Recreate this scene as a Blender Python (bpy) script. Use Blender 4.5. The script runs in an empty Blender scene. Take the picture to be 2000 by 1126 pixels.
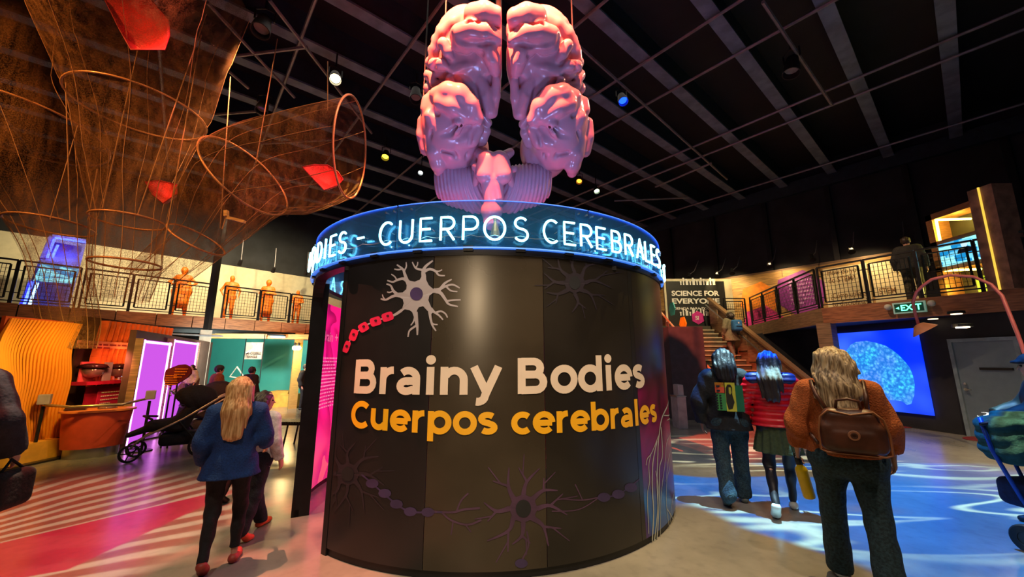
import bpy, bmesh, math, random
import numpy as np
from mathutils import Vector, Matrix
random.seed(7)
rng = np.random.default_rng(7)
SC = bpy.context.scene
COL = SC.collection
PI = math.pi
# ------------------------------------------------------------------ camera, world, exposure
CAM_H = 1.6
TH = math.atan(0.19)
FPX = 750.0
cam = bpy.data.cameras.new('camera')
cam.sensor_width = 36.0
cam.lens = FPX / 2000 * 36
cam.clip_end = 200
camo = bpy.data.objects.new('camera', cam)
COL.objects.link(camo)
camo.location = (0, 0, CAM_H)
camo.rotation_euler = (PI / 2 + TH, 0, 0)
SC.camera = camo
SC.view_settings.view_transform = 'Standard'
SC.view_settings.look = 'None'
SC.view_settings.gamma = 1
SC.view_settings.use_curve_mapping = False
SC.view_settings.exposure = 0.75
SC.cycles.use_denoising = True
SC.cycles.max_bounces = 7
SC.cycles.transparent_max_bounces = 24
SC.cycles.sample_clamp_indirect = 4
W = bpy.data.worlds.new('dark_hall')
SC.world = W
W.use_nodes = True
W.node_tree.nodes['Background'].inputs[0].default_value = (0.42, 0.38, 0.36, 1)
W.node_tree.nodes['Background'].inputs[1].default_value = 0.03

# ------------------------------------------------------------------ view ray -> world point helpers
CT, ST = math.cos(TH), math.sin(TH)
def ray(u, v):
    w = v - 563.0
    return Vector((u - 1000.0, FPX * CT + w * ST, FPX * ST - w * CT))
ORG = Vector((0, 0, CAM_H))
def gz(u, v, z=0.0):
    r = ray(u, v); return ORG + r * ((z - CAM_H) / r.z)
def gy(u, v, y):
    r = ray(u, v); return ORG + r * (y / r.y)
def gp(u, v, p, n):
    r = ray(u, v); n = Vector(n); p = Vector(p)
    return ORG + r * ((p - ORG).dot(n) / r.dot(n))
J = Vector((.764, .645, 0)); P = Vector((-.645, .764, 0)); UP = Vector((0, 0, 1))
def JP(j, p, z=0.0): return J * j + P * p + UP * z

# ------------------------------------------------------------------ lights
def look(o, target):
    d = Vector(target) - o.location
    o.rotation_euler = d.to_track_quat('-Z', 'Y').to_euler()
def spot(loc, tgt, e, col, deg=50, blend=.5, rad=.08, name='spot_light'):
    l = bpy.data.lights.new(name, 'SPOT'); l.energy = e; l.color = col
    l.spot_size = math.radians(deg); l.spot_blend = blend; l.shadow_soft_size = rad
    o = bpy.data.objects.new(name, l); COL.objects.link(o); o.location = loc; look(o, tgt); return o
def area(loc, tgt, e, col, sx, sy=None, name='area_light'):
    l = bpy.data.lights.new(name, 'AREA'); l.energy = e; l.color = col
    l.shape = 'RECTANGLE'; l.size = sx; l.size_y = sy or sx
    o = bpy.data.objects.new(name, l); COL.objects.link(o); o.location = loc; look(o, tgt); return o
def point(loc, e, col, rad=.1, name='point_light'):
    l = bpy.data.lights.new(name, 'POINT'); l.energy = e; l.color = col; l.shadow_soft_size = rad
    o = bpy.data.objects.new(name, l); COL.objects.link(o); o.location = loc; return o
class NT:
    """tiny node helper"""
    def __init__(s, nt): s.nt = nt
    def n(s, typ, ins=None, **kw):
        d = s.nt.nodes.new(typ)
        for k, v in kw.items(): setattr(d, k, v)
        for k, v in (ins or {}).items():
            if isinstance(v, bpy.types.NodeSocket): s.nt.links.new(v, d.inputs[k])
            else: d.inputs[k].default_value = v
        return d
    def m(s, op, a, b=0.0, c=0.0, clamp=False):
        d = s.n('ShaderNodeMath', {0: a, 1: b, 2: c}, operation=op); d.use_clamp = clamp; return d.outputs[0]
    def mix(s, f, a, b):
        d = s.n('ShaderNodeMix', data_type='RGBA')
        for i, v in ((0, f), (6, a), (7, b)):
            if isinstance(v, bpy.types.NodeSocket): s.nt.links.new(v, d.inputs[i])
            else: d.inputs[i].default_value = v
        return d.outputs[2]
    def sm(s, x, lo, hi):
        d = s.n('ShaderNodeMapRange', {0: x, 1: lo, 2: hi}); d.interpolation_type = 'SMOOTHSTEP'; return d.outputs[0]
def gobo(loc, e, deg, build, blend=.25, rad=.01, name='gobo_projector_light'):
    """a projector hung straight above the floor throwing a pattern; build(nt, X, Y) -> colour socket, X,Y in floor metres"""
    l = bpy.data.lights.new(name, 'SPOT'); l.energy = e; l.spot_size = math.radians(deg); l.spot_blend = blend
    l.shadow_soft_size = rad; l.use_nodes = True
    o = bpy.data.objects.new(name, l); COL.objects.link(o); o.location = loc
    nt = NT(l.node_tree); em = [x for x in l.node_tree.nodes if x.type == 'EMISSION'][0]
    tc = nt.n('ShaderNodeTexCoord'); sp = nt.n('ShaderNodeSeparateXYZ', {0: tc.outputs['Normal']})
    h = loc[2]
    X = nt.m('MULTIPLY_ADD', nt.m('DIVIDE', sp.outputs[0], sp.outputs[2]), -h, loc[0])
    Y = nt.m('MULTIPLY_ADD', nt.m('DIVIDE', sp.outputs[1], sp.outputs[2]), -h, loc[1])
    c = build(nt, X, Y)
    l.node_tree.links.new(c, em.inputs[0]); em.inputs[1].default_value = 1.0
    return o
def gobo_blue(nt, X, Y):
    v = nt.n('ShaderNodeCombineXYZ', {0: nt.m('MULTIPLY', X, .30), 1: nt.m('MULTIPLY', Y, 1.25)}).outputs[0]
    n1 = nt.n('ShaderNodeTexNoise', {'Vector': v, 'Scale': 1.25, 'Detail': 1.0, 'Distortion': .9}).outputs[0]
    n2 = nt.n('ShaderNodeTexNoise', {'Vector': v, 'Scale': .75, 'Detail': .5, 'Distortion': .5}).outputs[0]
    n3 = nt.n('ShaderNodeTexNoise', {'Vector': v, 'Scale': .55, 'Detail': .0}).outputs[0]
    r = nt.m('SUBTRACT', 1.0, nt.m('MULTIPLY', nt.m('ABSOLUTE', nt.m('SUBTRACT', n1, .5)), 15.0), clamp=True)
    r = nt.m('MULTIPLY', nt.sm(r, .05, .95), nt.sm(n3, .36, .52))
    c = nt.mix(r, (.0, .11, .50, 1), (.42, .80, .92, 1))
    warm = nt.sm(n2, .54, .60)
    c = nt.mix(warm, c, nt.mix(r, (.10, .085, .05, 1), (.75, .78, .55, 1)))
    # far edge of the projected frame is straight
    e1 = nt.sm(Y, 6.62, 6.52)
    far = nt.m('MULTIPLY', nt.sm(nt.n('ShaderNodeTexNoise', {'Vector': v, 'Scale': 2.6, 'Detail': 1.0}).outputs[0], .52, .60), nt.m('SUBTRACT', 1.0, e1))
    fc = nt.mix(far, (.02, .03, .04, 1), (.5, .52, .38, 1))
    c = nt.mix(e1, fc, c)
    wob = nt.n('ShaderNodeTexNoise', {'Vector': v, 'Scale': 1.1, 'Detail': 1.0}).outputs[0]
    ed = nt.sm(nt.m('MULTIPLY_ADD', Y, .53, nt.m('MULTIPLY_ADD', wob, .5, X)), 4.72, 4.92)
    near = nt.m('MULTIPLY', nt.m('SUBTRACT', 1.0, ed), nt.sm(Y, 5.0, 4.6))
    return nt.mix(near, c, (.13, .09, .035, 1))
def gobo_red(nt, X, Y):
    ax = nt.m('SUBTRACT', X, -5.6); ay = nt.m('SUBTRACT', Y, 2.27)
    a = nt.m('ARCTAN2', ay, ax)
    wob = nt.n('ShaderNodeTexNoise', {'Vector': nt.n('ShaderNodeCombineXYZ', {0: X, 1: Y}).outputs[0], 'Scale': 1.1, 'Detail': 1.5}).outputs[0]
    s = nt.m('SINE', nt.m('MULTIPLY_ADD', wob, 6.0, nt.m('MULTIPLY', a, 62.0)))
    s = nt.sm(s, -.3, .75)
    c = nt.mix(s, (.55, .08, .045, 1), (.95, .50, .32, 1))
    # solid magenta wedge
    inw = nt.m('MULTIPLY', nt.m('MULTIPLY', nt.sm(a, .47, .48), nt.sm(a, 1.0, .985)), nt.m('MULTIPLY', nt.sm(X, -3.45, -3.5), nt.sm(Y, 5.3, 5.1)))
    c = nt.mix(inw, c, (.85, .0, .045, 1))
    # beyond the fan: plain salmon patches
    big = nt.sm(wob, .46, .54)
    right = nt.sm(X, -3.1, -2.7)
    c = nt.mix(right, c, nt.mix(big, (.16, .11, .05, 1), (.85, .25, .14, 1)))
    fade = nt.sm(nt.m('MULTIPLY_ADD', X, .35, Y), 4.6, 3.6)
    c = nt.mix(fade, (.05, .03, .02, 1), c)
    return c
def gobo_gold(nt, X, Y):
    v = nt.n('ShaderNodeCombineXYZ', {0: X, 1: Y}).outputs[0]
    wob = nt.n('ShaderNodeTexNoise', {'Vector': v, 'Scale': .6, 'Detail': 1}).outputs[0]
    s = nt.m('SINE', nt.m('MULTIPLY_ADD', wob, 9.0, nt.m('MULTIPLY', nt.m('MULTIPLY_ADD', X, -.55, Y), 11.0)))
    return nt.mix(nt.sm(s, .0, .7), (.10, .055, .015, 1), (1.0, .62, .2, 1))
gobo((3.5, 4.3, 8.1), 9500, 62, gobo_blue, blend=.35)
gobo((-3.6, 3.4, 8.1), 4200, 50, gobo_red, blend=.4)
gobo((-3.3, 7.4, 8.1), 3000, 26, gobo_gold, blend=.6)
# theatre lamps of the hall, plus added fills without fixtures
spot((-1.1, 2.1, 8.3), (-.2, 4.9, 5.9), 9500, (1.0, .125, .05), 50, .3, .04)          # red wash on the brain from above in front
spot((.9, 2.3, 8.3), (-.1, 4.9, 6.0), 1900, (1.0, .15, .07), 50, .3, .04)
for x_ in (-.9, .55): spot((x_, 3.75, 2.66), (-.2, 5.2, 5.0), 42, (.34, .42, 1.0), 85, .8, .12, 'underside_fill_light')   # added violet fill from below the brain, no fixture there
spot((0.0, -1.5, 8.2), (-.2, 5.0, 5.0), 70, (.4, .5, 1.0), 40, .8, .3)  # added bluish frontal fill for the shaded side of the brain
spot((5.6, 6.0, 8.2), (1.3, 5.2, 5.6), 600, (1.0, .55, .35), 34, .4, .05)            # side rim on the brain
spot((.8, .4, 8.0), (-.15, 3.2, 2.0), 420, (1.0, .66, .30), 26, 1.0, .15)            # warm lamps on the drum front
spot((-1.15, -6.0, 3.55), (-.3, 3.2, 1.9), 620, (1.0, .72, .42), 26, .9, .4, 'drum_glow_light')  # unseen lamp added behind the camera for the warm glow on the drum
spot((-1.6, -1.0, 8.0), (-.4, 3.3, 1.2), 620, (1.0, .80, .62), 44, 1.0, .15)
spot((2.2, -.8, 8.0), (.9, 3.4, 1.2), 700, (1.0, .72, .50), 40, 1.0, .15)
spot((-9.0, 2.0, 8.2), (-7.2, 7.5, 5.0), 1000, (1.0, .40, .10), 62, .8, .1)          # orange wash on the nets
spot((-3.0, 2.5, 8.2), (-5.5, 7.4, 5.0), 500, (1.0, .42, .12), 50, .8, .1)
spot((-5.2, 2.4, 8.2), (-5.6, 6.0, 6.9), 1500, (1.0, .25, .2), 30, .8, .1)
spot((-.6, 4.2, 8.2), (-3.2, 6.5, 5.2), 700, (1.0, .35, .25), 26, .8, .1)
spot((1.5, 2.5, 8.2), (4.2, 6.5, 1.0), 190, (.95, .9, 1.0), 60, 1.0, .1)
spot((4.5, 1.0, 8.2), (8.0, 6.6, 0.0), 1500, (1.0, .72, .38), 34, .9, .1)            # warm pool on the floor by the grey door
area((0, 5, 8.0), (0, 5, 0), 55, (1.0, .88, .76), 9, 9)  # broad ambient fill added over the hall, not a fixture

# ------------------------------------------------------------------ materials
MC = {}
def srgb(h):
    h = h.lstrip('#'); c = [int(h[i:i + 2], 16) / 255 for i in (0, 2, 4)]
    return tuple(x / 12.92 if x <= .04045 else ((x + .055) / 1.055) ** 2.4 for x in c) + (1,)
def mat(name, col, rough=.6, metal=0.0, emit=None, es=0.0, var=.15, scale=6.0, bump=0.0, spec=.5, stretch=None, sheen=0, vec='Object'):
    if name in MC: return MC[name]
    m = bpy.data.materials.new(name); m.use_nodes = True; MC[name] = m
    if isinstance(col, str): col = srgb(col)
    nt = NT(m.node_tree); b = m.node_tree.nodes['Principled BSDF']
    b.inputs['Roughness'].default_value = rough; b.inputs['Metallic'].default_value = metal
    b.inputs['Specular IOR Level'].default_value = spec
    if sheen: b.inputs['Sheen Weight'].default_value = sheen
    v = nt.n('ShaderNodeTexCoord').outputs[vec]
    if stretch: v = nt.n('ShaderNodeMapping', {0: v, 3: stretch}).outputs[0]
    no = nt.n('ShaderNodeTexNoise', {'Vector': v, 'Scale': scale, 'Detail': 4.0})
    lo = tuple(c * (1 - var) for c in col[:3]) + (1,); hi = tuple(min(1, c * (1 + var)) for c in col[:3]) + (1,)
    m.node_tree.links.new(nt.mix(nt.sm(no.outputs[0], .3, .7), lo, hi), b.inputs['Base Color'])
    if bump:
        bp = nt.n('ShaderNodeBump', {'Strength': bump, 'Distance': .02, 'Height': no.outputs[0]})
        m.node_tree.links.new(bp.outputs[0], b.inputs['Normal'])
    if emit is not None:
        if isinstance(emit, str): emit = srgb(emit)
        b.inputs['Emission Color'].default_value = emit; b.inputs['Emission Strength'].default_value = es
    return m
def glow(name, col, s):
    if name in MC: return MC[name]
    m = bpy.data.materials.new(name); m.use_nodes = True; MC[name] = m
    if isinstance(col, str): col = srgb(col)
    nt = m.node_tree; nt.nodes.clear()
    e = nt.nodes.new('ShaderNodeEmission'); e.inputs[0].default_value = col; e.inputs[1].default_value = s
    o = nt.nodes.new('ShaderNodeOutputMaterial'); nt.links.new(e.outputs[0], o.inputs[0]); return m
def custom(name, fn):
    if name in MC: return MC[name]
    m = bpy.data.materials.new(name); m.use_nodes = True; MC[name] = m
    fn(NT(m.node_tree), m.node_tree.nodes['Principled BSDF'], m.node_tree.links); return m

# ------------------------------------------------------------------ mesh builder
class MB:
    def __init__(s): s.v = []; s.f = []
    def add(s, vs, fs):
        o = len(s.v); s.v += [tuple(x) for x in vs]; s.f += [tuple(i + o for i in f) for f in fs]; return s
    def frame(s, o, ax, ay, az, sx, sy, sz):
        """box from corner-centre o with half extents"""
        o = Vector(o); vs = [o + ax * (i * sx) + ay * (j * sy) + az * (k * sz) for k in (-1, 1) for j in (-1, 1) for i in (-1, 1)]
        return s.add(vs, [(0, 2, 3, 1), (4, 5, 7, 6), (0, 1, 5, 4), (2, 6, 7, 3), (0, 4, 6, 2), (1, 3, 7, 5)])
    def box(s, c, size, rz=0.0):
        ax = Vector((math.cos(rz), math.sin(rz), 0)); ay = Vector((-math.sin(rz), math.cos(rz), 0))
        return s.frame(c, ax, ay, UP, size[0] / 2, size[1] / 2, size[2] / 2)
    def beam(s, a, b, w, h, up=UP):
        a = Vector(a); b = Vector(b); d = (b - a); L = d.length; d.normalize()
        x = d.cross(Vector(up))
        if x.length < 1e-4: x = d.cross(Vector((0, 1, 0)))
        x.normalize(); y = x.cross(d)
        return s.frame((a + b) / 2, d, x, y, L / 2, w / 2, h / 2)
    def tube(s, pts, r, n=8, closed=False, caps=True):
        pts = [Vector(p) for p in pts]; N = len(pts)
        rs = r if isinstance(r, (list, tuple)) else [r] * N
        prev = None; rings = []
        for i, p in enumerate(pts):
            if closed: t = pts[(i + 1) % N] - pts[i - 1]
            else: t = pts[min(i + 1, N - 1)] - pts[max(i - 1, 0)]
            t.normalize()
            if prev is None:
                x = t.cross(UP)
                if x.length < .05: x = t.cross(Vector((0, 1, 0)))
            else: x = prev - t * prev.dot(t)
            x.normalize(); prev = x; y = t.cross(x)
            rings.append([p + (x * math.cos(2 * PI * k / n) + y * math.sin(2 * PI * k / n)) * rs[i] for k in range(n)])
        vs = [v for r_ in rings for v in r_]; fs = []
        for i in range(N if closed else N - 1):
            a = i * n; b = ((i + 1) % N) * n
            for k in range(n): fs.append((a + k, b + k, b + (k + 1) % n, a + (k + 1) % n))
        if caps and not closed: fs += [tuple(range(n)), tuple(range((N - 1) * n, N * n))[::-1]]
        return s.add(vs, fs)
    def lathe(s, c, prof, n=24, axis=UP, sx=1, sy=1):
        c = Vector(c); axis = Vector(axis).normalized(); x = axis.orthogonal().normalized() if abs(axis.z) < .999 else Vector((1, 0, 0)); y = axis.cross(x)
        vs = []; fs = []
        for (r, z) in prof:
            for k in range(n): vs.append(c + axis * z + x * (r * sx * math.cos(2 * PI * k / n)) + y * (r * sy * math.sin(2 * PI * k / n)))
        for i in range(len(prof) - 1):
            for k in range(n): fs.append((i * n + k, i * n + (k + 1) % n, (i + 1) * n + (k + 1) % n, (i + 1) * n + k))
        if tuple(prof[0]) == tuple(prof[-1]): return s.add(vs, fs)
        if prof[0][0] > 1e-4: fs.append(tuple(range(n))[::-1])
        if prof[-1][0] > 1e-4: fs.append(tuple(range((len(prof) - 1) * n, len(prof) * n)))
        return s.add(vs, fs)
    def poly(s, pts, thick, nrm):
        """extruded polygon from 3-D outline pts along nrm"""
        pts = [Vector(p) for p in pts]; d = Vector(nrm).normalized() * thick; n = len(pts)
        vs = pts + [p + d for p in pts]
        fs = [tuple(range(n))[::-1], tuple(range(n, 2 * n))] + [(i, (i + 1) % n, n + (i + 1) % n, n + i) for i in range(n)]
        return s.add(vs, fs)
    def grid(s, rows, closed=False):
        n = len(rows[0]); vs = [p for r in rows for p in r]; fs = []
        for i in range(len(rows) - 1):
            for k in range(n if closed else n - 1): fs.append((i * n + k, i * n + (k + 1) % n, (i + 1) * n + (k + 1) % n, (i + 1) * n + k))
        return s.add(vs, fs)
    def sphere(s, c, r, n=12, m=8, sc=(1, 1, 1)):
        c = Vector(c); rows = []
        for i in range(m + 1):
            a = PI * i / m; rr = max(math.sin(a), 1e-3)
            rows.append([c + Vector((r * sc[0] * rr * math.cos(2 * PI * k / n), r * sc[1] * rr * math.sin(2 * PI * k / n), -r * sc[2] * math.cos(a))) for k in range(n)])
        return s.grid(rows, True)
    def build(s, name, m, parent=None, smooth=False, bevel=0.0):
        me = bpy.data.meshes.new(name); 
        off = Vector((0, 0, 0))
        if parent is None and s.v:
            a = np.array(s.v); off = Vector(((a[:, 0].min() + a[:, 0].max()) / 2, (a[:, 1].min() + a[:, 1].max()) / 2, a[:, 2].min()))
        elif parent is not None: off = wloc(parent)
        me.from_pydata([tuple(Vector(v) - off) for v in s.v], [], s.f)
        bm = bmesh.new(); bm.from_mesh(me)
        bmesh.ops.recalc_face_normals(bm, faces=bm.faces)
        if bevel:
            es = [e for e in bm.edges if len(e.link_faces) == 2 and e.calc_face_angle(0) > .6]
            bmesh.ops.bevel(bm, geom=es, offset=bevel, segments=2, affect='EDGES', profile=.7)
        bm.to_mesh(me); bm.free()
        if smooth: me.shade_smooth()
        else: me.shade_flat()
        if smooth == 'auto':
            try: me.set_sharp_from_angle(angle=.7)
            except Exception: pass
        if m: me.materials.append(m)
        o = bpy.data.objects.new(name, me); COL.objects.link(o)
        if parent is not None: o.parent = parent
        else: o.location = off
        return o
def wloc(o):
    l = Vector(o.location)
    while o.parent: o = o.parent; l += o.location
    return l
def tag(o, label, cat, group=None):
    o['label'] = label; o['category'] = cat
    if group: o['group'] = group
    return o
def thing(name, loc, label, cat, group=None):
    o = bpy.data.objects.new(name, None); COL.objects.link(o); o.location = loc; o.empty_display_size = .1
    return tag(o, label, cat, group)
def struct(o): o['kind'] = 'structure'; return o
def copy_tree(o, loc=None, parent=None):
    c = o.copy(); COL.objects.link(c)
    if parent is not None: c.parent = parent
    if loc is not None: c.location = loc
    for ch in list(o.children): copy_tree(ch, None, c)
    return c

# ------------------------------------------------------------------ writing
FD = None
def text_tris(body, off=0.0, shear=0.0, spacing=1.0):
    c = bpy.data.curves.new('t', 'FONT'); c.body = body; c.offset = off; c.shear = shear; c.resolution_u = 3; c.space_character = spacing
    c.fill_mode = 'BOTH'
    o = bpy.data.objects.new('t', c); COL.objects.link(o)
    dg = bpy.context.evaluated_depsgraph_get(); dg.update()
    me = bpy.data.meshes.new_from_object(o.evaluated_get(dg))
    bpy.data.objects.remove(o); bpy.data.curves.remove(c)
    vs = [v.co.copy() for v in me.vertices]; fs = [tuple(p.vertices) for p in me.polygons]
    bpy.data.meshes.remove(me); return vs, fs
def text_on(mb, body, o, ex, ey, h, w=None, off=0.0, lift=.004, align='L', spacing=1.0):
    """flat lettering, o = baseline left, h = capital height, w = total width"""
    vs, fs = text_tris(body, off, spacing=spacing)
    x0 = min(v.x for v in vs); x1 = max(v.x for v in vs); k = h / .70
    kx = k if w is None else w / (x1 - x0)
    ex = Vector(ex).normalized(); ey = Vector(ey).normalized(); n = ex.cross(ey); o = Vector(o)
    if align == 'C': o = o - ex * ((x1 - x0) * kx / 2)
    mb.add([o + ex * ((v.x - x0) * kx) + ey * (v.y * k) + n * lift for v in vs], fs)
def text_lines_on(mb, o, ex, ey, w, n, lh, th, seed=1):
    """print too small to read: short word blocks"""
    r = random.Random(seed); ex = Vector(ex).normalized(); ey = Vector(ey).normalized(); nn = ex.cross(ey)
    for i in range(n):
        x = 0
        end = w * (r.uniform(.75, 1) if i < n - 1 else .5)
        while x < end:
            l = r.uniform(.03, .09) * w * 1.4
            mb.frame(Vector(o) + ex * (x + l / 2) - ey * (i * lh) + nn * .003, ex, ey, nn, l / 2, th / 2, .001)
            x += l + w * .025

# ------------------------------------------------------------------ implicit surfaces (surface nets) for bodies, clothes and the brain
class SDF:
    def __init__(s, lo, hi, h):
        s.lo = np.array(lo, float); s.h = h
        s.n = np.ceil((np.array(hi) - s.lo) / h).astype(int) + 1
        s.f = np.full(tuple(s.n), 9.0, np.float32)
        s.ax = [s.lo[i] + h * np.arange(s.n[i]) for i in range(3)]
    def sub(s, lo, hi, pad):
        sl = []
        for i in range(3):
            a = int(max(0, math.floor((lo[i] - pad - s.lo[i]) / s.h))); b = int(min(s.n[i], math.ceil((hi[i] + pad - s.lo[i]) / s.h) + 1))
            if b <= a: return None
            sl.append(slice(a, b))
        return tuple(sl)
    def put(s, sl, d, k):
        g = s.f[sl]
        if k > 0:
            h = np.maximum(k - np.abs(g - d), 0) / k; s.f[sl] = np.minimum(g, d) - h * h * k * .25
        else: s.f[sl] = np.minimum(g, d)
    def cone(s, a, ra, b, rb, k=.02, sc=None):
        a = np.array(a, float); b = np.array(b, float); R = max(ra, rb) 
        sl = s.sub(np.minimum(a, b), np.maximum(a, b), R + k + 3 * s.h)
        if sl is None: return s
        X = s.ax[0][sl[0]][:, None, None]; Y = s.ax[1][sl[1]][None, :, None]; Z = s.ax[2][sl[2]][None, None, :]
        q = np.array(sc if sc is not None else (1, 1, 1), float)
        ab = (b - a) / q; L = max(float(ab @ ab), 1e-9)
        px = (X - a[0]) / q[0]; py = (Y - a[1]) / q[1]; pz = (Z - a[2]) / q[2]
        t = np.clip((px * ab[0] + py * ab[1] + pz * ab[2]) / L, 0, 1)
        d = np.sqrt((px - t * ab[0]) ** 2 + (py - t * ab[1]) ** 2 + (pz - t * ab[2]) ** 2) - (ra + t * (rb - ra))
        s.put(sl, (d * q.min()).astype(np.float32), k); return s
    def groove(s, a, b, r, k=.03):
        g = s.f; s.f = np.full_like(g, 9.0); s.cone(a, r, b, r, 0); d = -s.f; s.f = g
        m = d > -1.0
        h = np.maximum(k - np.abs(g - d), 0) / k; s.f = np.where(m, np.maximum(g, d) + h * h * k * .25, g).astype(np.float32); return s
    def ell(s, c, r, k=.02, rot=None, cut=False):
        c = np.array(c, float); r = np.array(r, float); R = r.max()
        sl = s.sub(c, c, R + k + 3 * s.h)
        if sl is None: return s
        X = s.ax[0][sl[0]][:, None, None] - c[0]; Y = s.ax[1][sl[1]][None, :, None] - c[1]; Z = s.ax[2][sl[2]][None, None, :] - c[2]
        if rot is not None:
            M = np.array(Matrix.Rotation(rot[1], 3, rot[0]).transposed())
            X, Y, Z = (M[0, 0] * X + M[0, 1] * Y + M[0, 2] * Z, M[1, 0] * X + M[1, 1] * Y + M[1, 2] * Z, M[2, 0] * X + M[2, 1] * Y + M[2, 2] * Z)
        k0 = np.sqrt((X / r[0]) ** 2 + (Y / r[1]) ** 2 + (Z / r[2]) ** 2) + 1e-9
        k1 = np.sqrt((X / r[0] ** 2) ** 2 + (Y / r[1] ** 2) ** 2 + (Z / r[2] ** 2) ** 2) + 1e-9
        d = (k0 * (k0 - 1) / k1).astype(np.float32)
        if cut:
            g = s.f[sl]; d = -d; h = np.maximum(k - np.abs(g - d), 0) / max(k, 1e-6); s.f[sl] = np.maximum(g, d) + h * h * k * .25
        else: s.put(sl, d, k)
        return s
    def box(s, c, hs, r, k=.01, R3=None):
        c = np.array(c, float); hs = np.array(hs, float)
        sl = s.sub(c, c, float(np.linalg.norm(hs)) + k + 3 * s.h)
        if sl is None: return s
        X = s.ax[0][sl[0]][:, None, None] - c[0]; Y = s.ax[1][sl[1]][None, :, None] - c[1]; Z = s.ax[2][sl[2]][None, None, :] - c[2]
        if R3 is not None:
            M = np.array(R3); X, Y, Z = (M[0, 0] * X + M[1, 0] * Y + M[2, 0] * Z, M[0, 1] * X + M[1, 1] * Y + M[2, 1] * Z, M[0, 2] * X + M[1, 2] * Y + M[2, 2] * Z)
        qx, qy, qz = np.abs(X) - hs[0] + r, np.abs(Y) - hs[1] + r, np.abs(Z) - hs[2] + r
        d = np.sqrt(np.maximum(qx, 0) ** 2 + np.maximum(qy, 0) ** 2 + np.maximum(qz, 0) ** 2) + np.minimum(np.maximum(qx, np.maximum(qy, qz)), 0) - r
        s.put(sl, d.astype(np.float32), k); return s
    def plane(s, p, n):
        """keep the side n points away from"""
        p = np.array(p, float); n = np.array(n, float); n /= np.linalg.norm(n)
        d = (s.ax[0][:, None, None] - p[0]) * n[0] + (s.ax[1][None, :, None] - p[1]) * n[1] + (s.ax[2][None, None, :] - p[2]) * n[2]
        s.f = np.maximum(s.f, d.astype(np.float32)); return s
    def warp(s, fn):
        X, Y, Z = np.meshgrid(*s.ax, indexing='ij', sparse=True); s.f = s.f + fn(X, Y, Z).astype(np.float32); return s
    def mesh(s, name, m, parent, xf=None, smooth=1):
        f = s.f
        f = np.pad(f, 1, constant_values=9.0); lo = s.lo - s.h
        ins = f < 0
        c = [ins[i:ins.shape[0] - 1 + i, j:ins.shape[1] - 1 + j, k:ins.shape[2] - 1 + k] for i in (0, 1) for j in (0, 1) for k in (0, 1)]
        al = np.logical_and.reduce(c); an = np.logical_or.reduce(c); act = an & ~al
        idx = np.full(act.shape, -1, np.int64); cells = np.argwhere(act); idx[act] = np.arange(len(cells))
        acc = np.zeros((len(cells), 3)); cnt = np.zeros(len(cells))
        cor = [(i, j, k) for i in (0, 1) for j in (0, 1) for k in (0, 1)]
        val = {q: f[cells[:, 0] + q[0], cells[:, 1] + q[1], cells[:, 2] + q[2]] for q in cor}
        for a in cor:
            for d in range(3):
                if a[d] == 0:
                    b = list(a); b[d] = 1; b = tuple(b)
                    va, vb = val[a], val[b]; mk = (va < 0) != (vb < 0)
                    t = np.where(mk, va / np.where(mk, va - vb, 1), 0)
                    pt = np.zeros((len(cells), 3)) + np.array(a); pt[:, d] += t
                    acc += pt * mk[:, None]; cnt += mk
        vs = (cells + acc / cnt[:, None]) * s.h + lo
        quads = []
        for d in range(3):
            e = [slice(1, -1)] * 3
            A = [slice(None)] * 3; B = [slice(None)] * 3; A[d] = slice(0, -1); B[d] = slice(1, None)
            cr = ins[tuple(A)] != ins[tuple(B)]
            pos = np.argwhere(cr); o1, o2 = [x for x in range(3) if x != d]
            pos = pos[(pos[:, o1] > 0) & (pos[:, o2] > 0) & (pos[:, o1] < act.shape[o1]) & (pos[:, o2] < act.shape[o2])]
            def g(da, db):
                q = pos.copy(); q[:, o1] += da; q[:, o2] += db; return idx[q[:, 0], q[:, 1], q[:, 2]]
            Q = np.stack([g(-1, -1), g(0, -1), g(0, 0), g(-1, 0)], 1)
            fl = ins[pos[:, 0], pos[:, 1], pos[:, 2]]
            if d == 1: fl = ~fl
            Q[~fl] = Q[~fl][:, ::-1]; quads.append(Q)
        Q = np.concatenate(quads); Q = Q[(Q >= 0).all(1)]
        # a little Laplacian smoothing
        for _ in range(smooth):
            s_ = np.zeros_like(vs); n_ = np.zeros(len(vs))
            for i in range(4):
                a, b = Q[:, i], Q[:, (i + 1) % 4]
                for c_ in range(3):
                    s_[:, c_] += np.bincount(a, vs[b, c_], len(vs)) + np.bincount(b, vs[a, c_], len(vs))
                n_ += np.bincount(a, minlength=len(vs)) + np.bincount(b, minlength=len(vs))
            vs = vs * .5 + .5 * s_ / np.maximum(n_, 1)[:, None]
        if xf is not None: vs = vs @ np.array(xf.to_3x3()).T + np.array(xf.translation)
        if parent is not None: vs = vs - np.array(wloc(parent))
        me = bpy.data.meshes.new(name)
        me.vertices.add(len(vs)); me.vertices.foreach_set('co', vs.astype(np.float32).ravel())
        me.loops.add(len(Q) * 4); me.loops.foreach_set('vertex_index', Q.astype(np.int32).ravel())
        me.polygons.add(len(Q)); me.polygons.foreach_set('loop_start', np.arange(0, len(Q) * 4, 4, dtype=np.int32))
        me.update(calc_edges=True); me.validate(); me.shade_smooth()
        me.materials.append(m)
        o = bpy.data.objects.new(name, me); COL.objects.link(o)
        if parent is not None: o.parent = parent
        return o

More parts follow.
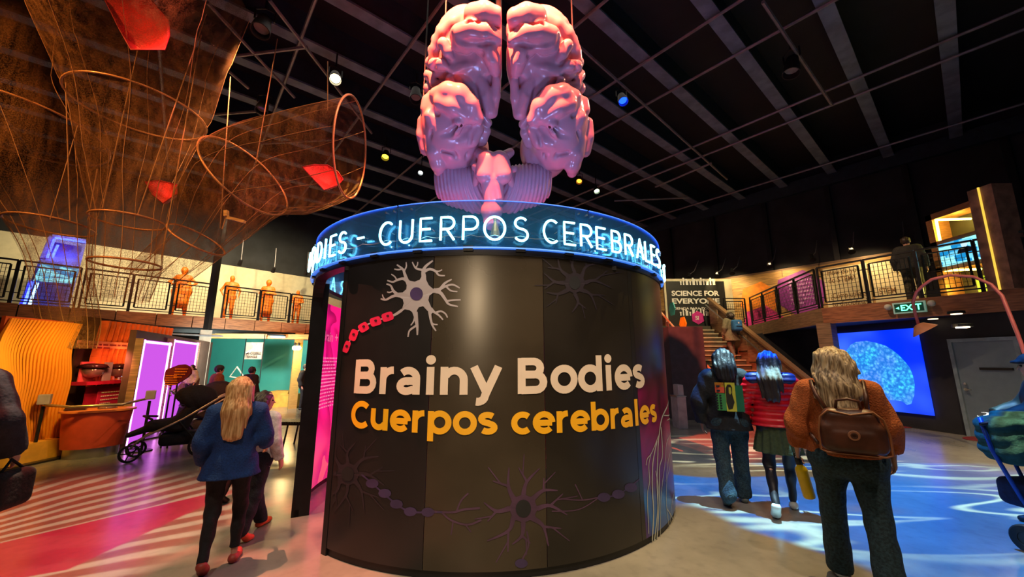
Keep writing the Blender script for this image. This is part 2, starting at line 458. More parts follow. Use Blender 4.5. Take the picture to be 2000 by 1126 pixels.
# ------------------------------------------------------------------ the setting
def m_floor(nt, b, L):
    v = nt.n('ShaderNodeTexCoord').outputs['Object']
    n1 = nt.n('ShaderNodeTexNoise', {'Vector': v, 'Scale': .7, 'Detail': 6.0, 'Roughness': .6}).outputs[0]
    n2 = nt.n('ShaderNodeTexNoise', {'Vector': v, 'Scale': 9.0, 'Detail': 5.0}).outputs[0]
    c = nt.mix(nt.sm(n1, .3, .7), (.20, .19, .165, 1), (.32, .30, .26, 1))
    c = nt.mix(nt.m('MULTIPLY', nt.sm(n2, .45, .8), .35), c, (.14, .13, .12, 1))
    L.new(c, b.inputs['Base Color'])
    L.new(nt.m('MULTIPLY_ADD', n1, .14, .16), b.inputs['Roughness'])
    bp = nt.n('ShaderNodeBump', {'Strength': .05, 'Distance': .01, 'Height': n1}); L.new(bp.outputs[0], b.inputs['Normal'])
M_floor = custom('polished_concrete', m_floor)
M_black = mat('black_paint', (.012, .013, .016, 1), .6)
M_deck = mat('black_ceiling_deck', (.012, .012, .015, 1), .8, scale=2)
M_web = mat('dark_joist_web', (.016, .03, .045, 1), .6)
M_flange = mat('grey_joist_flange', (.13, .17, .24, 1), .6, scale=3, var=.25)
M_pipe = mat('grey_conduit', (.22, .2, .22, 1), .45, .3)
M_dark = mat('dark_metal', (.02, .02, .022, 1), .45, .5)
M_blackwall = mat('black_wall', (.02, .021, .026, 1), .75, var=.4, scale=1.2)
M_beamwood = mat('rust_brown_beam', (.30, .11, .045, 1), .6, stretch=(1, 1, 8), var=.35, scale=4)
M_wood = mat('honey_wood', (.50, .30, .10, 1), .55, stretch=(1, 1, 14), var=.3, scale=3)
M_wood2 = mat('brown_plywood', (.26, .16, .085, 1), .5, stretch=(1, 1, 10), var=.3, scale=3)
M_cream = mat('cream_wall', (.62, .56, .38, 1), .8, var=.06)
M_steel = mat('brushed_steel', (.5, .5, .48, 1), .3, .9)
M_white = mat('white_print', (.8, .78, .72, 1), .6, var=.03)

floor = struct(MB().box((0, 10, -.05), (60, 60, .1)).build('floor', M_floor))
ZJ, ZD, JW, PW = 8.4, 9.1, 17.6, 19.9
mb = MB(); mb.frame(JP(4.3, 6.4, ZD + .05), J, P, UP, 14, 14, .05)
ceiling = struct(mb.build('ceiling', M_deck))
for k in range(-4, 13):
    p = .892 + 1.503 * k
    m1 = MB(); m1.beam(JP(-9, p, ZJ + .36), JP(JW, p, ZJ + .36), .10, .68)
    j = m1.build('joist', M_web, ceiling)
    MB().beam(JP(-9, p, ZJ), JP(JW, p, ZJ), .27, .05).build('joist_flange', M_flange, j)
for j in (-4.6, -1.2, 1.1, 2.95, 5.3, 7.25, 8.6, 11.6, 12.4, 16.2):
    MB().tube([JP(j, -6.5, ZJ - .1), JP(j, PW, ZJ - .1)], .035, 6).build('conduit_pipe', M_pipe, ceiling)
for a, b in (((526, 0), (726, 260)), ((405, 5), (575, 190)), ((455, 110), (600, 92)), ((448, 140), (485, 172)), ((415, 224), (505, 217)), ((1490, 4), (1625, 205)), ((1120, 80), (1420, 350)), ((1200, 392), (1345, 386)), ((510, 280), (660, 272)), ((1280, 365), (1390, 318))):
    MB().tube([gz(*a, 8.1), gz(*b, 8.1)], .035, 6).build('conduit_pipe', M_pipe, ceiling)
def wallbox(name, a, b, z0, z1, t, m):
    a = Vector(a); b = Vector(b); mb = MB(); mb.beam((a.x, a.y, (z0 + z1) / 2), (b.x, b.y, (z0 + z1) / 2), t, z1 - z0)
    return struct(mb.build(name, m))
wall_right = wallbox('wall_right', JP(JW + .1, -8), JP(JW + .1, PW + .3), 0, ZD, .2, M_blackwall)
wall_left = wallbox('wall_left', JP(-10, PW + .1), JP(JW + .2, PW + .1), 0, ZD, .2, M_blackwall)
wallbox('wall_back', JP(-9.6, -8), JP(-9.6, PW + .3), 0, ZD, .2, M_blackwall)
wallbox('wall_near', JP(-9.6, -7.6), JP(JW + .2, -7.6), 0, ZD, .2, M_blackwall)
# vertical black ribs of the right wall, hung from the ceiling line
for k in range(11):
    p = -3.5 + 2.05 * k
    MB().beam(JP(JW - .08, p, 4.4), JP(JW - .08, p, ZJ), .16, .12, J).build('wall_rib', M_dark, wall_right)
MB().beam(JP(JW - .12, -7, ZJ - .15), JP(JW - .12, PW, ZJ - .15), .2, .5).build('wall_girder', M_web, wall_right)

V3 = lambda *a: Vector(a)
# ---- left mezzanine
LA = Vector((-12.57, 9.33, 0)); LB = Vector((-7.9, 14.96, 0)); LD = (LB - LA).normalized(); LN = Vector((-LD.y, LD.x, 0))
def lfront(u, off=0.0):
    """point of the left mezzanine front line seen in column u"""
    r = ray(u, 640); o = LA + LN * off
    den = r.x * LD.y - r.y * LD.x
    t = (o.y * r.x - o.x * r.y) / -den
    return o + LD * t
def lz(u, v, off=0.0):
    p = lfront(u, off); r = ray(u, v); return CAM_H + r.z * (p.y / r.y)
L0 = LA - LD * 4; L1 = lfront(640)
mb = MB(); mb.poly([L0 + UP * 2.62, L1 + UP * 2.62, L1 + LN * 4.2 + UP * 2.62, L0 + LN * 5.2 + UP * 2.62], .38, UP)
mezz_l = struct(mb.build('floor_mezzanine_left', M_deck))
nb = 14
for i in range(nb):   # boards of the fascia, end to end
    a = L0.lerp(L1, i / nb); b = L0.lerp(L1, (i + 1) / nb - .002)
    MB().beam(a - LN * .05 + UP * 2.84, b - LN * .05 + UP * 2.84, .08, .36).build('fascia_board', M_beamwood, mezz_l)
MB().beam(L0 - LN * .02 + UP * 2.55, L1 - LN * .02 + UP * 2.55, .06, .12).build('lower_edge', M_dark, mezz_l)
MB().tube([L0 - LN * .15 + UP * 2.42, L1 - LN * .15 + UP * 2.42], .03, 6).build('conduit_pipe', M_pipe, mezz_l)
# cream gallery wall behind the statues
wl = MB(); wl.beam(L0 + LN * 3.3 + UP * 4.2, L1 + LD * 3.5 + LN * 2.8 + UP * 4.2, .1, 2.5)
wall_gal = struct(wl.build('wall_gallery', M_cream))
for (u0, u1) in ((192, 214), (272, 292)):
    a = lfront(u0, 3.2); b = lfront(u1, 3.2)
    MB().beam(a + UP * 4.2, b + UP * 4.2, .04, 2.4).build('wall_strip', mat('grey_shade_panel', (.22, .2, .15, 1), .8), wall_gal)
a = lfront(176, 3.2); b = lfront(222, 3.2)
gl = MB(); text_lines_on(gl, (a.x, a.y, 4.6), LD, UP, (b - a).length, 5, .16, .09, 3); gl.build('wall_text', mat('grey_print', (.12, .12, .11, 1)), wall_gal)
# rear walls below the mezzanine
M_teal = mat('teal_wall', (.045, .36, .30, 1), .7, var=.08, scale=1)
t1 = V3(-11.95, 15.1, 0); t2 = V3(-3.6, 15.1, 0)
tw = MB(); tw.beam((t1.x, t1.y, 1.25), (t2.x, t2.y, 1.25), .1, 2.5); wt = struct(tw.build('wall_teal', M_teal))
MB().beam((t1.x, t1.y - .08, .05), (t2.x, t2.y - .08, .05), .03, .1).build('baseboard', M_white, wt)
q = gz(452, 790)
wallbox('wall_under_left', L0 + LN * 4.6, L1 + LN * 5 + LD * 3, 0, 2.6, .15, M_blackwall)
tb = MB(); a = lfront(396); tb.beam((a.x - .2, a.y + .2, 2.42), (t2.x, 14.9, 2.5), .25, .16); struct(tb.build('trim_1', M_wood))

# ---- right mezzanine
RC = Vector((8.38, 10.25, 0)); RE = Vector((10.0, 7.37, 0)); RD = (RE - RC).normalized()
R2 = Vector((9.72, 15.9, 0)); RD2 = (R2 - RC).normalized()
RF = RC + RD * 7.2
mb = MB(); mb.poly([RF + UP * 2.6, RC + UP * 2.6, R2 + UP * 2.6, JP(JW, 7.5, 2.6), JP(JW, -4.5, 2.6)], .37, UP)
mezz_r = struct(mb.build('floor_mezzanine_right', M_deck))
def out_of(d, s=-1): return Vector((d.y, -d.x, 0)) * s
def nrm_to_cam(p, d):
    n = Vector((d.y, -d.x, 0)); return n if n.dot(-Vector(p)) > 0 else -n
n1 = nrm_to_cam(RC, RD); n2 = nrm_to_cam(RC, RD2)
for i in range(4):
    a = RC + RD * (7.2 * i / 4); b = RC + RD * (7.2 * (i + .995) / 4)
    MB().beam(a + n1 * .06 + UP * 2.79, b + n1 * .06 + UP * 2.79, .12, .42).build('fascia_board', M_beamwood, mezz_r)
for i in range(3):
    a = RC.lerp(R2, i / 3); b = RC.lerp(R2, (i + .995) / 3)
    MB().beam(a + n2 * .06 + UP * 2.79, b + n2 * .06 + UP * 2.79, .12, .42).build('fascia_board', M_wood2, mezz_r)
MB().beam(RC + UP * 0, RC + UP * 2.6, .32, .32, RD).build('timber_post', M_wood2, mezz_r)
# planked wall at the back of the gallery
wr = MB(); wr.beam(JP(JW - .12, 1.0, 4.05), JP(JW - .12, 12.0, 4.05), .06, 2.2)
wall_pl = struct(wr.build('wall_gallery_planks', M_wood2))
for i in range(9):
    for (pa, pb) in ((1.0, 4.1), (4.12, 7.3), (7.32, 11.6)):
        o_ = .12 * (i % 3)
        MB().beam(JP(JW - .17, pa + (o_ if pa > 1 else 0), 3.07 + i * .235), JP(JW - .17, pb + o_ - .01, 3.07 + i * .235), .04, .225).build('plank', M_wood, wall_pl)
PLn = -J
def on_pl(u, v, lift=.2): return gp(u, v, JP(JW - .2 - lift, 0), J)
def hexa(cu, cv, R, m, name='hexagon_print', rot=.3):
    c = on_pl(cu, cv, .01); mb = MB()
    ex = -P; 
    pts = [c + ex * (R * math.cos(rot + k * PI / 3)) + UP * (R * math.sin(rot + k * PI / 3)) for k in range(6)]
    mb.poly(pts, .012, -J); return mb.build(name, m, wall_pl), c
hx1, c1 = hexa(1482, 584, .72, mat('orange_print', (.85, .26, .015, 1), .5))
hx2, c2 = hexa(1562, 571, .86, mat('purple_print', (.28, .035, .36, 1), .5))
hx3, c3 = hexa(1490, 632, .75, mat('magenta_print', (.6, .03, .25, 1), .5))
tx = MB(); text_lines_on(tx, c2 + P * .3 + UP * .45 - J * .03, -P, UP, .75, 7, .14, .07, 5); tx.build('hexagon_text', mat('lilac_print', (.5, .25, .6, 1)), wall_pl)
# two cream text panels on that wall
a = on_pl(1618, 520, .05); b = on_pl(1792, 500, .05); zb = 3.1
for (ua, ub, lines) in ((1612, 1700, ('How do you', 'do STEM?', '', '¿Cómo utilizas', 'tu disciplina?')), (1706, 1800, ('', '', '', 'STEM'))):
    a = on_pl(ua, 560, .05); b = on_pl(ub, 560, .05); a.z = b.z = 0
    MB().beam(a + UP * 4.0, b + UP * 4.0, .04, 1.75).build('text_panel', mat('pale_panel', (.75, .66, .42, 1), .6, var=.05), wall_pl)
    t = MB()
    for i, s in enumerate(lines):
        if s: text_on(t, s, a - J * .03 + (b - a).normalized() * .12 + UP * (4.62 - .28 * i), b - a, UP, .19, w=(b - a).length * .8 * min(1, len(s) / 13 + .15), off=.012)
    t.build('panel_lettering', mat('brown_print', (.25, .12, .03, 1)), wall_pl)

# ---- railings
M_rail = mat('black_rail', (.012, .012, .013, 1), .4, .4)
def rail_panel(parent, a, b, h=1.12, sub=True, z0=3.0, z1=None):
    """one framed wire-mesh bay of a balustrade; a, b floor-level ends"""
    z1 = z0 if z1 is None else z1
    a = Vector((a.x, a.y, z0)); b = Vector((b.x, b.y, z1)); d = b - a; L = d.length
    def q(t, z): return a + d * t + UP * z
    f = MB()
    f.beam(q(0, h), q(1, h), .05, .04); f.beam(q(0, 0), q(0, h), .045, .045, d); f.beam(q(1, 0), q(1, h), .045, .045, d)
    o = f.build('rail_post', M_rail, parent)
    i = .10 / L
    g = MB(); pts = [q(i, .16), q(1 - i, .16), q(1 - i, h - .12), q(i, h - .12)]
    for k in range(4): g.beam(pts[k], pts[(k + 1) % 4], .03, .03)
    for t in (0, 1):
        for z in (.3, h - .25): g.beam(q(t, z), q(i if t == 0 else 1 - i, z), .02, .02)
    g.beam(q(0, .09), q(1, .09), .025, .025)
    o2 = g.build('rail_frame', M_rail, parent)
    w = MB(); n = max(3, int(L / .10)); m = 8
    for k in range(1, n): w.beam(q(i + (1 - 2 * i) * k / n, .16), q(i + (1 - 2 * i) * k / n, h - .12), .008, .008)
    for k in range(1, m): z = .16 + (h - .28) * k / m; w.beam(q(i, z), q(1 - i, z), .008, .008)
    o3 = w.build('wire_mesh', M_rail, o2); o3['kind'] = 'stuff'
rl = thing('railing', LA + UP * 3, 'black steel railing with wire mesh bays in front of the orange statues', 'railing')
for (u0, u1) in ((-70, 4), (7, 135), (145, 242), (244, 326), (328, 410), (429, 500), (502, 561), (563, 622)):
    rail_panel(rl, lfront(u0), lfront(u1))
rr = thing('railing', RC + UP * 3, 'black steel railing with wire mesh bays along the right gallery, above the exit sign', 'railing')
def on_line(u, o, d):
    r = ray(u, 600); t = (o.x * r.y - o.y * r.x) / (r.x * d.y - r.y * d.x); return o + d * t
for (u0, u1) in ((1606, 1699), (1701, 1806), (1808, 1928), (1930, 2050)):
    rail_panel(rr, on_line(u0, RC, RD), on_line(u1, RC, RD))
rr2 = thing('railing', R2 + UP * 3, 'black steel railing of narrow mesh bays between staircase head and timber post', 'railing')
us = (1466, 1491, 1521, 1557, 1600)
for a, b in zip(us, us[1:]): rail_panel(rr2, on_line(a, RC, RD2), on_line(b, RC, RD2))

# ---- stairs and landing
SX0, SX1, SY0, SY1 = 5.65, 7.95, 10.9, 15.4
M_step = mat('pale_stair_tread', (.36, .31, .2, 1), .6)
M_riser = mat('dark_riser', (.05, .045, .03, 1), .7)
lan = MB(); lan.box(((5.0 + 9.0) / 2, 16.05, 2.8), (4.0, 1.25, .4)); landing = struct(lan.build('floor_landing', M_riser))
st = thing('staircase', (6.8, SY0, 0), 'wooden staircase with pale treads rising to the gallery behind the hooded person', 'staircase')
NS = 17
for i in range(NS):
    y = SY0 + (SY1 - SY0) * i / NS; z = 3.0 * (i + 1) / (NS + 1)
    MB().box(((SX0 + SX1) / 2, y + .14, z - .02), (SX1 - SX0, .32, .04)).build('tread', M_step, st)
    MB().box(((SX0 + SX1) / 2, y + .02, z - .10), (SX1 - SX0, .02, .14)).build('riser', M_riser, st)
for sx, nm in ((SX1 + .06, 'right'), (SX0 - .06, 'left')):
    h = 1.10 if nm == 'right' else .28
    mb = MB(); y0, y1 = SY0 - .3, SY1 + .1
    z = lambda y: 3.0 * (y - SY0) / (SY1 - SY0)
    mb.poly([(sx, y0, 0), (sx, y0, z(y0) + h + .15), (sx, y1, 3.0 + h), (sx, y1, 2.4), (sx, y0 + 1.2, 0)], .07, (1, 0, 0))
    mb.build('side_panel', M_wood2, st)
    MB().beam((sx + .03, y0, z(y0) + h + .17), (sx + .03, y1, 3.0 + h + .03), .16, .07).build('side_cap', mat('cap_wood', (.30, .17, .08, 1), .45, stretch=(1, 8, 1)), st)
for k in range(8):    # horizontal boards inside the right balustrade
    y = SY0 + k * .55
    zb = 3.0 * (y - SY0) / (SY1 - SY0)
    MB().box((SX1 - .01, y + .27, zb + .75), (.03, .53, .5)).build('panel_board', M_wood2, st)
h = MB(); h.tube([(SX1 - .10, SY0 - .2, .9), (SX1 - .10, SY1, 3.85)], .025, 8); h.build('handrail', M_steel, st)
h = MB(); h.tube([(SX0 + .02, SY0 - .3, 1.0), (SX0 + .02, SY1, 3.98)], .035, 8); h.build('handrail', mat('pale_rail', (.5, .42, .25, 1), .4), st)
for i in range(8):
    y = SY0 + .1 + (SY1 - SY0 - .3) * i / 7; zz = 3.0 * (y - SY0) / (SY1 - SY0)
    MB().box((SX0 + .02, y, zz + .62), (.03, .16, .68)).build('baluster', mat('grey_baluster', (.14, .13, .12, 1), .6), st)
for i, (cc, n) in enumerate((((.02, .45, .45, 1), 'teal'), ((.85, .6, .02, 1), 'yellow'))):   # coloured plates fixed to the left balusters
    p = gp((1312, 1333)[i], (603, 632)[i], (SX0 + .1, 0, 0), (1, 0, 0)); mb = MB()
    mb.poly([p + Vector((0, .26 * math.cos(k * PI / 3), .26 * math.sin(k * PI / 3))) for k in range(6)], .03, (1, 0, 0))
    mb.build('hexagon_plate', mat(n + '_plate', cc, .5), st)['label'] = n + ' hexagon plate'
spot((6.8, 10.5, 7.6), (7.2, 15.6, 3.2), 900, (1.0, .78, .42), 60, .8, .1, 'stair_fill_light')  # fill added to brighten the staircase, no fixture for it
spot((5.0, 8.0, 8.0), (9.2, 11.5, 2.9), 700, (1.0, .62, .34), 60, .8, .1, 'beam_wash_lamp')
spot((-5.0, 6.5, 8.0), (-10.0, 12.2, 2.9), 1000, (1.0, .5, .25), 60, .8, .1, 'beam_wash_lamp')
# landing rail
lr = thing('railing', (8.4, 16.0, 3), 'short black railing on the landing right of the science poster', 'railing')
rail_panel(lr, gy(1416, 620, 15.45) * 1, gy(1458, 620, 15.45) * 1)
# dark flank below the stairs, grey pillar beside it
struct(MB().box((SX0 - .6, 13.5, 1.3), (1.0, 4.6, 2.6)).build('wall_stair_flank', mat('slate_flank', (.05, .05, .07, 1), .7)))
# white backdrop wall with science poster
POY = 15.95
pw0 = gy(1296, 548, POY); pw1 = gy(1432, 548, POY)
struct(MB().box(((pw0.x + pw1.x) / 2, POY + .06, 4.0), (pw1.x - pw0.x, .1, 2.1)).build('wall_landing', M_cream))
a = gy(1307, 640, POY); b = gy(1413, 549, POY)
po = thing('poster', ((a.x + b.x) / 2, POY - .01, 3), 'large black poster with white SCIENCE FOR EVERYONE lettering at the stair head', 'poster')
MB().box(((a.x + b.x) / 2, POY - .01, (3.02 + b.z) / 2), (b.x - a.x, .03, b.z - 3.02)).build('poster_board', mat('black_vinyl', (.012, .013, .012, 1), .5), po)
X = Vector((1, 0, 0))
def ptxt(s, u0, v, u1, hpx, off):
    p0 = gy(u0, v, POY - .03); p1 = gy(u1, v, POY - .03); t = MB()
    text_on(t, s, p0, X, UP, hpx * POY / 735, w=p1.x - p0.x, off=off); t.build('poster_lettering', M_white, po)
ptxt('SCIENCE FOR', 1312, 577, 1405, 9.5, .035); ptxt('EVERYONE', 1313, 592, 1406, 9.5, .035); ptxt('CIENCIA PARA TODOS', 1315, 604, 1398, 4.2, .02)
t = MB()
for i in range(16):   # little raised figures along top and bottom
    for vv in (556, 616):
        p0 = gy(1330 + i * 4.4 + (i % 3), vv, POY - .03); hh = .10 + .05 * ((i * 7) % 4)
        t.box((p0.x, POY - .03, p0.z + hh / 2), (.05, .004, hh)); t.box((p0.x, POY - .03, p0.z + hh + .03), (.07, .004, .06))
t.build('crowd_print', M_white, po)['kind'] = 'stuff'
p0 = gy(1363, 620, POY - .03); mb = MB(); mb.poly([p0 + Vector((.28 * math.sin(k * PI / 3), 0, .28 * math.cos(k * PI / 3))) for k in range(6)], .02, (0, -1, 0)); mb.build('hexagon_badge', mat('magenta_print', (0, 0, 0, 1)), po)
mb = MB(); text_on(mb, 'Sí', p0 + Vector((-.12, -.03, -.09)), X, UP, .16, off=.02); mb.build('badge_mark', M_white, po)

# ---- dark wall with the screen and the grey door (right, below the gallery)
WA = Vector((9.73, 10.6, 0)); WBp = Vector((10.0, 8.9, 0)); WD = (WBp - WA).normalized(); WN = Vector((WD.y, -WD.x, 0))
if WN.dot(-WA) < 0: WN = -WN
def onW(u, v, off=0.0): return gp(u, v, WA + WN * off, WN)
wallbox('wall_screen', WA - WD * 4.0 - WN * .1, WA + WD * 7.5 - WN * .1, 0, 2.62, .2, M_blackwall)
wx = WA - WD * 4.0
tr = onW(1786, 640, .06); br = onW(1829, 812, .06)
s_l = onW(1652, 798, .06); R_ = (tr + br) / 2; ztop, zbot = tr.z, br.z
def m_screen(nt, b, L):
    v = nt.n('ShaderNodeTexCoord').outputs['Object']; sp = nt.n('ShaderNodeSeparateXYZ', {0: v})
    n = nt.n('ShaderNodeTexNoise', {'Vector': v, 'Scale': .8, 'Detail': 1.0}).outputs[0]
    c = nt.mix(nt.sm(n, .35, .7), (.0, .018, .60, 1), (.03, .10, .72, 1))
    L.new(c, b.inputs['Emission Color']); b.inputs['Emission Strength'].default_value = 1.1; b.inputs['Base Color'].default_value = (0, 0, .01, 1)
scr = thing('projection_screen', R_ - Vector((0, 0, R_.z)), 'large blue projection screen showing a glowing brain, on dark wall behind orange sweater', 'screen')
mb = MB(); a = Vector((s_l.x, s_l.y, 0)); b = Vector((R_.x, R_.y, 0))
mb.poly([a + UP * zbot, b + UP * zbot, b + UP * ztop, a + UP * ztop], .03, -WN); mb.build('screen_image', custom('blue_screen', m_screen), scr)
def m_brainimg(nt, b, L):
    v = nt.n('ShaderNodeTexCoord').outputs['Object']
    n = nt.n('ShaderNodeTexNoise', {'Vector': v, 'Scale': 9.0, 'Detail': 8.0, 'Roughness': .75}).outputs[0]
    n2 = nt.n('ShaderNodeTexVoronoi', {'Vector': v, 'Scale': 14.0}).outputs[0]
    f = nt.m('MULTIPLY', nt.sm(n, .35, .68), nt.sm(n2, .9, .1))
    n3 = nt.n('ShaderNodeTexNoise', {'Vector': v, 'Scale': 1.3, 'Detail': 2.0}).outputs[0]
    c = nt.mix(f, (.01, .11, .42, 1), nt.mix(nt.sm(n3, .4, .6), (.06, .62, .82, 1), (.16, .34, .95, 1)))
    L.new(c, b.inputs['Emission Color']); b.inputs['Emission Strength'].default_value = 1.15; b.inputs['Base Color'].default_value = (0, 0, .01, 1)
out = [(265, 370), (275, 320), (305, 275), (345, 252), (420, 245), (490, 258), (560, 280), (612, 312), (660, 350), (705, 398), (738, 440), (762, 500), (775, 560), (772, 640), (750, 705), (718, 714), (690, 690), (640, 680), (560, 675), (480, 660), (420, 600), (330, 520), (290, 440)]
pts = [onW(1580 + x * .2665, 600 + y * .2665, .08) for x, y in out]
MB().poly(pts, .006, WN).build('brain_picture', custom('coral_brain_picture', m_brainimg), scr)
# door
d0 = onW(1893, 850, .02); d0.z = 0; d1t = onW(1850, 668, .02); dh = d1t.z
door = MB(); dw = 1.05
door.beam(d0 + WD * .06 + UP * (dh / 2), d0 + WD * (dw) + UP * (dh / 2), .06, dh)
M_door = mat('grey_blue_door', (.15, .21, .28, 1), .5, var=.05)
door_1 = struct(door.build('door_1', M_door))
fr = MB(); fr.beam(d0 + UP * (dh / 2), d0 + WD * .07 + UP * (dh / 2), .14, dh + .06); fr.beam(d0 + WD * dw + UP * dh / 2, d0 + WD * (dw + .07) + UP * dh / 2, .14, dh + .06)
fr.beam(d0 + UP * (dh + .03), d0 + WD * (dw + .07) + UP * (dh + .03), .14, .07)
fr.build('door_frame', mat('grey_door_frame', (.2, .27, .34, 1), .45), door_1)
hp = d0 + WD * .16 + WN * .06 + UP * 1.0
h = MB(); h.lathe(hp, [(.03, 0), (.03, .03), (.012, .03), (.012, .06)], 12, WN); h.beam(hp + WN * .06, hp + WN * .06 + WD * .11, .02, .02); h.build('door_handle', M_steel, door_1)
MB().lathe(hp + UP * .12, [(.025, 0), (.025, .03), (.015, .035)], 12, WN).build('door_lock', M_steel, door_1)
MB().beam(d0 + WD * .45 + WN * .05 + UP * 1.45, d0 + WD * .95 + WN * .05 + UP * 1.45, .04, .05).build('door_plate', M_dark, door_1)
# downlights in the soffit
for i, (u, v, e) in enumerate(((1880, 638, 28.0), (1868, 612, 3.0), (1822, 622, 2.0))):
    c = gz(u, v, 2.58) if i else onW(1880, 638, .5); 
    if i == 0: c = gz(1880, 638, 2.2)
    o = thing('downlight', c, ('bright warm wall lamp above the grey door', 'recessed soffit downlight just above the bright lamp over the grey door', 'small dim soffit light between exit sign and bright lamp')[i], 'lamp')
    MB().lathe(c, [(.13, 0), (.13, .05), (.09, .06)], 20, UP).build('lamp_ring', M_dark, o)
    MB().lathe(c - UP * .015, [(.085, 0), (.085, .012)], 16, UP).build('lamp_lens', glow('warm_lens_%d' % i, (1, .72, .42, 1), e), o)
c = gz(1880, 638, 2.2); spot(c - UP * .05 - WN * 0, (c.x, c.y, 0), 60, (1, .75, .42), 120, .8, .05)

# ------------------------------------------------------------------ the drum
DC = Vector((-.3, 5.48, 0)); DR = 2.28; DH = 2.5
def cyl(u, v, R=DR):
    """(angle, z) where the view ray meets the drum; angle 0 faces the camera side (-Y), positive to the right"""
    r = ray(u, v); o = ORG - DC
    a = r.x ** 2 + r.y ** 2; b = 2 * (o.x * r.x + o.y * r.y); c = o.x ** 2 + o.y ** 2 - R * R
    t = (-b - math.sqrt(max(b * b - 4 * a * c, 0))) / (2 * a); p = ORG + r * t
    return math.atan2(p.x - DC.x, -(p.y - DC.y)), p.z
def dp(th, z, R=DR): return Vector((DC.x + R * math.sin(th), DC.y - R * math.cos(th), z))
def on_drum(mb, strokes_pts, fs, lift): mb.add([dp(a, z, DR + lift) for a, z in strokes_pts], fs)
def arc_wall(mb, t0, t1, z0, z1, R0, R1, n=None):
    n = n or max(2, int(abs(t1 - t0) / .04)); rows = []
    for (R, z) in ((R0, z0), (R1, z0), (R1, z1), (R0, z1), (R0, z0)): rows.append([dp(t0 + (t1 - t0) * i / n, z, R) for i in range(n + 1)])
    mb.grid(rows)
    for t in (t0, t1): mb.add([dp(t, z0, R0), dp(t, z0, R1), dp(t, z1, R1), dp(t, z1, R0)], [(0, 1, 2, 3)])
    return mb
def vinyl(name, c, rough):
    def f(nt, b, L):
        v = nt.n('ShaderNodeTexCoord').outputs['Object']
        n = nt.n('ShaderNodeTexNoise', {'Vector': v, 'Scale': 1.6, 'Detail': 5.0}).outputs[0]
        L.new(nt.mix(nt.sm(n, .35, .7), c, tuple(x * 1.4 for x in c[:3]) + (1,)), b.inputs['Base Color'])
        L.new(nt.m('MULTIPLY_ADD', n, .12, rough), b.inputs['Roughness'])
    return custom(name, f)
TH0 = cyl(636, 1085)[0]; S1 = cyl(833, 900)[0]; S2 = cyl(1066, 900)[0]; S3 = cyl(1240, 800)[0]; S4 = cyl(1262, 1040)[0]
TJ = -math.radians(61)
drum = thing('exhibit_drum', DC, 'tall round black exhibit drum reading Brainy Bodies, standing below the giant brain', 'exhibit')
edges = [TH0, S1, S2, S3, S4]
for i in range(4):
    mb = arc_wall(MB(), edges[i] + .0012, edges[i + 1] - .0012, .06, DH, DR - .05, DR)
    mb.build('drum_panel', vinyl('drum_vinyl_%d' % i, ((.012, .011, .012, 1), (.040, .031, .020, 1), (.018, .015, .012, 1), (.016, .014, .012, 1))[i], (.30, .22, .24, .22)[i]), drum, 'auto')  # lighter brown of the second panel paints in a warm lamp reflection
# printed panel round the right side
def m_nerve(nt, b, L):
    v = nt.n('ShaderNodeTexCoord').outputs['Object']; sp = nt.n('ShaderNodeSeparateXYZ', {0: v})
    n = nt.n('ShaderNodeTexNoise', {'Vector': v, 'Scale': 1.3, 'Detail': 2.0, 'Distortion': .8}).outputs[0]
    f = nt.m('MULTIPLY_ADD', n, .9, nt.m('MULTIPLY', sp.outputs[2], .42))
    r = nt.n('ShaderNodeValToRGB', {0: nt.m('FRACT', nt.m('MULTIPLY', f, 1.0))}); cr = r.color_ramp
    cols = [(.0, (.06, .008, .02, 1)), (.3, (.16, .012, .06, 1)), (.45, (.03, .03, .22, 1)), (.55, (.02, .16, .5, 1)), (.66, (.05, .02, .14, 1)), (.85, (.20, .01, .07, 1)), (1, (.06, .01, .02, 1))]
    while len(cr.elements) < len(cols): cr.elements.new(.5)
    for e, (p, c) in zip(cr.elements, cols): e.position = p; e.color = c
    L.new(nt.mix(nt.sm(nt.m('MULTIPLY_ADD', n, .5, sp.outputs[2]), 1.45, 1.85), r.outputs[0], (.02, .014, .012, 1)), b.inputs['Base Color']); b.inputs['Roughness'].default_value = .3
M_nerve = custom('nerve_photo_print', m_nerve)
TE = 1.75
arc_wall(MB(), S4, TE, .06, DH, DR - .05, DR).build('printed_panel', M_nerve, drum, 'auto')['label'] = 'panel printed with pale nerve fibres over purple and blue'
arc_wall(MB(), TE, 2 * PI + TJ - .08, .06, DH - .35, DR - .05, DR).build('drum_panel', vinyl('drum_vinyl_0', None, 0), drum, 'auto')
arc_wall(MB(), TH0 - .02, 2 * PI + TJ, 0, .07, DR - .06, DR - .015, 120).build('plinth', M_dark, drum, 'auto')
arc_wall(MB(), 0, 2 * PI, DH, DH + .05, DR - .10, DR + .012, 140).build('top_rim', M_dark, drum, 'auto')
# jambs and rounded header corner of the entrance
arc_wall(MB(), TH0 - .03, TH0, 0, DH, DR - .12, DR + .004).build('jamb', M_dark, drum)
arc_wall(MB(), TJ - .085, TJ, 0, DH, DR - .16, DR + .01).build('jamb', M_dark, drum)
mb = MB(); rows = []
for i in range(9):
    a = i / 8 * PI / 2; rows.append([dp(TJ + .13 * (1 - math.cos(a)) - .0, DH - .13 * 0 - .28 * (1 - math.sin(a)), R) for R in (DR - .1, DR + .01)])
for i in range(8):
    mb.add([rows[i][0], rows[i][1], rows[i + 1][1], rows[i + 1][0], dp(TJ, DH, DR - .1), dp(TJ, DH, DR + .01)], [(0, 1, 2, 3), (0, 3, 4), (1, 5, 2), (0, 4, 5, 1), (3, 2, 5, 4)])
mb.build('header_corner', M_dark, drum)
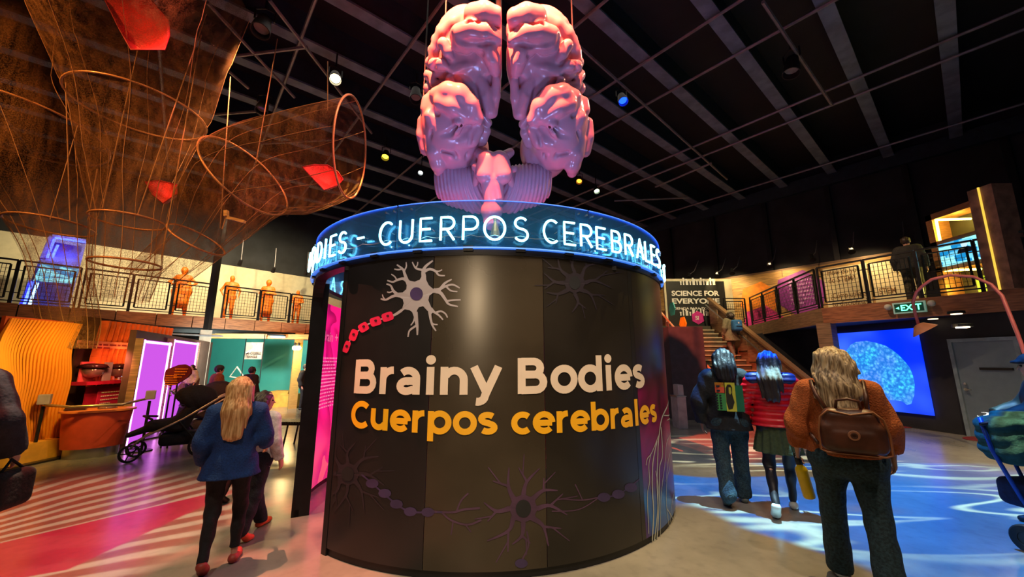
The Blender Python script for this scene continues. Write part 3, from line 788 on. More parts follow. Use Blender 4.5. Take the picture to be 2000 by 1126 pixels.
# lining inside
def m_lining(nt, b, L):
    v = nt.n('ShaderNodeTexCoord').outputs['Object']; sp = nt.n('ShaderNodeSeparateXYZ', {0: v})
    n = nt.n('ShaderNodeTexNoise', {'Vector': v, 'Scale': 1.1, 'Detail': 1.0, 'Distortion': 1.2}).outputs[0]
    w = nt.m('FRACT', nt.m('MULTIPLY', n, 4.0))
    c = nt.mix(nt.sm(w, .0, .8), (.30, .003, .13, 1), (.75, .02, .32, 1))
    c = nt.mix(nt.sm(sp.outputs[2], .9, .2), c, nt.mix(w, (.7, .02, .30, 1), (1.0, .2, .32, 1)))
    L.new(c, b.inputs['Base Color']); L.new(c, b.inputs['Emission Color']); b.inputs['Emission Strength'].default_value = .2
    b.inputs['Roughness'].default_value = .3
lining = arc_wall(MB(), TE, 2 * PI + TJ - .09, .07, 2.36, DR - .09, DR - .055).build('backlit_lining', custom('magenta_backlit_print', m_lining), drum, 'auto')
lining['label'] = 'glowing magenta inner lining'
point((-1.2, 5.6, 1.6), 26, (1.0, .12, .5), .3, 'interior_glow')
# inner lettering near the jamb
def lin(mb, s, u, v, h, off=.01):
    # inner face ray hit
    r = ray(u, v); R = DR - .10; o = ORG - DC; a = r.x ** 2 + r.y ** 2; b = 2 * (o.x * r.x + o.y * r.y); c = o.x ** 2 + o.y ** 2 - R * R
    t = (-b + math.sqrt(b * b - 4 * a * c)) / (2 * a); p = ORG + r * t; th = math.atan2(p.x - DC.x, -(p.y - DC.y)); return th, p.z, R
mb = MB(); th, z, R = lin(mb, '', 632, 664, .1)
vs, fs = text_tris('Brain + You', .02); k = .13 / .7
mb.add([dp(th - v.x * k / R, z + v.y * k, R) for v in vs], fs)
mb.build('lining_lettering', M_white, drum)['kind'] = 'stuff'
mb = MB(); rnd = random.Random(4)
for u, v0, n in ((630, 700, 9), (628, 735, 10)):
    th, z, R = lin(mb, '', u, v0, .1)
    for i in range(n):
        x = 0
        while x < .5:
            l = rnd.uniform(.03, .09); q = [dp(th - x_ / R, z_, R) for x_, z_ in ((x, z - i * .045), (x + l, z - i * .045), (x + l, z - i * .045 + .018), (x, z - i * .045 + .018))]
            mb.add(q, [(0, 1, 2, 3)]); x += l + .02
mb.build('lining_small_print', mat('pale_pink_print', (.7, .3, .45, 1), emit=(.7, .3, .45, 1), es=.3), drum)['kind'] = 'stuff'
M_inner = mat('inner_grey', (.05, .03, .05, 1), .6)

# ---- bold rounded-geometric lettering drawn from strokes
def arcp(cx, cy, rx, ry, a0, a1, n=14): return [(cx + rx * math.cos(math.radians(a0 + (a1 - a0) * i / n)), cy + ry * math.sin(math.radians(a0 + (a1 - a0) * i / n))) for i in range(n + 1)]
S_ = .15; H_ = S_ / 2
def ring(cx=.30): return arcp(cx, .27, .215, .215, 0, 360, 26)
GL = {
 'B': (.66, [[(H_ + .03, 0), (H_ + .03, .70)], [(.10, .63), (.34, .63)] + arcp(.34, .50, .13, .13, 90, -90, 8) + [(.10, .37)], [(.10, .375), (.38, .375)] + arcp(.38, .222, .15, .15, 90, -90, 8) + [(.10, .07)]]),
 'C': (.66, [arcp(.37, .35, .29, .285, 47, 313, 22)]),
 'r': (.40, [[(.105, 0), (.105, .54)], arcp(.33, .29, .225, .19, 172, 88, 6)]),
 'a': (.58, [[(.43, 0), (.43, .33)], arcp(.255, .315, .175, .155, 0, 138, 10), arcp(.225, .165, .135, .1, 62, 300, 14) + [(.37, .10)], [(.24, .265), (.43, .265)]]),
 'i': (.29, [[(.125, 0), (.125, .54)]]),
 'n': (.61, [[(.105, 0), (.105, .54)], arcp(.295, .28, .18, .185, 155, 0, 10) + [(.475, 0)]]),
 'y': (.56, [[(.05, .54), (.29, .03)], [(.51, .54), (.27, .0)] + arcp(.13, -.02, .13, .115, -25, -105, 5)]),
 'o': (.60, [ring()]),
 'd': (.64, [ring(.29), [(.515, 0), (.515, .75)]]),
 'e': (.59, [[(.09, .262), (.50, .262)], arcp(.295, .27, .215, .205, 0, 318, 22)]),
 's': (.51, [arcp(.245, .375, .155, .095, 38, 270, 12)[:-1] + [(.25, .275)] + arcp(.25, .165, .155, .095, 90, -142, 12)[1:]]),
 'u': (.61, [[(.485, .54), (.485, 0)], [(.105, .54)] + arcp(.29, .255, .185, .185, 180, 330, 10)]),
 'p': (.64, [ring(.33), [(.105, .54), (.105, -.19)]]),
 'c': (.54, [arcp(.30, .27, .21, .205, 48, 312, 18)]),
 'b': (.64, [ring(.33), [(.105, 0), (.105, .75)]]),
 'l': (.28, [[(.125, 0), (.125, .75)]]),
 ' ': (.28, []),
}
def ribbon(pts, w):
    pts = [p for i, p in enumerate(pts) if i == 0 or (Vector(p) - Vector(pts[i - 1])).length > 1e-3]
    closed = (Vector(pts[0]) - Vector(pts[-1])).length < 1e-4
    P2 = [Vector(p) for p in pts]; 
    if closed: P2 = P2[:-1]
    # densify straight runs
    Q = []
    n = len(P2)
    for i in range(n if closed else n - 1):
        a, b = P2[i], P2[(i + 1) % n]; k = max(1, int((b - a).length / .12))
        for j in range(k): Q.append(a.lerp(b, j / k))
    if not closed: Q.append(P2[-1])
    n = len(Q); vs = []; fs = []
    for i, p in enumerate(Q):
        a = Q[i - 1] if (i or closed) else None; b = Q[(i + 1) % n] if (i < n - 1 or closed) else None
        d1 = (p - a).normalized() if a is not None else None; d2 = (b - p).normalized() if b is not None else None
        d = ((d1 or d2) + (d2 or d1)).normalized(); nn = Vector((-d.y, d.x)); m = 1.0
        if d1 and d2: m = min(1.6, 1 / max(.4, math.sqrt((1 + d1.dot(d2)) / 2)))
        vs += [p + nn * w / 2 * m, p - nn * w / 2 * m]
    for i in range(n if closed else n - 1): j = (i + 1) % n; fs.append((2 * i, 2 * i + 1, 2 * j + 1, 2 * j))
    return vs, fs
def word_on_drum(text, ua, va, ub, vb, cap_u_v, name, m, lift=.006):
    a0, z0 = cyl(ua, va); a1, z1 = cyl(ub, vb); zt = cyl(*cap_u_v)[1]
    k = (zt - z0) / .70; adv = sum(GL[c][0] for c in text); kx = (a1 - a0) * DR / adv; x = 0
    for c in text:
        w, strokes = GL[c]; mb = MB(); L = x
        def put(vs, fs):
            mb.add([dp(a0 + (L + p.x) * kx / DR, z0 + (z1 - z0) * ((L + p.x) / adv) + p.y * k, DR + lift) for p in vs], fs)
        for s in strokes: put(*ribbon(s, S_))
        if c == 'i':
            pts = [Vector(p) for p in arcp(.125, .68, .10, .095, 0, 360, 16)[:-1]]; put(pts, [tuple(range(16))])
        if mb.v: mb.build('letter', m, drum)
        x += w
M_cream_print = mat('cream_vinyl', (.78, .66, .54, 1), .5, var=.03)
M_yellow_print = mat('yellow_vinyl', (.90, .46, .01, 1), .5, var=.03)
word_on_drum('Brainy Bodies', 690, 767, 1260, 756, (700, 702), 'letter', M_cream_print)
word_on_drum('Cuerpos cerebrales', 685, 833, 1283, 822, (700, 782), 'letter', M_yellow_print)

# ---- neuron graphics (flat vinyl): polylines measured on the drum face
def strokes_on_drum(mb, lines, conv, lift):
    for ln in lines:
        pts, w = ln[0], ln[1]
        P2 = [cyl(*conv(*p)) for p in pts]; P2 = [Vector((a * DR, z)) for a, z in P2]
        # Catmull-Rom
        Q = []; W_ = []
        n = len(P2); ws = w if isinstance(w, (list, tuple)) else None
        for i in range(n - 1):
            p0, p1, p2, p3 = P2[max(i - 1, 0)], P2[i], P2[i + 1], P2[min(i + 2, n - 1)]
            for j in range(5):
                t = j / 5; Q.append(.5 * ((2 * p1) + (p2 - p0) * t + (2 * p0 - 5 * p1 + 4 * p2 - p3) * t * t + (3 * p1 - p0 - 3 * p2 + p3) * t ** 3))
                f = (i + t) / (n - 1); W_.append(ws[0] + (ws[1] - ws[0]) * f if ws else w)
        Q.append(P2[-1]); W_.append(ws[1] if ws else w)
        vs = []; fs = []
        for i, p in enumerate(Q):
            d = (Q[min(i + 1, len(Q) - 1)] - Q[max(i - 1, 0)]).normalized(); nn = Vector((-d.y, d.x)) * W_[i] / 2
            vs += [p + nn, p - nn]
        for i in range(len(Q) - 1): fs.append((2 * i, 2 * i + 1, 2 * i + 3, 2 * i + 2))
        mb.add([dp(max(v.x / DR, TH0 + .012), v.y, DR + lift) for v in vs], fs)
def blob_on_drum(mb, pts, conv, lift):
    P2 = [cyl(*conv(*p)) for p in pts]; c = (sum(a for a, z in P2) / len(P2), sum(z for a, z in P2) / len(P2)); n = len(P2)
    vs = [c] + P2; mb.add([dp(a, z, DR + lift) for a, z in vs], [(0, i + 1, (i + 1) % n + 1) for i in range(n)])
cv = lambda x, y: (660 + x * .19544, 500 + y * .19544)
body = [(690, 215), (720, 245), (770, 255), (820, 235), (850, 180), (880, 180), (885, 240), (910, 290), (950, 325), (1000, 330), (1005, 350), (950, 368), (915, 395), (905, 440), (930, 500), (955, 560), (930, 580), (915, 540), (890, 510), (850, 500), (810, 510), (790, 545), (790, 620), (765, 620), (745, 560), (720, 540), (670, 530), (600, 585), (560, 590), (600, 560), (645, 520), (660, 470), (650, 430), (620, 412), (570, 405), (560, 385), (600, 365), (650, 362), (685, 330), (690, 290), (670, 240)]
dend = [([(690, 240), (670, 180), (650, 130), (590, 85)], (.035, .012)), ([(665, 145), (685, 105), (683, 60)], (.018, .010)), ([(645, 125), (605, 135), (565, 128)], (.018, .010)),
 ([(690, 245), (650, 225), (590, 240), (550, 258), (495, 242)], (.03, .012)), ([(590, 240), (570, 205), (535, 180)], (.014, .010)),
 ([(600, 385), (555, 345), (530, 295), (487, 277)], (.03, .012)), ([(548, 350), (520, 362), (493, 357)], (.014, .010)),
 ([(600, 385), (540, 405), (480, 435), (430, 425)], (.03, .012)), ([(475, 435), (455, 410), (445, 382)], (.014, .010)),
 ([(860, 210), (855, 150), (880, 100), (950, 45)], (.045, .014)), ([(860, 140), (790, 125), (765, 100), (745, 58)], (.022, .010)), ([(778, 115), (795, 90), (800, 58)], (.014, .010)),
 ([(870, 150), (920, 130), (975, 150), (1010, 190), (1070, 195)], (.028, .011)), ([(975, 148), (1010, 150), (1042, 136)], (.014, .010)),
 ([(960, 345), (1020, 330), (1070, 270), (1138, 232)], (.04, .011)), ([(1010, 335), (1080, 300), (1150, 285), (1218, 318)], (.025, .011)), ([(1085, 305), (1130, 345), (1195, 354)], (.016, .011)),
 ([(980, 350), (1030, 370), (1080, 440), (1110, 480), (1200, 503)], (.035, .011)), ([(1085, 448), (1150, 440), (1228, 436)], (.018, .011)),
 ([(930, 520), (960, 555), (1010, 590), (1052, 636)], (.025, .011)), ([(975, 565), (1030, 550), (1075, 575), (1096, 614)], (.018, .011)),
 ([(915, 530), (925, 610), (945, 690), (982, 746)], (.028, .011)), ([(935, 660), (960, 680), (998, 683)], (.014, .010)),
 ([(775, 560), (785, 640), (795, 710), (795, 788)], (.045, .012)), ([(790, 690), (730, 730), (710, 760), (702, 808)], (.02, .012)), ([(770, 610), (755, 655), (730, 690)], (.016, .010)),
 ([(640, 540), (560, 590), (470, 620)], (.028, .016)), ([(560, 590), (300, 680), (190, 760), (110, 860), (60, 950)], (.014, .014))]
mb = MB(); strokes_on_drum(mb, dend, cv, .003); blob_on_drum(mb, body, cv, .0035)
neu = mb.build('neuron_print', mat('grey_lilac_vinyl', (.42, .38, .42, 1), .5, var=.04), drum); neu['label'] = 'pale grey neuron graphic at upper left'
mb = MB(); blob_on_drum(mb, arcp(788, 377, 64, 66, 0, 360, 20)[:-1], cv, .006); mb.build('nucleus_print', mat('violet_vinyl', (.06, .035, .13, 1), .5), drum)
M_pinkv = mat('crimson_vinyl', (.78, .02, .10, 1), .5, var=.05)
for (x, y, rx, ry, rot) in ((500, 605, 58, 44, -18), (380, 652, 56, 44, -18), (260, 710, 50, 44, -30), (160, 788, 38, 58, 20), (92, 905, 30, 60, 20)):
    mb = MB(); c_, s_ = math.cos(math.radians(rot)), math.sin(math.radians(rot)); pts = []
    for k in range(20):
        a = 2 * PI * k / 20; ex = abs(math.cos(a)) ** .5 * (1 if math.cos(a) > 0 else -1) * rx; ey = abs(math.sin(a)) ** .5 * (1 if math.sin(a) > 0 else -1) * ry
        pts.append((x + ex * c_ - ey * s_, y + ex * s_ + ey * c_))
    blob_on_drum(mb, pts, cv, .005); o = mb.build('sheath_print', M_pinkv, drum)
    mb = MB(); blob_on_drum(mb, arcp(x + 3, y - 8, 15, 12, 0, 360, 10)[:-1], cv, .0075); mb.build('sheath_dot', mat('dark_dot', (.05, .004, .015, 1)), o)
# faint purple neurons
def star(mb, cx, cy, R, k=7, seed=1, conv=lambda x, y: (x, y), sq=1.0):
    r = random.Random(seed); L = []; pts = []
    for i in range(36):
        a = 2 * PI * i / 36; q = R * (.42 + .20 * max(0, math.cos(k * a)) ** 2); pts.append((cx + q * math.cos(a), cy + q * sq * math.sin(a)))
    for i in range(k):
        a = 2 * PI * i / k; b = a + r.uniform(-.2, .2); e = R * r.uniform(1.15, 1.6)
        p1 = (cx + R * .45 * math.cos(a), cy + R * .45 * sq * math.sin(a)); p2 = (cx + R * .85 * math.cos(b), cy + R * .85 * sq * math.sin(b)); p3 = (cx + e * math.cos(b + .25), cy + e * sq * math.sin(b + .25))
        p4 = (cx + e * .95 * math.cos(b - .25), cy + e * .95 * sq * math.sin(b - .25))
        L += [([p1, p2, p3], (.04, .008)), ([p2, p4], (.02, .008))]
        p5 = (cx + e * 1.25 * math.cos(b - .12), cy + e * 1.25 * sq * math.sin(b - .12)); L.append(([((p2[0] + p4[0]) / 2, (p2[1] + p4[1]) / 2), p5], (.012, .007)))
    strokes_on_drum(mb, L, conv, .003); blob_on_drum(mb, pts, conv, .0032)
M_dimp = mat('dim_purple_vinyl', (.075, .035, .075, 1), .5, var=.2); M_dimp2 = mat('dim_violet_vinyl', (.045, .028, .09, 1), .5, var=.2); M_dimb = mat('dim_black_vinyl', (.022, .016, .024, 1), .5)
for (x, y, R, s, ms) in ((1022, 992, 62, 3, M_dimp), (680, 925, 50, 5, M_dimb), (1122, 552, 46, 8, M_dimb)):
    mb = MB(); star(mb, x, y, R, 8, s); o = mb.build('faint_neuron_print', ms, drum)
    mb = MB(); blob_on_drum(mb, arcp(x, y, R * .24, R * .28, 0, 360, 16)[:-1], lambda a, b: (a, b), .006); mb.build('nucleus_print', M_black, o)
c7 = lambda x, y: (640 + x * .35, 840 + y * .35)
mb = MB()
for (x, y) in ((250, 295), (320, 350), (385, 410), (462, 452), (560, 455), (1540, 372), (1620, 355), (1690, 318), (1080, 740)):
    blob_on_drum(mb, arcp(x, y, 36, 26, 0, 360, 12)[:-1], c7, .004)
strokes_on_drum(mb, [([(190, 245), (250, 295), (385, 410), (462, 452), (560, 455), (640, 455)], .014), ([(1500, 375), (1620, 355), (1740, 270)], .012)], c7, .003)
mb.build('faint_axon_print', M_dimp2, drum)['kind'] = 'stuff'
mb = MB()
strokes_on_drum(mb, [([(590, 452), (700, 455), (760, 440), (850, 432)], .016), ([(720, 450), (745, 390), (785, 350)], .013), ([(640, 458), (690, 500), (780, 525), (858, 498)], .014), ([(700, 505), (695, 545), (688, 582)], .010), ([(770, 525), (800, 565)], .010), ([(1300, 380), (1420, 388), (1510, 372)], .010), ([(1420, 385), (1380, 300)], .009), ([(1510, 375), (1400, 440), (1250, 450)], .009), ([(1110, 560), (1120, 640), (1085, 720)], .013)], c7, .003)
mb.build('faint_dendrite_print', M_dimp, drum)['kind'] = 'stuff'
# pale nerve fibres on the side panel
c6 = lambda x, y: (1240 + x * .26667, 780 + y * .26667)
fib = [[(260, 5), (205, 110), (175, 260), (165, 420), (160, 600), (165, 800), (140, 1040)], [(170, 265), (120, 390), (90, 430), (80, 480)], [(160, 300), (130, 460), (125, 640), (135, 820), (125, 1035)], [(210, 115), (250, 110), (262, 60)], [(190, 200), (200, 400), (178, 500), (178, 700), (160, 1020)], [(115, 400), (100, 480), (105, 600), (90, 700), (100, 980)], [(270, 150), (262, 230), (235, 300), (220, 450), (190, 700), (185, 1000)], [(235, 150), (270, 150), (285, 300), (245, 430), (225, 600)], [(278, 300), (255, 480), (232, 600), (230, 780), (250, 940)], [(290, 430), (300, 600), (270, 750), (255, 900)], [(235, 800), (280, 880)], [(150, 520), (170, 640), (165, 760)], [(300, 620), (310, 750), (280, 900)]]
mb = MB(); strokes_on_drum(mb, [(f, (.020 if i in (0, 2, 4) else .011)) for i, f in enumerate(fib)], c6, .003)
mb.build('nerve_fibre_print', mat('pale_green_white_vinyl', (.42, .45, .40, 1), .5), drum)['kind'] = 'stuff'

# ------------------------------------------------------------------ neon sign ring on the drum
GR = DR + .02
neon = thing('neon_sign', DC + UP * (DH + .05), 'round blue acrylic band with glowing cyan neon letters CUERPOS CEREBRALES on top of the drum', 'sign')
def m_acr(nt, b, L):
    out = [x for x in nt.nt.nodes if x.type == 'OUTPUT_MATERIAL'][0]; nt.nt.nodes.remove(b)
    tr = nt.n('ShaderNodeBsdfTransparent', {0: (.72, .86, .95, 1)}); tl = nt.n('ShaderNodeBsdfTranslucent', {0: (.10, .42, .75, 1)}); df = nt.n('ShaderNodeBsdfDiffuse', {0: (.05, .28, .55, 1)})
    gl_ = nt.n('ShaderNodeBsdfGlossy', {0: (.6, .8, 1, 1), 1: .08}); fr_ = nt.n('ShaderNodeFresnel', {0: 1.45})
    m1 = nt.n('ShaderNodeMixShader', {0: .5, 1: tl.outputs[0], 2: df.outputs[0]}); m2 = nt.n('ShaderNodeMixShader', {0: .19, 1: tr.outputs[0], 2: m1.outputs[0]})
    m3 = nt.n('ShaderNodeMixShader', {0: nt.m('MULTIPLY', fr_.outputs[0], .5), 1: m2.outputs[0], 2: gl_.outputs[0]}); L.new(m3.outputs[0], out.inputs[0])
M_acr = custom('blue_acrylic', m_acr)
Z0n, Z1n = DH + .05, 2.99
M_edge = mat('lit_acrylic_edge', (.2, .4, 1, 1), .3, emit=(.06, .26, 1.0, 1), es=.45)
seams = [cyl(u, 460, GR)[0] for u in (774, 1157)]
step = seams[1] - seams[0]; k0 = seams[0]
for i in range(int(round(2 * PI / step))):
    n = int(round(2 * PI / step)); st_ = 2 * PI / n; a = k0 + i * st_
    arc_wall(MB(), a + .004, a + st_ - .004, Z0n, Z1n, GR - .006, GR + .006).build('acrylic_panel', M_acr, neon, 'auto')
    arc_wall(MB(), a + .004, a + st_ - .004, Z1n, Z1n + .006, GR - .006, GR + .006).build('panel_edge', M_edge, neon, 'auto')
    s_ = arc_wall(MB(), a - .06, a + .075, Z0n, Z1n - .01, GR - .016, GR - .008).build('joint_plate', M_acr, neon, 'auto')
    mbx = MB()
    for t_ in (a - .05, a - .012, a + .02, a + .065):
        for zz in (Z0n + .05, Z1n - .05): mbx.lathe(dp(t_, zz, GR - .01), [(.008, 0), (.008, .03)], 8, Vector((math.sin(t_), -math.cos(t_), 0)))
    mbx.build('bolt', M_steel, neon)
    for q_ in range(4):
        t_ = a + st_ * (q_ + .5) / 4
        arc_wall(MB(), t_ - .018, t_ + .018, Z0n - .02, Z0n + .025, GR - .02, GR + .02, 2).build('clip', M_dark, neon)
arc_wall(MB(), 0, 2 * PI, Z0n + .001, Z0n + .012, GR - .03, GR + .03, 140).build('base_edge', M_edge, neon, 'auto')
NG = {  # neon skeletons in a box .0-.62 wide, 1 high
 'C': [arcp(.36, .5, .36, .5, 52, 308, 20)], 'U': [[(.0, 1), (.0, .32)] + arcp(.29, .30, .29, .30, 180, 360, 12) + [(.58, .32), (.58, 1)]],
 'E': [[(.50, 1), (.0, 1), (.0, 0), (.52, 0)], [(.0, .52), (.44, .52)]], 'R': [[(.0, 0), (.0, 1), (.30, 1)] + arcp(.30, .74, .25, .26, 90, -90, 10) + [(.0, .48)], [(.24, .48), (.56, 0)]],
 'P': [[(.0, 0), (.0, 1), (.32, 1)] + arcp(.32, .72, .27, .28, 90, -90, 10) + [(.0, .44)]], 'O': [arcp(.40, .5, .42, .5, 0, 360, 28)],
 'S': [arcp(.28, .76, .25, .24, 35, 270, 12)[:-1] + arcp(.28, .25, .27, .26, 90, -150, 12)], 'B': [[(.0, .52), (.30, .52)] + arcp(.30, .76, .22, .24, -90, 90, 8) + [(.0, 1), (.0, 0), (.32, 0)] + arcp(.32, .26, .25, .26, -90, 90, 8)],
 'A': [[(.0, 0), (.30, 1), (.60, 0)], [(.12, .36), (.48, .36)]], 'L': [[(.0, 1), (.0, 0), (.46, 0)]], 'I': [[(.0, 0), (.0, 1)]],
 'D': [[(.0, 0), (.0, 1), (.22, 1)] + arcp(.22, .5, .38, .5, 90, -90, 14) + [(.0, 0)]], 'N': [[(.0, 0), (.0, 1), (.55, 0), (.55, 1)]], 'Y': [[(.0, 1), (.28, .5), (.56, 1)], [(.28, .5), (.28, 0)]], '-': [[(.0, .5), (.4, .5)]]}
NW = {k: max(p[0] for s in v for p in s) for k, v in NG.items()}
M_neon = glow('cyan_white_neon', (.30, .90, 1.0, 1), 4.5)
LH = .205; LZ = cyl(966, 468, GR + .05)[1]
place = [('C', 753), ('U', 792.6), ('E', 832), ('R', 873.6), ('P', 918.6), ('O', 966.5), ('S', 1017.6), ('C', 1075), ('E', 1113), ('R', 1145), ('E', 1174), ('B', 1203), ('R', 1227), ('A', 1248), ('L', 1262), ('E', 1273), ('S', 1282), ('-', 705), ('S', 670), ('E', 652), ('I', 638), ('D', 627), ('O', 616)]
angs = [(c, cyl(min(max(u, 613), 1287), 470, GR + .05)[0]) for c, u in place]
left = min(a for c, a in angs); right = max(a for c, a in angs)
pt = .118
for i, c in enumerate('B YNIARB'): 
    if c != ' ': angs.append((c, left - pt * (i + 1)))
angs.append(('-', right + pt * 1.4))
for i, c in enumerate('BRAINY BODIES'):
    if c != ' ' and right + pt * (i + 3) < left - pt * 9 + 2 * PI: angs.append((c, right + pt * (i + 3)))
for c, a in angs:
    mb = MB()
    for s in NG[c]:
        cl = (Vector(s[0]) - Vector(s[-1])).length < 1e-3
        Q = []
        for i in range(len(s) - 1):
            p, q = Vector(s[i]), Vector(s[i + 1]); kk = max(1, int((q - p).length / .25))
            for j in range(kk): Q.append(p.lerp(q, j / kk))
        if not cl: Q.append(Vector(s[-1]))
        mb.tube([dp(a + (p.x - NW[c] / 2) * LH / GR, LZ + p.y * LH, GR + .055) for p in Q], .0105, 8, closed=cl)
    o = mb.build('neon_letter', M_neon, neon, True)
    sp_ = MB()
    for px_ in (0, NW[c]):
        sp_.tube([dp(a + (px_ - NW[c] / 2) * LH / GR, LZ + .5 * LH, GR + .055), dp(a + (px_ - NW[c] / 2) * LH / GR, LZ + .5 * LH, GR + .004)], .004, 5)
    sp_.build('tube_support', M_steel, o)['kind'] = 'stuff'
mb = MB(); sa = sorted(a for c, a in angs)
for a, b in zip(sa, sa[1:]):
    mb.tube([dp(a + (b - a) * t, LZ + .05 - .02 * math.sin(PI * t), GR + .03) for t in (0, .25, .5, .75, 1)], .0025, 4)
mb.build('feed_wire', M_steel, neon)

# ------------------------------------------------------------------ the giant brain
BR = ray(972, 215).normalized(); BC = ORG + BR * 6.3
BN = -BR; BX = Vector((1, 0, 0)); BX = (BX - BN * BX.dot(BN)).normalized(); BY = BN.cross(BX)
BM = Matrix((BX, BY, BN)).transposed().to_4x4(); BM.translation = BC
def bc(cx, cy, h=0.0):
    """crop pixel of the brain picture -> brain-local coordinates at height h towards the visitor"""
    q = gp(800 + cx * .3995, cy * .3995, BC + BN * h, BN) - BC; return (q.dot(BX), q.dot(BY), h)
def zone(cx, cy): return bc(cx, cy, .35)
PXM = .00304
M_brain = mat('glossy_pink_brain', (.66, .36, .42, 1), .2, var=.06, scale=2, spec=.5)
def m_cereb(nt, b, L):
    b.inputs['Base Color'].default_value = (.66, .40, .50, 1); b.inputs['Roughness'].default_value = .3
M_cereb = custom('ribbed_mauve_cerebellum', m_cereb)
brain = thing('brain_sculpture', BC - UP * 1.5, 'giant glossy pink brain sculpture hanging over the black drum', 'sculpture')
def scl(cy): return (PXM + abs(bc(400, cy + 1)[1] - bc(400, cy)[1])) / 2
def gyr(sd, pts, r, h, k=.018, flip=None, jit=0):
    """a rounded fold through crop-pixel points, hs = heights"""
    n = len(pts); hs = h if isinstance(h, (list, tuple)) else [h] * n; rs = r if isinstance(r, (list, tuple)) else [r] * n
    Q = [(bc((flip - x + jit) if flip else x, y + (jit if flip else 0), hh)) for (x, y), hh in zip(pts, hs)]
    rs = [r_ * scl(q_[1]) / PXM for r_, q_ in zip(rs, pts)]
    if n == 1: sd.ell(Q[0], [rs[0] * PXM] * 3, k); return
    for i in range(n - 1): sd.cone(Q[i], rs[i] * PXM, Q[i + 1], rs[i + 1] * PXM, k)
FR = [  # frontal folds: points, radii (px), heights (m)
 ([(315, 72), (365, 68), (420, 78)], [50, 54, 44], [.30, .36, .34]),
 ([(425, 120), (440, 200)], [28, 26], [.26, .28]),
 ([(262, 90), (215, 120), (165, 165), (140, 210)], [32, 36, 36, 34], [.16, .16, .14, .12]),
 ([(245, 165), (300, 150), (370, 160), (425, 185)], [44, 48, 46, 34], [.34, .40, .42, .36]),
 ([(232, 175), (240, 215), (275, 228), (330, 215)], [36, 34, 30, 26], [.32, .34, .36, .38]),
 ([(350, 232), (400, 225)], [34, 30], [.36, .34]),
 ([(385, 250), (405, 290), (415, 340)], [42, 38, 30], [.36, .34, .28]),
 ([(165, 215), (185, 255), (207, 285)], [30, 24, 13], [.30, .32, .30]),
 ([(125, 240), (120, 290)], [30, 30], [.12, .10]),
 ([(118, 315), (150, 312), (188, 332)], [28, 28, 14], [.24, .28, .28]),
 ([(108, 370), (120, 410), (180, 418), (225, 440)], [24, 22, 20, 12], [.10, .14, .22, .26]),
 ([(215, 345), (270, 330), (330, 315)], [34, 32, 26], [.22, .25, .25]),
 ([(300, 270), (350, 290), (370, 350)], [34, 30, 28], [.22, .24, .22]),
 ([(350, 400), (372, 460), (395, 545)], [34, 36, 34], [.20, .22, .22]),
 ([(425, 390), (420, 470), (410, 555)], [22, 24, 20], [.24, .22, .20]),
 ([(250, 380), (290, 430), (330, 480)], [32, 34, 30], [.18, .18, .16]),
 ([(195, 385), (215, 420), (232, 438)], [20, 16, 9], [.30, .31, .28]),
 ([(150, 350), (190, 380)], [30, 28], [.16, .18])]
TP = [  # temporal folds
 ([(135, 465), (190, 452), (245, 465), (295, 510), (325, 575)], [38, 48, 50, 46, 38], [.26, .36, .40, .40, .36]),
 ([(160, 500), (215, 520), (280, 560)], [44, 48, 44], [.36, .42, .40]),
 ([(85, 490), (82, 530)], [26, 30], [.12, .14]),
 ([(98, 565), (112, 610)], [28, 24], [.32, .32]),
 ([(62, 590), (62, 660), (80, 730)], [24, 30, 32], [.06, .08, .10]),
 ([(240, 600), (228, 640), (214, 668)], [30, 18, 8], [.44, .45, .42]),
 ([(150, 620), (180, 670), (240, 690), (300, 680), (330, 630)], [40, 40, 38, 38, 34], [.26, .28, .30, .30, .28]),
 ([(105, 680), (125, 740), (140, 800), (142, 835)], [36, 44, 40, 26], [.18, .22, .20, .14]),
 ([(190, 730), (210, 780)], [44, 40], [.20, .14]),
 ([(245, 745), (260, 790)], [40, 34], [.14, .08]),
 ([(300, 720), (320, 760)], [30, 26], [.06, .02]),
 ([(350, 600), (372, 640), (355, 690)], [26, 24, 26], [.10, .08, .04]),
 ([(355, 560), (385, 600)], [20, 20], [.16, .12])]
SULF = [([(262, 70), (285, 112), (335, 126), (400, 128), (452, 165)], .46, .028), ([(335, 214), (375, 204), (425, 204), (450, 228)], .47, .026), ([(198, 165), (205, 215), (240, 250), (310, 262), (352, 262)], .42, .03),
 ([(215, 300), (226, 345), (205, 385)], .38, .026), ([(350, 318), (305, 345), (255, 362)], .36, .035), ([(345, 395), (352, 450)], .34, .035), ([(150, 262), (118, 330), (112, 350)], .30, .022), ([(430, 250), (448, 330)], .40, .018)]
SULT = [([(98, 488), (112, 545), (140, 560)], .38, .025), ([(150, 662), (195, 650), (245, 605)], .46, .035), ([(276, 735), (282, 790)], .26, .022), ([(165, 735), (215, 745), (240, 790)], .34, .024), ([(120, 625), (95, 680)], .34, .022), ([(330, 610), (300, 660), (290, 720)], .40, .022)]
def grv(sd, pts, h, r_, fl, jt):
    Q = [bc((fl - x + jt) if fl else x, y + jt, h) for x, y in pts]
    for a, b in zip(Q, Q[1:]): sd.groove(a, b, r_ * 1.2)
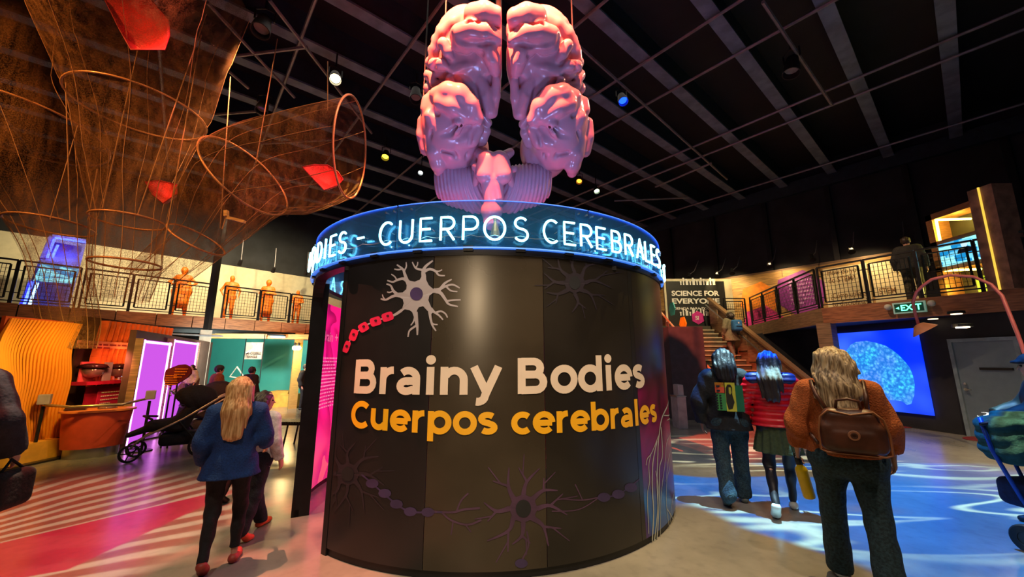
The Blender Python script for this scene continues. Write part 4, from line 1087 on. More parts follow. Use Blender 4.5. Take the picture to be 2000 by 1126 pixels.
for side, fl in (('left', None), ('right', 928)):
    m2 = (lambda x: x) if fl is None else (lambda x: fl - x)
    x0 = bc(m2(60), 400, .2)[0]; lo = (min(bc(m2(20), 400, .2)[0], bc(m2(475), 400, .2)[0]) - .05, bc(0, 930, .2)[1], -.75); hi = (max(bc(m2(20), 400, .2)[0], bc(m2(475), 400, .2)[0]) + .05, bc(0, -5, .2)[1] + .35, .80)
    jt = 0 if fl is None else 8
    sd = SDF(lo, hi, .0155)
    c = bc(m2(285), 295, 0); sd.ell((c[0], c[1], -.04), (.50, (bc(285, 52)[1] - bc(285, 575)[1]) / 2, .355), .05)
    c = bc(m2(345), 150, 0); sd.ell((c[0], c[1], .04), (.32, .24, .36), .05)
    for g in FR: gyr(sd, *g, k=.024, flip=fl, jit=jt)
    for pts, h, r_ in SULF: grv(sd, pts, h, r_, fl, jt)
    # back of the hemisphere: folds wrapping round
    rr_ = random.Random(11 if fl is None else 12)
    for i in range(16):
        a = math.radians(80 + i * 13); cx, cy = m2(262), 420; R1, R2_ = 178, 380
        p = bc(cx + (-1 if fl is None else 1) * abs(R1 * math.sin(a)) * (1 if i % 2 else .9), cy - R2_ * math.cos(a) if 0 else cy - R2_ * math.cos(math.radians(i * 11)), 0)
        xx = bc(cx + (-1 if fl is None else 1) * 165 * math.sin(math.radians(8 + i * 10.5)), cy - 345 * math.cos(math.radians(8 + i * 10.5)), 0)
        sd.cone((xx[0], xx[1], .02), .085, (xx[0] * .96 + .0, xx[1] * .97, -.40), .12, .02)
    sd.plane((bc(m2(452), 300, .3)[0], 0, 0), ((1 if fl is None else -1), 0, 0))
    fr_o = sd.mesh('frontal_lobe', M_brain, brain, BM, 2)
    sd = SDF(lo, hi, .0155)
    c = bc(m2(205), 620, 0); sd.ell((c[0], c[1], .02), (.45, .64, .42), .05)
    c = bc(m2(260), 740, 0); sd.ell((c[0], c[1], -.2), (.40, .46, .30), .05)
    for g in TP: gyr(sd, *g, k=.035, flip=fl, jit=jt)
    for pts, h, r_ in SULT: grv(sd, pts, h, r_, fl, jt)
    sd.mesh('temporal_lobe', M_brain, brain, BM, 2)
# cerebellum, ribbed
cl = bc(85, 1075, .1); cr = bc(740, 1075, .1); ct = bc(400, 760, .1); cb = bc(400, 1085, .1)
sd = SDF((cl[0], cb[1] - .06, -.45), (cr[0], ct[1] + .1, .50), .0125)
for fl in (None, 818):
    m2 = (lambda x: x) if fl is None else (lambda x: fl - x)
    a = bc(m2(262), 912, .0); sd.ell((a[0], a[1], .0), (150 * PXM, 112 * PXM, .34), .03)
    a = bc(m2(330), 945, .0); sd.ell((a[0], a[1], .05), (110 * PXM, 100 * PXM, .30), .05)
    a = bc(m2(205), 865, 0); sd.ell((a[0], a[1], -.02), (88 * PXM, 68 * PXM, .26), .05)
c0 = bc(409, 835, 0)
def folia(X, Y, Z):
    x = np.abs(X - c0[0]); y = (Y - c0[1])
    d = np.sqrt((x * 1.0) ** 2 + (y * .62) ** 2 + .15 * Z * Z)
    return .030 * np.abs(np.sin(d * PI / .056)) * -1 + .014
sd.warp(folia)
co_ = sd.mesh('cerebellum', M_cereb, brain, BM, 0); co_['label'] = 'finely ribbed mauve cerebellum'
# brainstem
sd = SDF((bc(290, 800, .4)[0], bc(400, 1110, .4)[1], -.3), (bc(540, 800, .4)[0], bc(400, 700, .4)[1], .85), .0125)
for (pts, r, h) in (([(380, 785), (372, 850)], [48, 50], [.36, .42]), ([(440, 785), (452, 850)], [48, 50], [.36, .42]), ([(405, 880), (404, 960)], [46, 40], [.42, .46]),
    ([(385, 905), (392, 965)], [34, 30], [.46, .5]), ([(425, 905), (432, 965)], [34, 28], [.46, .5]), ([(402, 985), (402, 1085)], [38, 40], [.48, .56]), ([(402, 1030)], [52], [.5]),
    ([(322, 818)], [20], [.34]), ([(509, 826)], [17], [.34]), ([(335, 850), (320, 900)], [22, 16], [.30, .28]), ([(480, 850), (500, 905)], [24, 16], [.32, .28]), ([(350, 760), (330, 740)], [26, 22], [.2, .1]), ([(470, 760), (492, 745)], [26, 22], [.2, .1])):
    gyr(sd, pts, r, h, k=.03)
sd.mesh('brainstem', M_brain, brain, BM, 1)
for (u, v) in ((822, 300), (1120, 120), (870, 40)):
    a = gp(u, v, BC - BN * .2, BN); MB().tube([a, Vector((a.x, a.y, ZJ + .3))], .012, 6).build('suspension_cable', M_dark, brain)
MB().tube([BC - BN * .2 + UP * .3, Vector((BC.x, BC.y + .2, ZJ + .4))], .05, 8).build('suspension_post', M_dark, brain)
# the little lit rod standing behind the neon O
o = thing('glass_mast', gy(966, 495, 3.7), 'clear mast with a gold fibrous tip behind the neon letter O', 'mast')
a = gy(966, 498, 3.7); b = gy(967, 462, 3.7)
MB().tube([a, b], .035, 12).build('clear_tube', M_acr, o)
MB().lathe(b, [(.05, 0), (.045, .05), (.015, .16), (.02, .2)], 10).build('gold_tip', mat('gold_fibre', (.75, .6, .25, 1), .4, .4), o)
MB().box((a.x, a.y, DH + .01), (.16, .16, .06)).build('base_block', M_dark, o)
mb = MB(); mb.box((DC.x, DC.y - 1.75, DH - .02), (2.6, .3, .04)); mb.build('roof_beam', M_dark, drum)

# ------------------------------------------------------------------ net climbing funnels
def m_net(nt, b, L):
    out = [x for x in nt.nt.nodes if x.type == 'OUTPUT_MATERIAL'][0]
    v = nt.n('ShaderNodeTexCoord').outputs['Object']
    n = nt.n('ShaderNodeTexNoise', {'Vector': nt.n('ShaderNodeMapping', {0: v, 3: (5, 5, .5)}).outputs[0], 'Scale': 1.6, 'Detail': 4.0}).outputs[0]
    w = nt.n('ShaderNodeTexNoise', {'Vector': v, 'Scale': 60.0, 'Detail': 2.0}).outputs[0]
    L.new(nt.mix(n, (.09, .04, .012, 1), (.34, .15, .04, 1)), b.inputs['Base Color']); b.inputs['Roughness'].default_value = .8
    tr = nt.n('ShaderNodeBsdfTransparent')
    f = nt.m('ADD', nt.m('MULTIPLY', nt.sm(n, .3, .75), .30), nt.m('MULTIPLY', nt.sm(w, .4, .6), .30), clamp=True)
    mx = nt.n('ShaderNodeMixShader', {0: f, 1: tr.outputs[0], 2: b.outputs[0]}); L.new(mx.outputs[0], out.inputs[0])
M_net = custom('brown_netting', m_net)
M_hoop = mat('copper_hoop', (.62, .30, .12, 1), .4, .3, stretch=(9, 9, 9))
M_rope = mat('tan_rope', (.38, .20, .08, 1), .7)
M_redf = mat('red_fabric', (.85, .02, .02, 1), .6, emit=(.8, .01, .01, 1), es=.0, sheen=.3)
def circ(c, r, n, N=40, ph=0.0):
    n = Vector(n).normalized(); x = Vector((.15, 1, .1)); x = (x - n * x.dot(n)).normalized(); y = n.cross(x)
    return [Vector(c) + x * (r * math.cos(2 * PI * k / N + ph)) + y * (r * math.sin(2 * PI * k / N + ph)) for k in range(N)]
def funnel(label, secs, hoops, ropes, label_cat='netting', loft_steps=7):
    t = thing('net_funnel', Vector(secs[0][0]), label, label_cat)
    rings = []
    n = len(secs); N = 40
    def cr(a, b, c, d, t): return .5 * ((2 * b) + (c - a) * t + (2 * a - 5 * b + 4 * c - d) * t * t + (3 * b - a - 3 * c + d) * t ** 3)
    rows = []
    for i in range(n - 1):
        q = [secs[max(i - 1, 0)], secs[i], secs[i + 1], secs[min(i + 2, n - 1)]]
        for j in range(loft_steps + (1 if i == n - 2 else 0)):
            s = j / loft_steps
            c = cr(*[Vector(x[0]) for x in q], s); r = cr(*[x[1] for x in q], s); nn = cr(*[Vector(x[2]) for x in q], s)
            fl = [r * (1 + .035 * math.sin(k * 2 * PI * 6 / N + i)) for k in range(N)]
            base = circ(c, 1.0, nn, N); rows.append([Vector(c) + (base[k] - Vector(c)) * fl[k] for k in range(N)])
    MB().grid(rows, True).build('netting', M_net, t, True)
    # lacing cords running down the netting
    for k in range(0, N, 5):
        MB().tube([r_[k] for r_ in rows], .006, 5).build('lacing_cord', M_rope, t)
    for i in hoops: MB().tube(circ(*secs[i], 48), .020, 8, closed=True).build('hoop', M_hoop, t, True)
    for a, b in ropes: MB().tube([a, b], .010, 6).build('rope', M_rope, t)
    return t
V = Vector
T1 = [((-6.55, 5.6, 8.3), 1.55, (0, 0, 1)), ((-6.95, 6.1, 7.5), 1.35, (.05, 0, 1)), ((-7.45, 6.9, 6.55), 1.05, (.03, 0, 1)), ((-7.5, 7.0, 5.2), .72, (0, 0, 1)), ((-7.35, 7.0, 4.25), .54, (0, 0, 1)), ((-7.25, 7.0, 3.4), .50, (0, 0, 1)), ((-7.2, 6.95, 2.7), .40, (0, 0, 1))]
funnel('tall brown net funnel rising to the ceiling, in the middle of the hanging nets', T1, (2, 4, 5), [(V((-7.3, 6.5, 8.3)), V((-7.35, 6.5, 4.3))), (V((-8.3, 6.3, 6.7)), V((-8.0, 6.6, 4.1))), (V((-6.5, 6.9, 8.3)), V((-6.6, 7.0, 3.5))), (V((-6.0, 6.4, 8.3)), V((-6.9, 6.7, 4.25)))])
r1 = gy(385, 468, 7.5); r2 = gy(482, 345, 7.3); r3 = gy(686, 290, 6.7)
T2 = [(gy(300, 545, 7.3), .42, V((.35, 0, 1))), (r1, .52, V((.75, -.15, 1))), (gy(425, 410, 7.4), .74, V((1, -.25, .95))), (r2, .93, V((1, -.3, .62))), (gy(580, 320, 6.95), .95, V((1, -.12, .2))), (r3, .93, V((1, .12, -.08)))]
funnel('brown net trumpet bending right, with its round mouth toward the drum', T2, (1, 3, 5), [(gy(500, 318, 7.0), V((gy(500, 318, 7.0).x + .1, 7.0, 8.3))), (gy(430, 445, 7.2), gy(450, 150, 7.2)), (gy(640, 215, 6.6), gy(640, 120, 6.6))])
T3 = [(V((-10.5, 6.6, 8.2)), 1.7, (0, 0, 1)), (V((-10.3, 6.7, 7.0)), 1.5, (0, 0, 1)), (gy(40, 250, 7.0), 1.28, (0, .1, 1)), (gy(75, 350, 7.1), .95, (0, .1, 1)), (gy(100, 440, 7.1), .60, (0, .05, 1)), (gy(118, 520, 7.1), .42, (0, 0, 1)), (gy(135, 620, 7.1), .40, (0, 0, 1)), (gy(148, 680, 7.0), .25, (0, 0, 1))]
funnel('dark brown net funnel at the far left, left of the tallest net', T3, (2, 4), [(gy(98, 428, 6.7), gy(152, 245, 6.7)), (gy(172, 430, 6.8), gy(190, 330, 6.8))])
def seat(label, c, pts, d, name='fabric_seat'):
    t = thing(name, c, label, 'seat')
    mb = MB(); rows = []
    n = len(pts)
    cen = sum((V(p) for p in pts), V((0, 0, 0))) / n
    for s in (1, .66, .33, .001): rows.append([cen + (V(p) - cen) * s - V(d) * (1 - s * s) for p in pts])
    mb.grid(rows, True); mb.build('fabric', M_redf, t, True)
    MB().tube([V(p) for p in pts], .012, 6, closed=True).build('hem', mat('dark_red_hem', (.35, .005, .01, 1), .6), t, True)
def pxs(L_, y): return [gy(a, b, y + dy) for a, b, dy in L_]
seat('red fabric seat hanging high in the tallest net funnel, at the top edge', gy(265, 50, 5.6), pxs([(205, 0, 0), (250, -45, 0), (300, 5, .2), (330, 38, .25), (331, 70, .1), (322, 97, 0), (256, 97, -.1), (235, 60, -.1)], 5.7), (0, -.25, .12))
seat('red fabric seat inside the mouth of the net trumpet, left of the drum', gy(630, 345, 6.6), pxs([(590, 326, 0), (614, 321, .1), (640, 322, .25), (660, 335, .3), (670, 350, .25), (660, 361, .1), (633, 371, 0), (612, 350, -.1)], 6.5), (0, -.2, .1))
seat('dull red fabric seat low in the tallest net funnel', gy(315, 370, 7.0), pxs([(284, 355, 0), (310, 352, .2), (345, 360, .3), (346, 378, .2), (318, 397, 0), (298, 380, -.1)], 7.1), (0, -.2, .1))
o = thing('wooden_clapper', gy(445, 425, 7.0), 'small T-shaped wooden piece hung on the lower net trumpet', 'toy')
MB().beam(gy(442, 411, 6.4), gy(442, 422, 6.4), .06, .06, (1, 0, 0)).build('block', M_wood, o); MB().beam(gy(445, 425, 6.4), gy(478, 433, 6.4), .06, .05).build('block', M_wood, o); MB().tube([gy(442, 422, 6.4), gy(434, 447, 6.4)], .01, 5).build('cord', M_rope, o)

# ------------------------------------------------------------------ theatre lamps
def lamp_fixture(u, v, z, label, col=None, es=0, aim=(0, 0, -1), s=1.0, name='stage_spotlight', group=None, r=None, top=None):
    c = gz(u, v, z) if r is None else ORG + ray(u, v).normalized() * r
    t = thing(name, c, label, 'spotlight', group)
    ax = V(aim).normalized(); b = c - ax * .26 * s
    MB().lathe(b, [(.03 * s, -.06 * s), (.075 * s, -.03 * s), (.085 * s, .06 * s), (.10 * s, .12 * s), (.11 * s, .25 * s), (.10 * s, .25 * s), (.095 * s, .14 * s)], 16, ax).build('lamp_housing', M_dark, t, 'auto')
    m = glow('lens_%s' % (str(col)), col, es) if es else mat('dead_lens', (.3, .27, .2, 1), .15)
    MB().lathe(b + ax * .15 * s, [(.088 * s, 0), (.088 * s, .012 * s)], 14, ax).build('lamp_lens', m, t)
    x = ax.cross(UP); x = x.normalized() if x.length > .1 else V((1, 0, 0))
    zt = (top or c.z + .5)
    hgt = zt - b.z
    y = MB(); y.tube([b + x * .11 * s, b + x * .11 * s + UP * .14 * s, b + UP * .18 * s, b - x * .11 * s + UP * .14 * s, b - x * .11 * s], .012 * s, 6); y.build('yoke', M_dark, t)
    MB().tube([b + UP * .18 * s, b + UP * hgt], .016 * s, 6).build('clamp_stem', M_dark, t)
    return c
ZL = 7.6
lamp_fixture(655, 156, ZL, 'stage spotlight with a warm white lens, left of the brain', (1, .85, .5, 1), 6, (.3, -.5, -.8), 1.2, top=ZJ)
lamp_fixture(752, 308, ZL, 'stage spotlight glowing yellow between net trumpet and brain', (1, .70, .03, 1), 3.5, (.1, -.5, -.9), 1.1, top=ZJ)
lamp_fixture(1218, 199, ZL, 'stage spotlight glowing deep blue, right of the brain', (.004, .03, 1, 1), 5, (0, -.5, -.9), 1.1, top=ZJ)
lamp_fixture(1131, 355, ZL, 'small spotlight glowing orange beside the brain', (1, .28, .02, 1), 3, (-.2, -.6, -.8), 1.0, top=ZJ)
lamp_fixture(1166, 374, ZL, 'small spotlight with pale green-white lens, right of the orange one', (.75, 1, .6, 1), 5, (0, -.6, -.8), 1.0, top=ZJ)
lamp_fixture(821, 338, ZL, 'small white spotlight close by the left edge of the brain', (.9, 1, 1, 1), 4, (0, -.6, -.8), .8, top=ZJ)
lamp_fixture(1545, 145, ZL, 'long black unlit spotlight hanging on its own at upper right', None, 0, (-.25, -.1, -.9), 1.5, top=ZJ)
lamp_fixture(508, 62, ZL, 'black unlit spotlight near the top edge, left of the warm white one', None, 0, (.1, -.3, -.9), 1.5, top=ZJ)
lamp_fixture(812, 195, ZL, 'black unlit spotlight tucked beside the left of the brain', None, 0, (.1, -.3, -.9), 1.3, top=ZJ)
lamp_fixture(510, 218, ZL, 'black unlit spotlight right of the tallest net funnel', None, 0, (.1, -.3, -.9), 1.3, top=ZJ)
for k, (u, v) in enumerate(((1345, 540), (1400, 537), (1430, 532), (1503, 519), (1587, 505), (1663, 490), (1765, 471))):
    c = gp(u, v, JP(JW - 1.2, 0), J)
    t = thing('track_spotlight', c, ('first', 'second', 'third', 'fourth', 'fifth', 'sixth', 'last')[k] + ' small black gallery spotlight from the drum along the right black wall', 'spotlight', 'gallery spotlights over the plank wall')
    ax = (J * -.5 + P * -.2 - UP * .75).normalized()
    MB().lathe(c - ax * .1, [(.05, -.12), (.06, -.1), (.07, .08), (.1, .16), (.09, .16)], 12, ax).build('lamp_housing', M_dark, t)
    MB().lathe(c - ax * .1, [(.06, .13), (.06, .14)], 12, ax).build('lamp_lens', glow('gallery_lens', (1, .85, .6, 1), 1.5), t)
    MB().tube([c - ax * .1, c + J * .6 + UP * .35, c + J * 1.1 + UP * .9], .015, 6).build('bent_arm', M_pipe, t)
    if k % 2: spot(c + UP * .1, c + J * 1.1 - UP * 1.0, 360, (1, .68, .30), 110, .9, .08, 'gallery_spot_light')
for k, (u, v) in enumerate(((452, 512), (521, 526), (587, 531))):
    c = lfront(u, 1.6); r = ray(u, v); c.z = CAM_H + r.z * c.y / r.y
    t = thing('track_spotlight', c, ('leftmost', 'middle', 'rightmost')[k] + ' small black spotlight above the cream wall with orange statues', 'spotlight', 'gallery spotlights over the statues')
    ax = (LN * .7 - UP * .7).normalized()
    MB().lathe(c, [(.05, -.12), (.06, -.1), (.08, .12), (.07, .12)], 12, ax).build('lamp_housing', M_dark, t)
    MB().tube([c - ax * .1, c + UP * .9], .015, 6).build('lamp_stem', M_pipe, t)
for u in (180, 330, 470, 590):
    c = lfront(u, -.8); spot((c.x, c.y, 6.6), c + LN * 3.6 + UP * 4.2, 360, (1, .80, .45), 110, .9, .1, 'gallery_spot_light')

# ------------------------------------------------------------------ left side exhibits
M_orange = mat('orange_slat', (.85, .30, .02, 1), .55, var=.12, scale=2, stretch=(1, 1, .3))
OA = gz(-60, 925); OB = gz(92, 893); OD = (OB - OA).normalized(); ON = V((OD.y, -OD.x, 0))
ow = thing('slatted_partition', (OA + OB) / 2, 'orange partition of wavy vertical slats behind the left-edge man', 'partition')
Lw = (OB - OA).length; n = 24
for i in range(n):
    rows = []
    for j in range(15):
        z = .32 + 1.95 * j / 14; x = (i + .5) * Lw / n + .06 * math.sin(z * 2.6 + .4) + .03 * math.sin(z * 6); x += .05 * (z / 2.2) ** 2 * (i / n)
        dpt = .07 + .06 * math.sin(z * 1.7 + i * .25)
        c = OA + OD * x + UP * z; w = Lw / n * .36
        rows.append([c - OD * w, c - OD * w + ON * dpt, c + OD * w + ON * dpt, c + OD * w])
    MB().grid(rows).build('slat', M_orange, ow, 'auto')
m = MB(); m.beam(OA - ON * .06 + UP * 1.2, OB - ON * .06 + UP * 1.2, .06, 2.2); m.build('backing_board', mat('red_backing', (.55, .09, .02, 1), .6), ow)
m = MB(); m.beam(OA + ON * .08 + UP * .17, OB + ON * .08 + UP * .17, .28, .30); m.build('base_ledge', mat('yellow_ledge', (.80, .42, .05, 1), .5), ow)
m = MB(); m.beam(OA + ON * .1 + UP * .015, OB + OD * 2.6 + ON * .1 + UP * .015, .5, .03); m.build('floor_plate', mat('black_plate', (.02, .015, .012, 1), .4), ow)
spot(OA + ON * 1.3 - OD * .1 + UP * 2.3, OA + OD * .9 + UP * 1.0, 90, (1, .62, .12), 110, .9, .1, 'partition_lamp')
# ribbed display bay
ra = gz(150, 872); rb = gz(300, 838); rd = (rb - ra).normalized(); rn = V((rd.y, -rd.x, 0)); rl_ = (rb - ra).length
bay = thing('display_bay', (ra + rb) / 2, 'display bay of glowing orange ribs with glass bowls and red panels, behind the red console', 'display')
for i in range(15):
    x = rl_ * (i + .5) / 15; pts = [ra + rd * (x + .05 * math.sin(z * 3)) + UP * z for z in (.1, .5, .9, 1.3, 1.7, 2.1, 2.42)]
    m = MB()
    for a, b in zip(pts, pts[1:]): m.beam(a, b, .045, .16, rn)
    m.build('rib', mat('orange_red_rib', (.80, .16, .03, 1), .5), bay)
MB().beam(ra - rn * .35 + UP * 1.25, rb - rn * .35 + UP * 1.25, .05, 2.5).build('back_panel', mat('dark_brown_panel', (.05, .015, .01, 1), .7), bay)
def bp(u, v, off): return gp(u, v, ra + rn * off, rn)
def rect_on(u0, v0, u1, v1, off, m_, name, th=.02):
    a = bp(u0, (v0 + v1) / 2, off); b = bp(u1, (v0 + v1) / 2, off); zt = bp((u0 + u1) / 2, v0, off).z; zb = bp((u0 + u1) / 2, v1, off).z
    mb = MB(); a.z = b.z = (zt + zb) / 2; mb.beam(a, b, th, zt - zb); return mb.build(name, m_, bay), a, b, zt, zb
M_redp = mat('crimson_panel', (.42, .01, .04, 1), .45)
o, a, b, zt, zb = rect_on(150, 667, 276, 680, .12, mat('salmon_sign', (.75, .24, .14, 1), .5), 'header_sign')
t = MB(); text_lines_on(t, a + rn * .02 + UP * 0, b - a, UP, (b - a).length * .9, 2, .06, .03, 9); t.build('header_text', mat('dark_red_print', (.25, .02, .02, 1)), bay)
rect_on(152, 742, 285, 748, .14, M_redp, 'shelf_edge', .30)
rect_on(165, 752, 256, 796, .10, M_redp, 'red_panel')
o, a, b, zt, zb = rect_on(190, 757, 240, 790, .13, mat('magenta_label', (.60, .02, .10, 1), .5), 'label_panel')
t = MB(); text_lines_on(t, V((a.x, a.y, zt - .08)) + rn * .02 + rd * .05, b - a, UP, (b - a).length * .8, 4, .07, .02, 2); t.build('label_text', M_white, bay)['kind'] = 'stuff'
rect_on(243, 752, 268, 800, .13, mat('hot_red_panel', (.9, .05, .06, 1), .5, emit=(1, .05, .08, 1), es=.25), 'lit_red_panel')
rect_on(202, 707, 217, 745, .16, mat('grey_upright', (.30, .26, .28, 1), .5), 'upright')
rect_on(155, 706, 276, 744, .02, mat('pink_niche', (.55, .08, .10, 1), .4), 'niche_back')
rect_on(240, 720, 245, 743, .15, glow('cold_tube', (.5, .8, 1, 1), 3), 'lit_tube')
M_glass = mat('clear_glass', (.30, .18, .18, 1), .05, .6)
for (u, v, s) in ((180, 728, .17), (233, 727, .19)):
    c = bp(u, v, .10); m = MB(); m.lathe(c - UP * .1, [(.02, 0), (s * .7, .04), (s, .14), (s * .9, .22), (s * .85, .215), (s * .93, .14), (s * .6, .06)], 20); m.build('glass_bowl', M_glass, bay, True)
    MB().lathe(c + UP * .10, [(.01, .09), (s * 1.1, .07), (s * 1.35, 0), (s * 1.1, .03)], 20).build('bowl_hood', mat('dark_glass_hood', (.03, .008, .01, 1), .1), bay, True)
spot(bp(225, 690, .7), bp(215, 760, 0), 24, (1, .25, .15), 120, .8, .08, 'bay_lamp')
spot(bp(265, 700, .5), bp(270, 640, -.1), 10, (1, .45, .12), 130, .8, .08, 'bay_lamp')
# red console with its rail
cc = gz(172, 896) + V((-.20, .22, 0))
con = thing('console', cc, 'red curved console desk with steel kick plate, in front of the ribbed display bay', 'console')
M_redc = mat('tomato_red_laminate', (.62, .075, .03, 1), .45, var=.1)
def oval(c, rx, ry, z, N=36, rot=math.radians(42)): return [V((c.x + rx * math.cos(a) * math.cos(rot) - ry * math.sin(a) * math.sin(rot), c.y + rx * math.cos(a) * math.sin(rot) + ry * math.sin(a) * math.cos(rot), z)) for a in [2 * PI * k / N for k in range(N)]]
MB().grid([oval(cc, .38, .28, .16), oval(cc, .44, .34, .74), oval(cc, .44, .34, .745), oval(cc, .01, .01, .745)], True).build('desk_body', M_redc, con, 'auto')
MB().grid([oval(cc, .34, .25, 0), oval(cc, .34, .25, .16), oval(cc, .01, .01, .161)], True).build('kick_plate', M_steel, con, 'auto')
MB().grid([oval(cc, .48, .37, .75), oval(cc, .48, .37, .78), oval(cc, .01, .01, .781)], True).build('desk_top', mat('orange_top', (.85, .25, .06, 1), .4), con, 'auto')
rx = V((math.cos(math.radians(42)), math.sin(math.radians(42)), 0)); ry = V((-rx.y, rx.x, 0))
MB().tube([cc - rx * .62 - ry * .15 + UP * .90, cc - rx * .3 - ry * .42 + UP * .87, cc + rx * .3 - ry * .42 + UP * .87, cc + rx * .62 - ry * .1 + UP * .93], .022, 8).build('steel_rail', mat('brass_rail', (.55, .45, .25, 1), .3, .8), con, True)
for s_ in (-.64, .64):
    p = cc + rx * s_ - ry * .1
    MB().tube([V((p.x, p.y, 0)), V((p.x, p.y, .88))], .022, 8).build('rail_stand', M_dark, con)
    MB().lathe(V((p.x, p.y, 0)), [(.16, 0), (.15, .02), (.03, .03)], 20).build('stand_foot', M_dark, con)
    MB().box((p.x, p.y, .99), (.14, .16, .16), .7).build('viewer_box', mat('grey_plastic_box', (.30, .26, .28, 1), .45), con, bevel=.015)
MB().lathe(cc + UP * .78 + rx * .1, [(.13, 0), (.12, .03), (.02, .09), (.0, .1)], 20).build('dome', M_glass, con, True)
MB().box((cc.x - .2, cc.y - .2, .80), (.25, .18, .02), .7).build('label_plate', mat('dark_plate', (.05, .02, .02, 1), .3), con)
# purple light panels
pa = gz(272, 858); pb = gz(398, 806); pd = (pb - pa).normalized(); pn = V((pd.y, -pd.x, 0))
M_pur = glow('violet_panel_light', (.52, .08, .66, 1), .75); M_purb = glow('violet_edge_light', (.95, .28, 1.0, 1), 2.6)
def pq(u): return pa + pd * ((on_line(u, pa, pd) - pa).dot(pd))
for k, (u0, u1) in enumerate(((287, 343), (346, 396))):
    a, b = pq(u0), pq(u1); zt = gp((u0 + u1) / 2, 667, pa, pn).z
    t = thing('light_panel', (a + b) / 2, ('left', 'right')[k] + ' of two tall glowing violet wall panels behind the strollers', 'light panel', 'glowing violet panels')
    MB().beam(a + UP * zt / 2, b + UP * zt / 2, .04, zt).build('panel_face', M_pur, t)
    m = MB(); m.beam(a + UP * zt / 2 + pd * .04 + pn * .03, a + UP * zt / 2 + pd * .10 + pn * .03, .03, zt); m.build('edge_tube', M_purb, t)
    m = MB(); m.beam(b + UP * zt / 2 - pd * .04 + pn * .03, b + UP * zt / 2 - pd * .10 + pn * .03, .03, zt); m.build('edge_tube', M_purb, t)
    m = MB(); m.beam(a + UP * (zt - .04) + pn * .03, b + UP * (zt - .04) + pn * .03, .03, .05); m.build('edge_tube', M_purb, t)
    for s_, q in ((-1, a), (1, b)): MB().beam(q + pd * s_ * .03 + UP * zt / 2, q + pd * s_ * .07 + UP * zt / 2, .12, zt + .04).build('frame_upright', M_wood2, t)
wallbox('wall_violet_bay', V((pa - pn * .12).to_tuple()) - pd * .8, pb - pn * .12 + pd * .2, 0, 2.22, .1, mat('brown_bay_wall', (.08, .035, .025, 1), .7))
# oval text sign on a stand
spot(gy(440, 672, 11.0), gy(500, 740, 14.8), 420, (.8, 1, .9), 130, .9, .2, 'teal_wall_fill')  # unseen fill added to brighten the teal wall
sc_ = gy(347, 734, 7.6); sg = thing('text_sign', V((sc_.x, sc_.y, 0)), 'slanted oval dark red sign with small text in front of violet panels', 'sign')
pts = [gy(322 + (x * .1953 if 0 else 0) + xx, yy, 7.6) for xx, yy in ((0, 728), (2, 722), (6, 720), (27, 712), (38, 711), (46, 715), (50, 722), (50, 729), (44, 736), (22, 750), (8, 753), (0, 750), (-2, 740))]
MB().poly(pts, .04, (0, 1, 0)).build('sign_plate', mat('maroon_plate', (.16, .012, .03, 1), .4), sg)
t = MB(); text_lines_on(t, gy(342, 720, 7.58), X, UP, .26, 4, .05, .02, 6); text_lines_on(t, gy(324, 733, 7.58), X, UP, .26, 6, .042, .016, 7); t.build('sign_text', mat('orange_print', (0, 0, 0, 1)), sg)
for du in (-6, 6): a = gy(340 + du, 750, 7.65); MB().tube([a, V((a.x, a.y, 0))], .015, 6).build('sign_leg', M_dark, sg)
# blue-lit display unit on the upper left gallery
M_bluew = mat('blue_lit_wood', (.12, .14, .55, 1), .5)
SF = 1.1
def sp3(u, v, off=SF): q = lfront(u, off); r = ray(u, v); return V((q.x, q.y, CAM_H + r.z * q.y / r.y))
un = thing('display_unit', sp3(95, 590), 'tall gallery cabinet with deep blue light tubes and a cyan screen, upper left', 'cabinet')
def quad3(us, off, th, m_, name, par): 
    mb = MB(); mb.poly([sp3(u, v, off) for u, v in us], th, LN); return mb.build(name, m_, par)
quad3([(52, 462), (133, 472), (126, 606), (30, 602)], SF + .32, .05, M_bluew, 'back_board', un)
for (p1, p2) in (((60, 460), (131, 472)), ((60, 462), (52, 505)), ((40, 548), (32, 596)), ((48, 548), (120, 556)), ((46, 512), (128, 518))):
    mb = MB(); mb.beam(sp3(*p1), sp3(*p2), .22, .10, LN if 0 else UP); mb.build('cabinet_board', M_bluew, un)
M_blt = glow('deep_blue_tube', (.04, .07, 1.0, 1), 6.0); M_blt2 = glow('pale_blue_tube', (.25, .55, 1.0, 1), 5.0)
for (p1, p2, mm) in (((66, 464), (131, 473), M_blt), ((66, 466), (60, 503), M_blt), ((53, 552), (47, 594), M_blt2), ((42, 550), (36, 595), M_blt), ((76, 478), (70, 503), M_blt)):
    mb = MB(); mb.tube([sp3(*p1, SF - .14), sp3(*p2, SF - .14)], .028, 8); mb.build('light_tube', mm, un)
def m_scr(nt, b, L):
    v = nt.n('ShaderNodeTexCoord').outputs['Object']
    n = nt.n('ShaderNodeTexVoronoi', {'Vector': nt.n('ShaderNodeMapping', {0: v, 3: (2, 2, 5)}).outputs[0], 'Scale': 2.2}, distance='CHEBYCHEV').outputs[1]
    sp = nt.n('ShaderNodeSeparateXYZ', {0: n})
    c = nt.mix(nt.sm(sp.outputs[0], .25, .75), (.005, .18, .42, 1), (.25, .75, .85, 1))
    L.new(c, b.inputs['Emission Color']); b.inputs['Emission Strength'].default_value = 1.0; b.inputs['Base Color'].default_value = (0, .01, .01, 1)
M_scr = custom('cyan_screen_image', m_scr)
quad3([(50, 515), (130, 521), (126, 553), (43, 548)], SF - .16, .06, M_scr, 'screen', un)
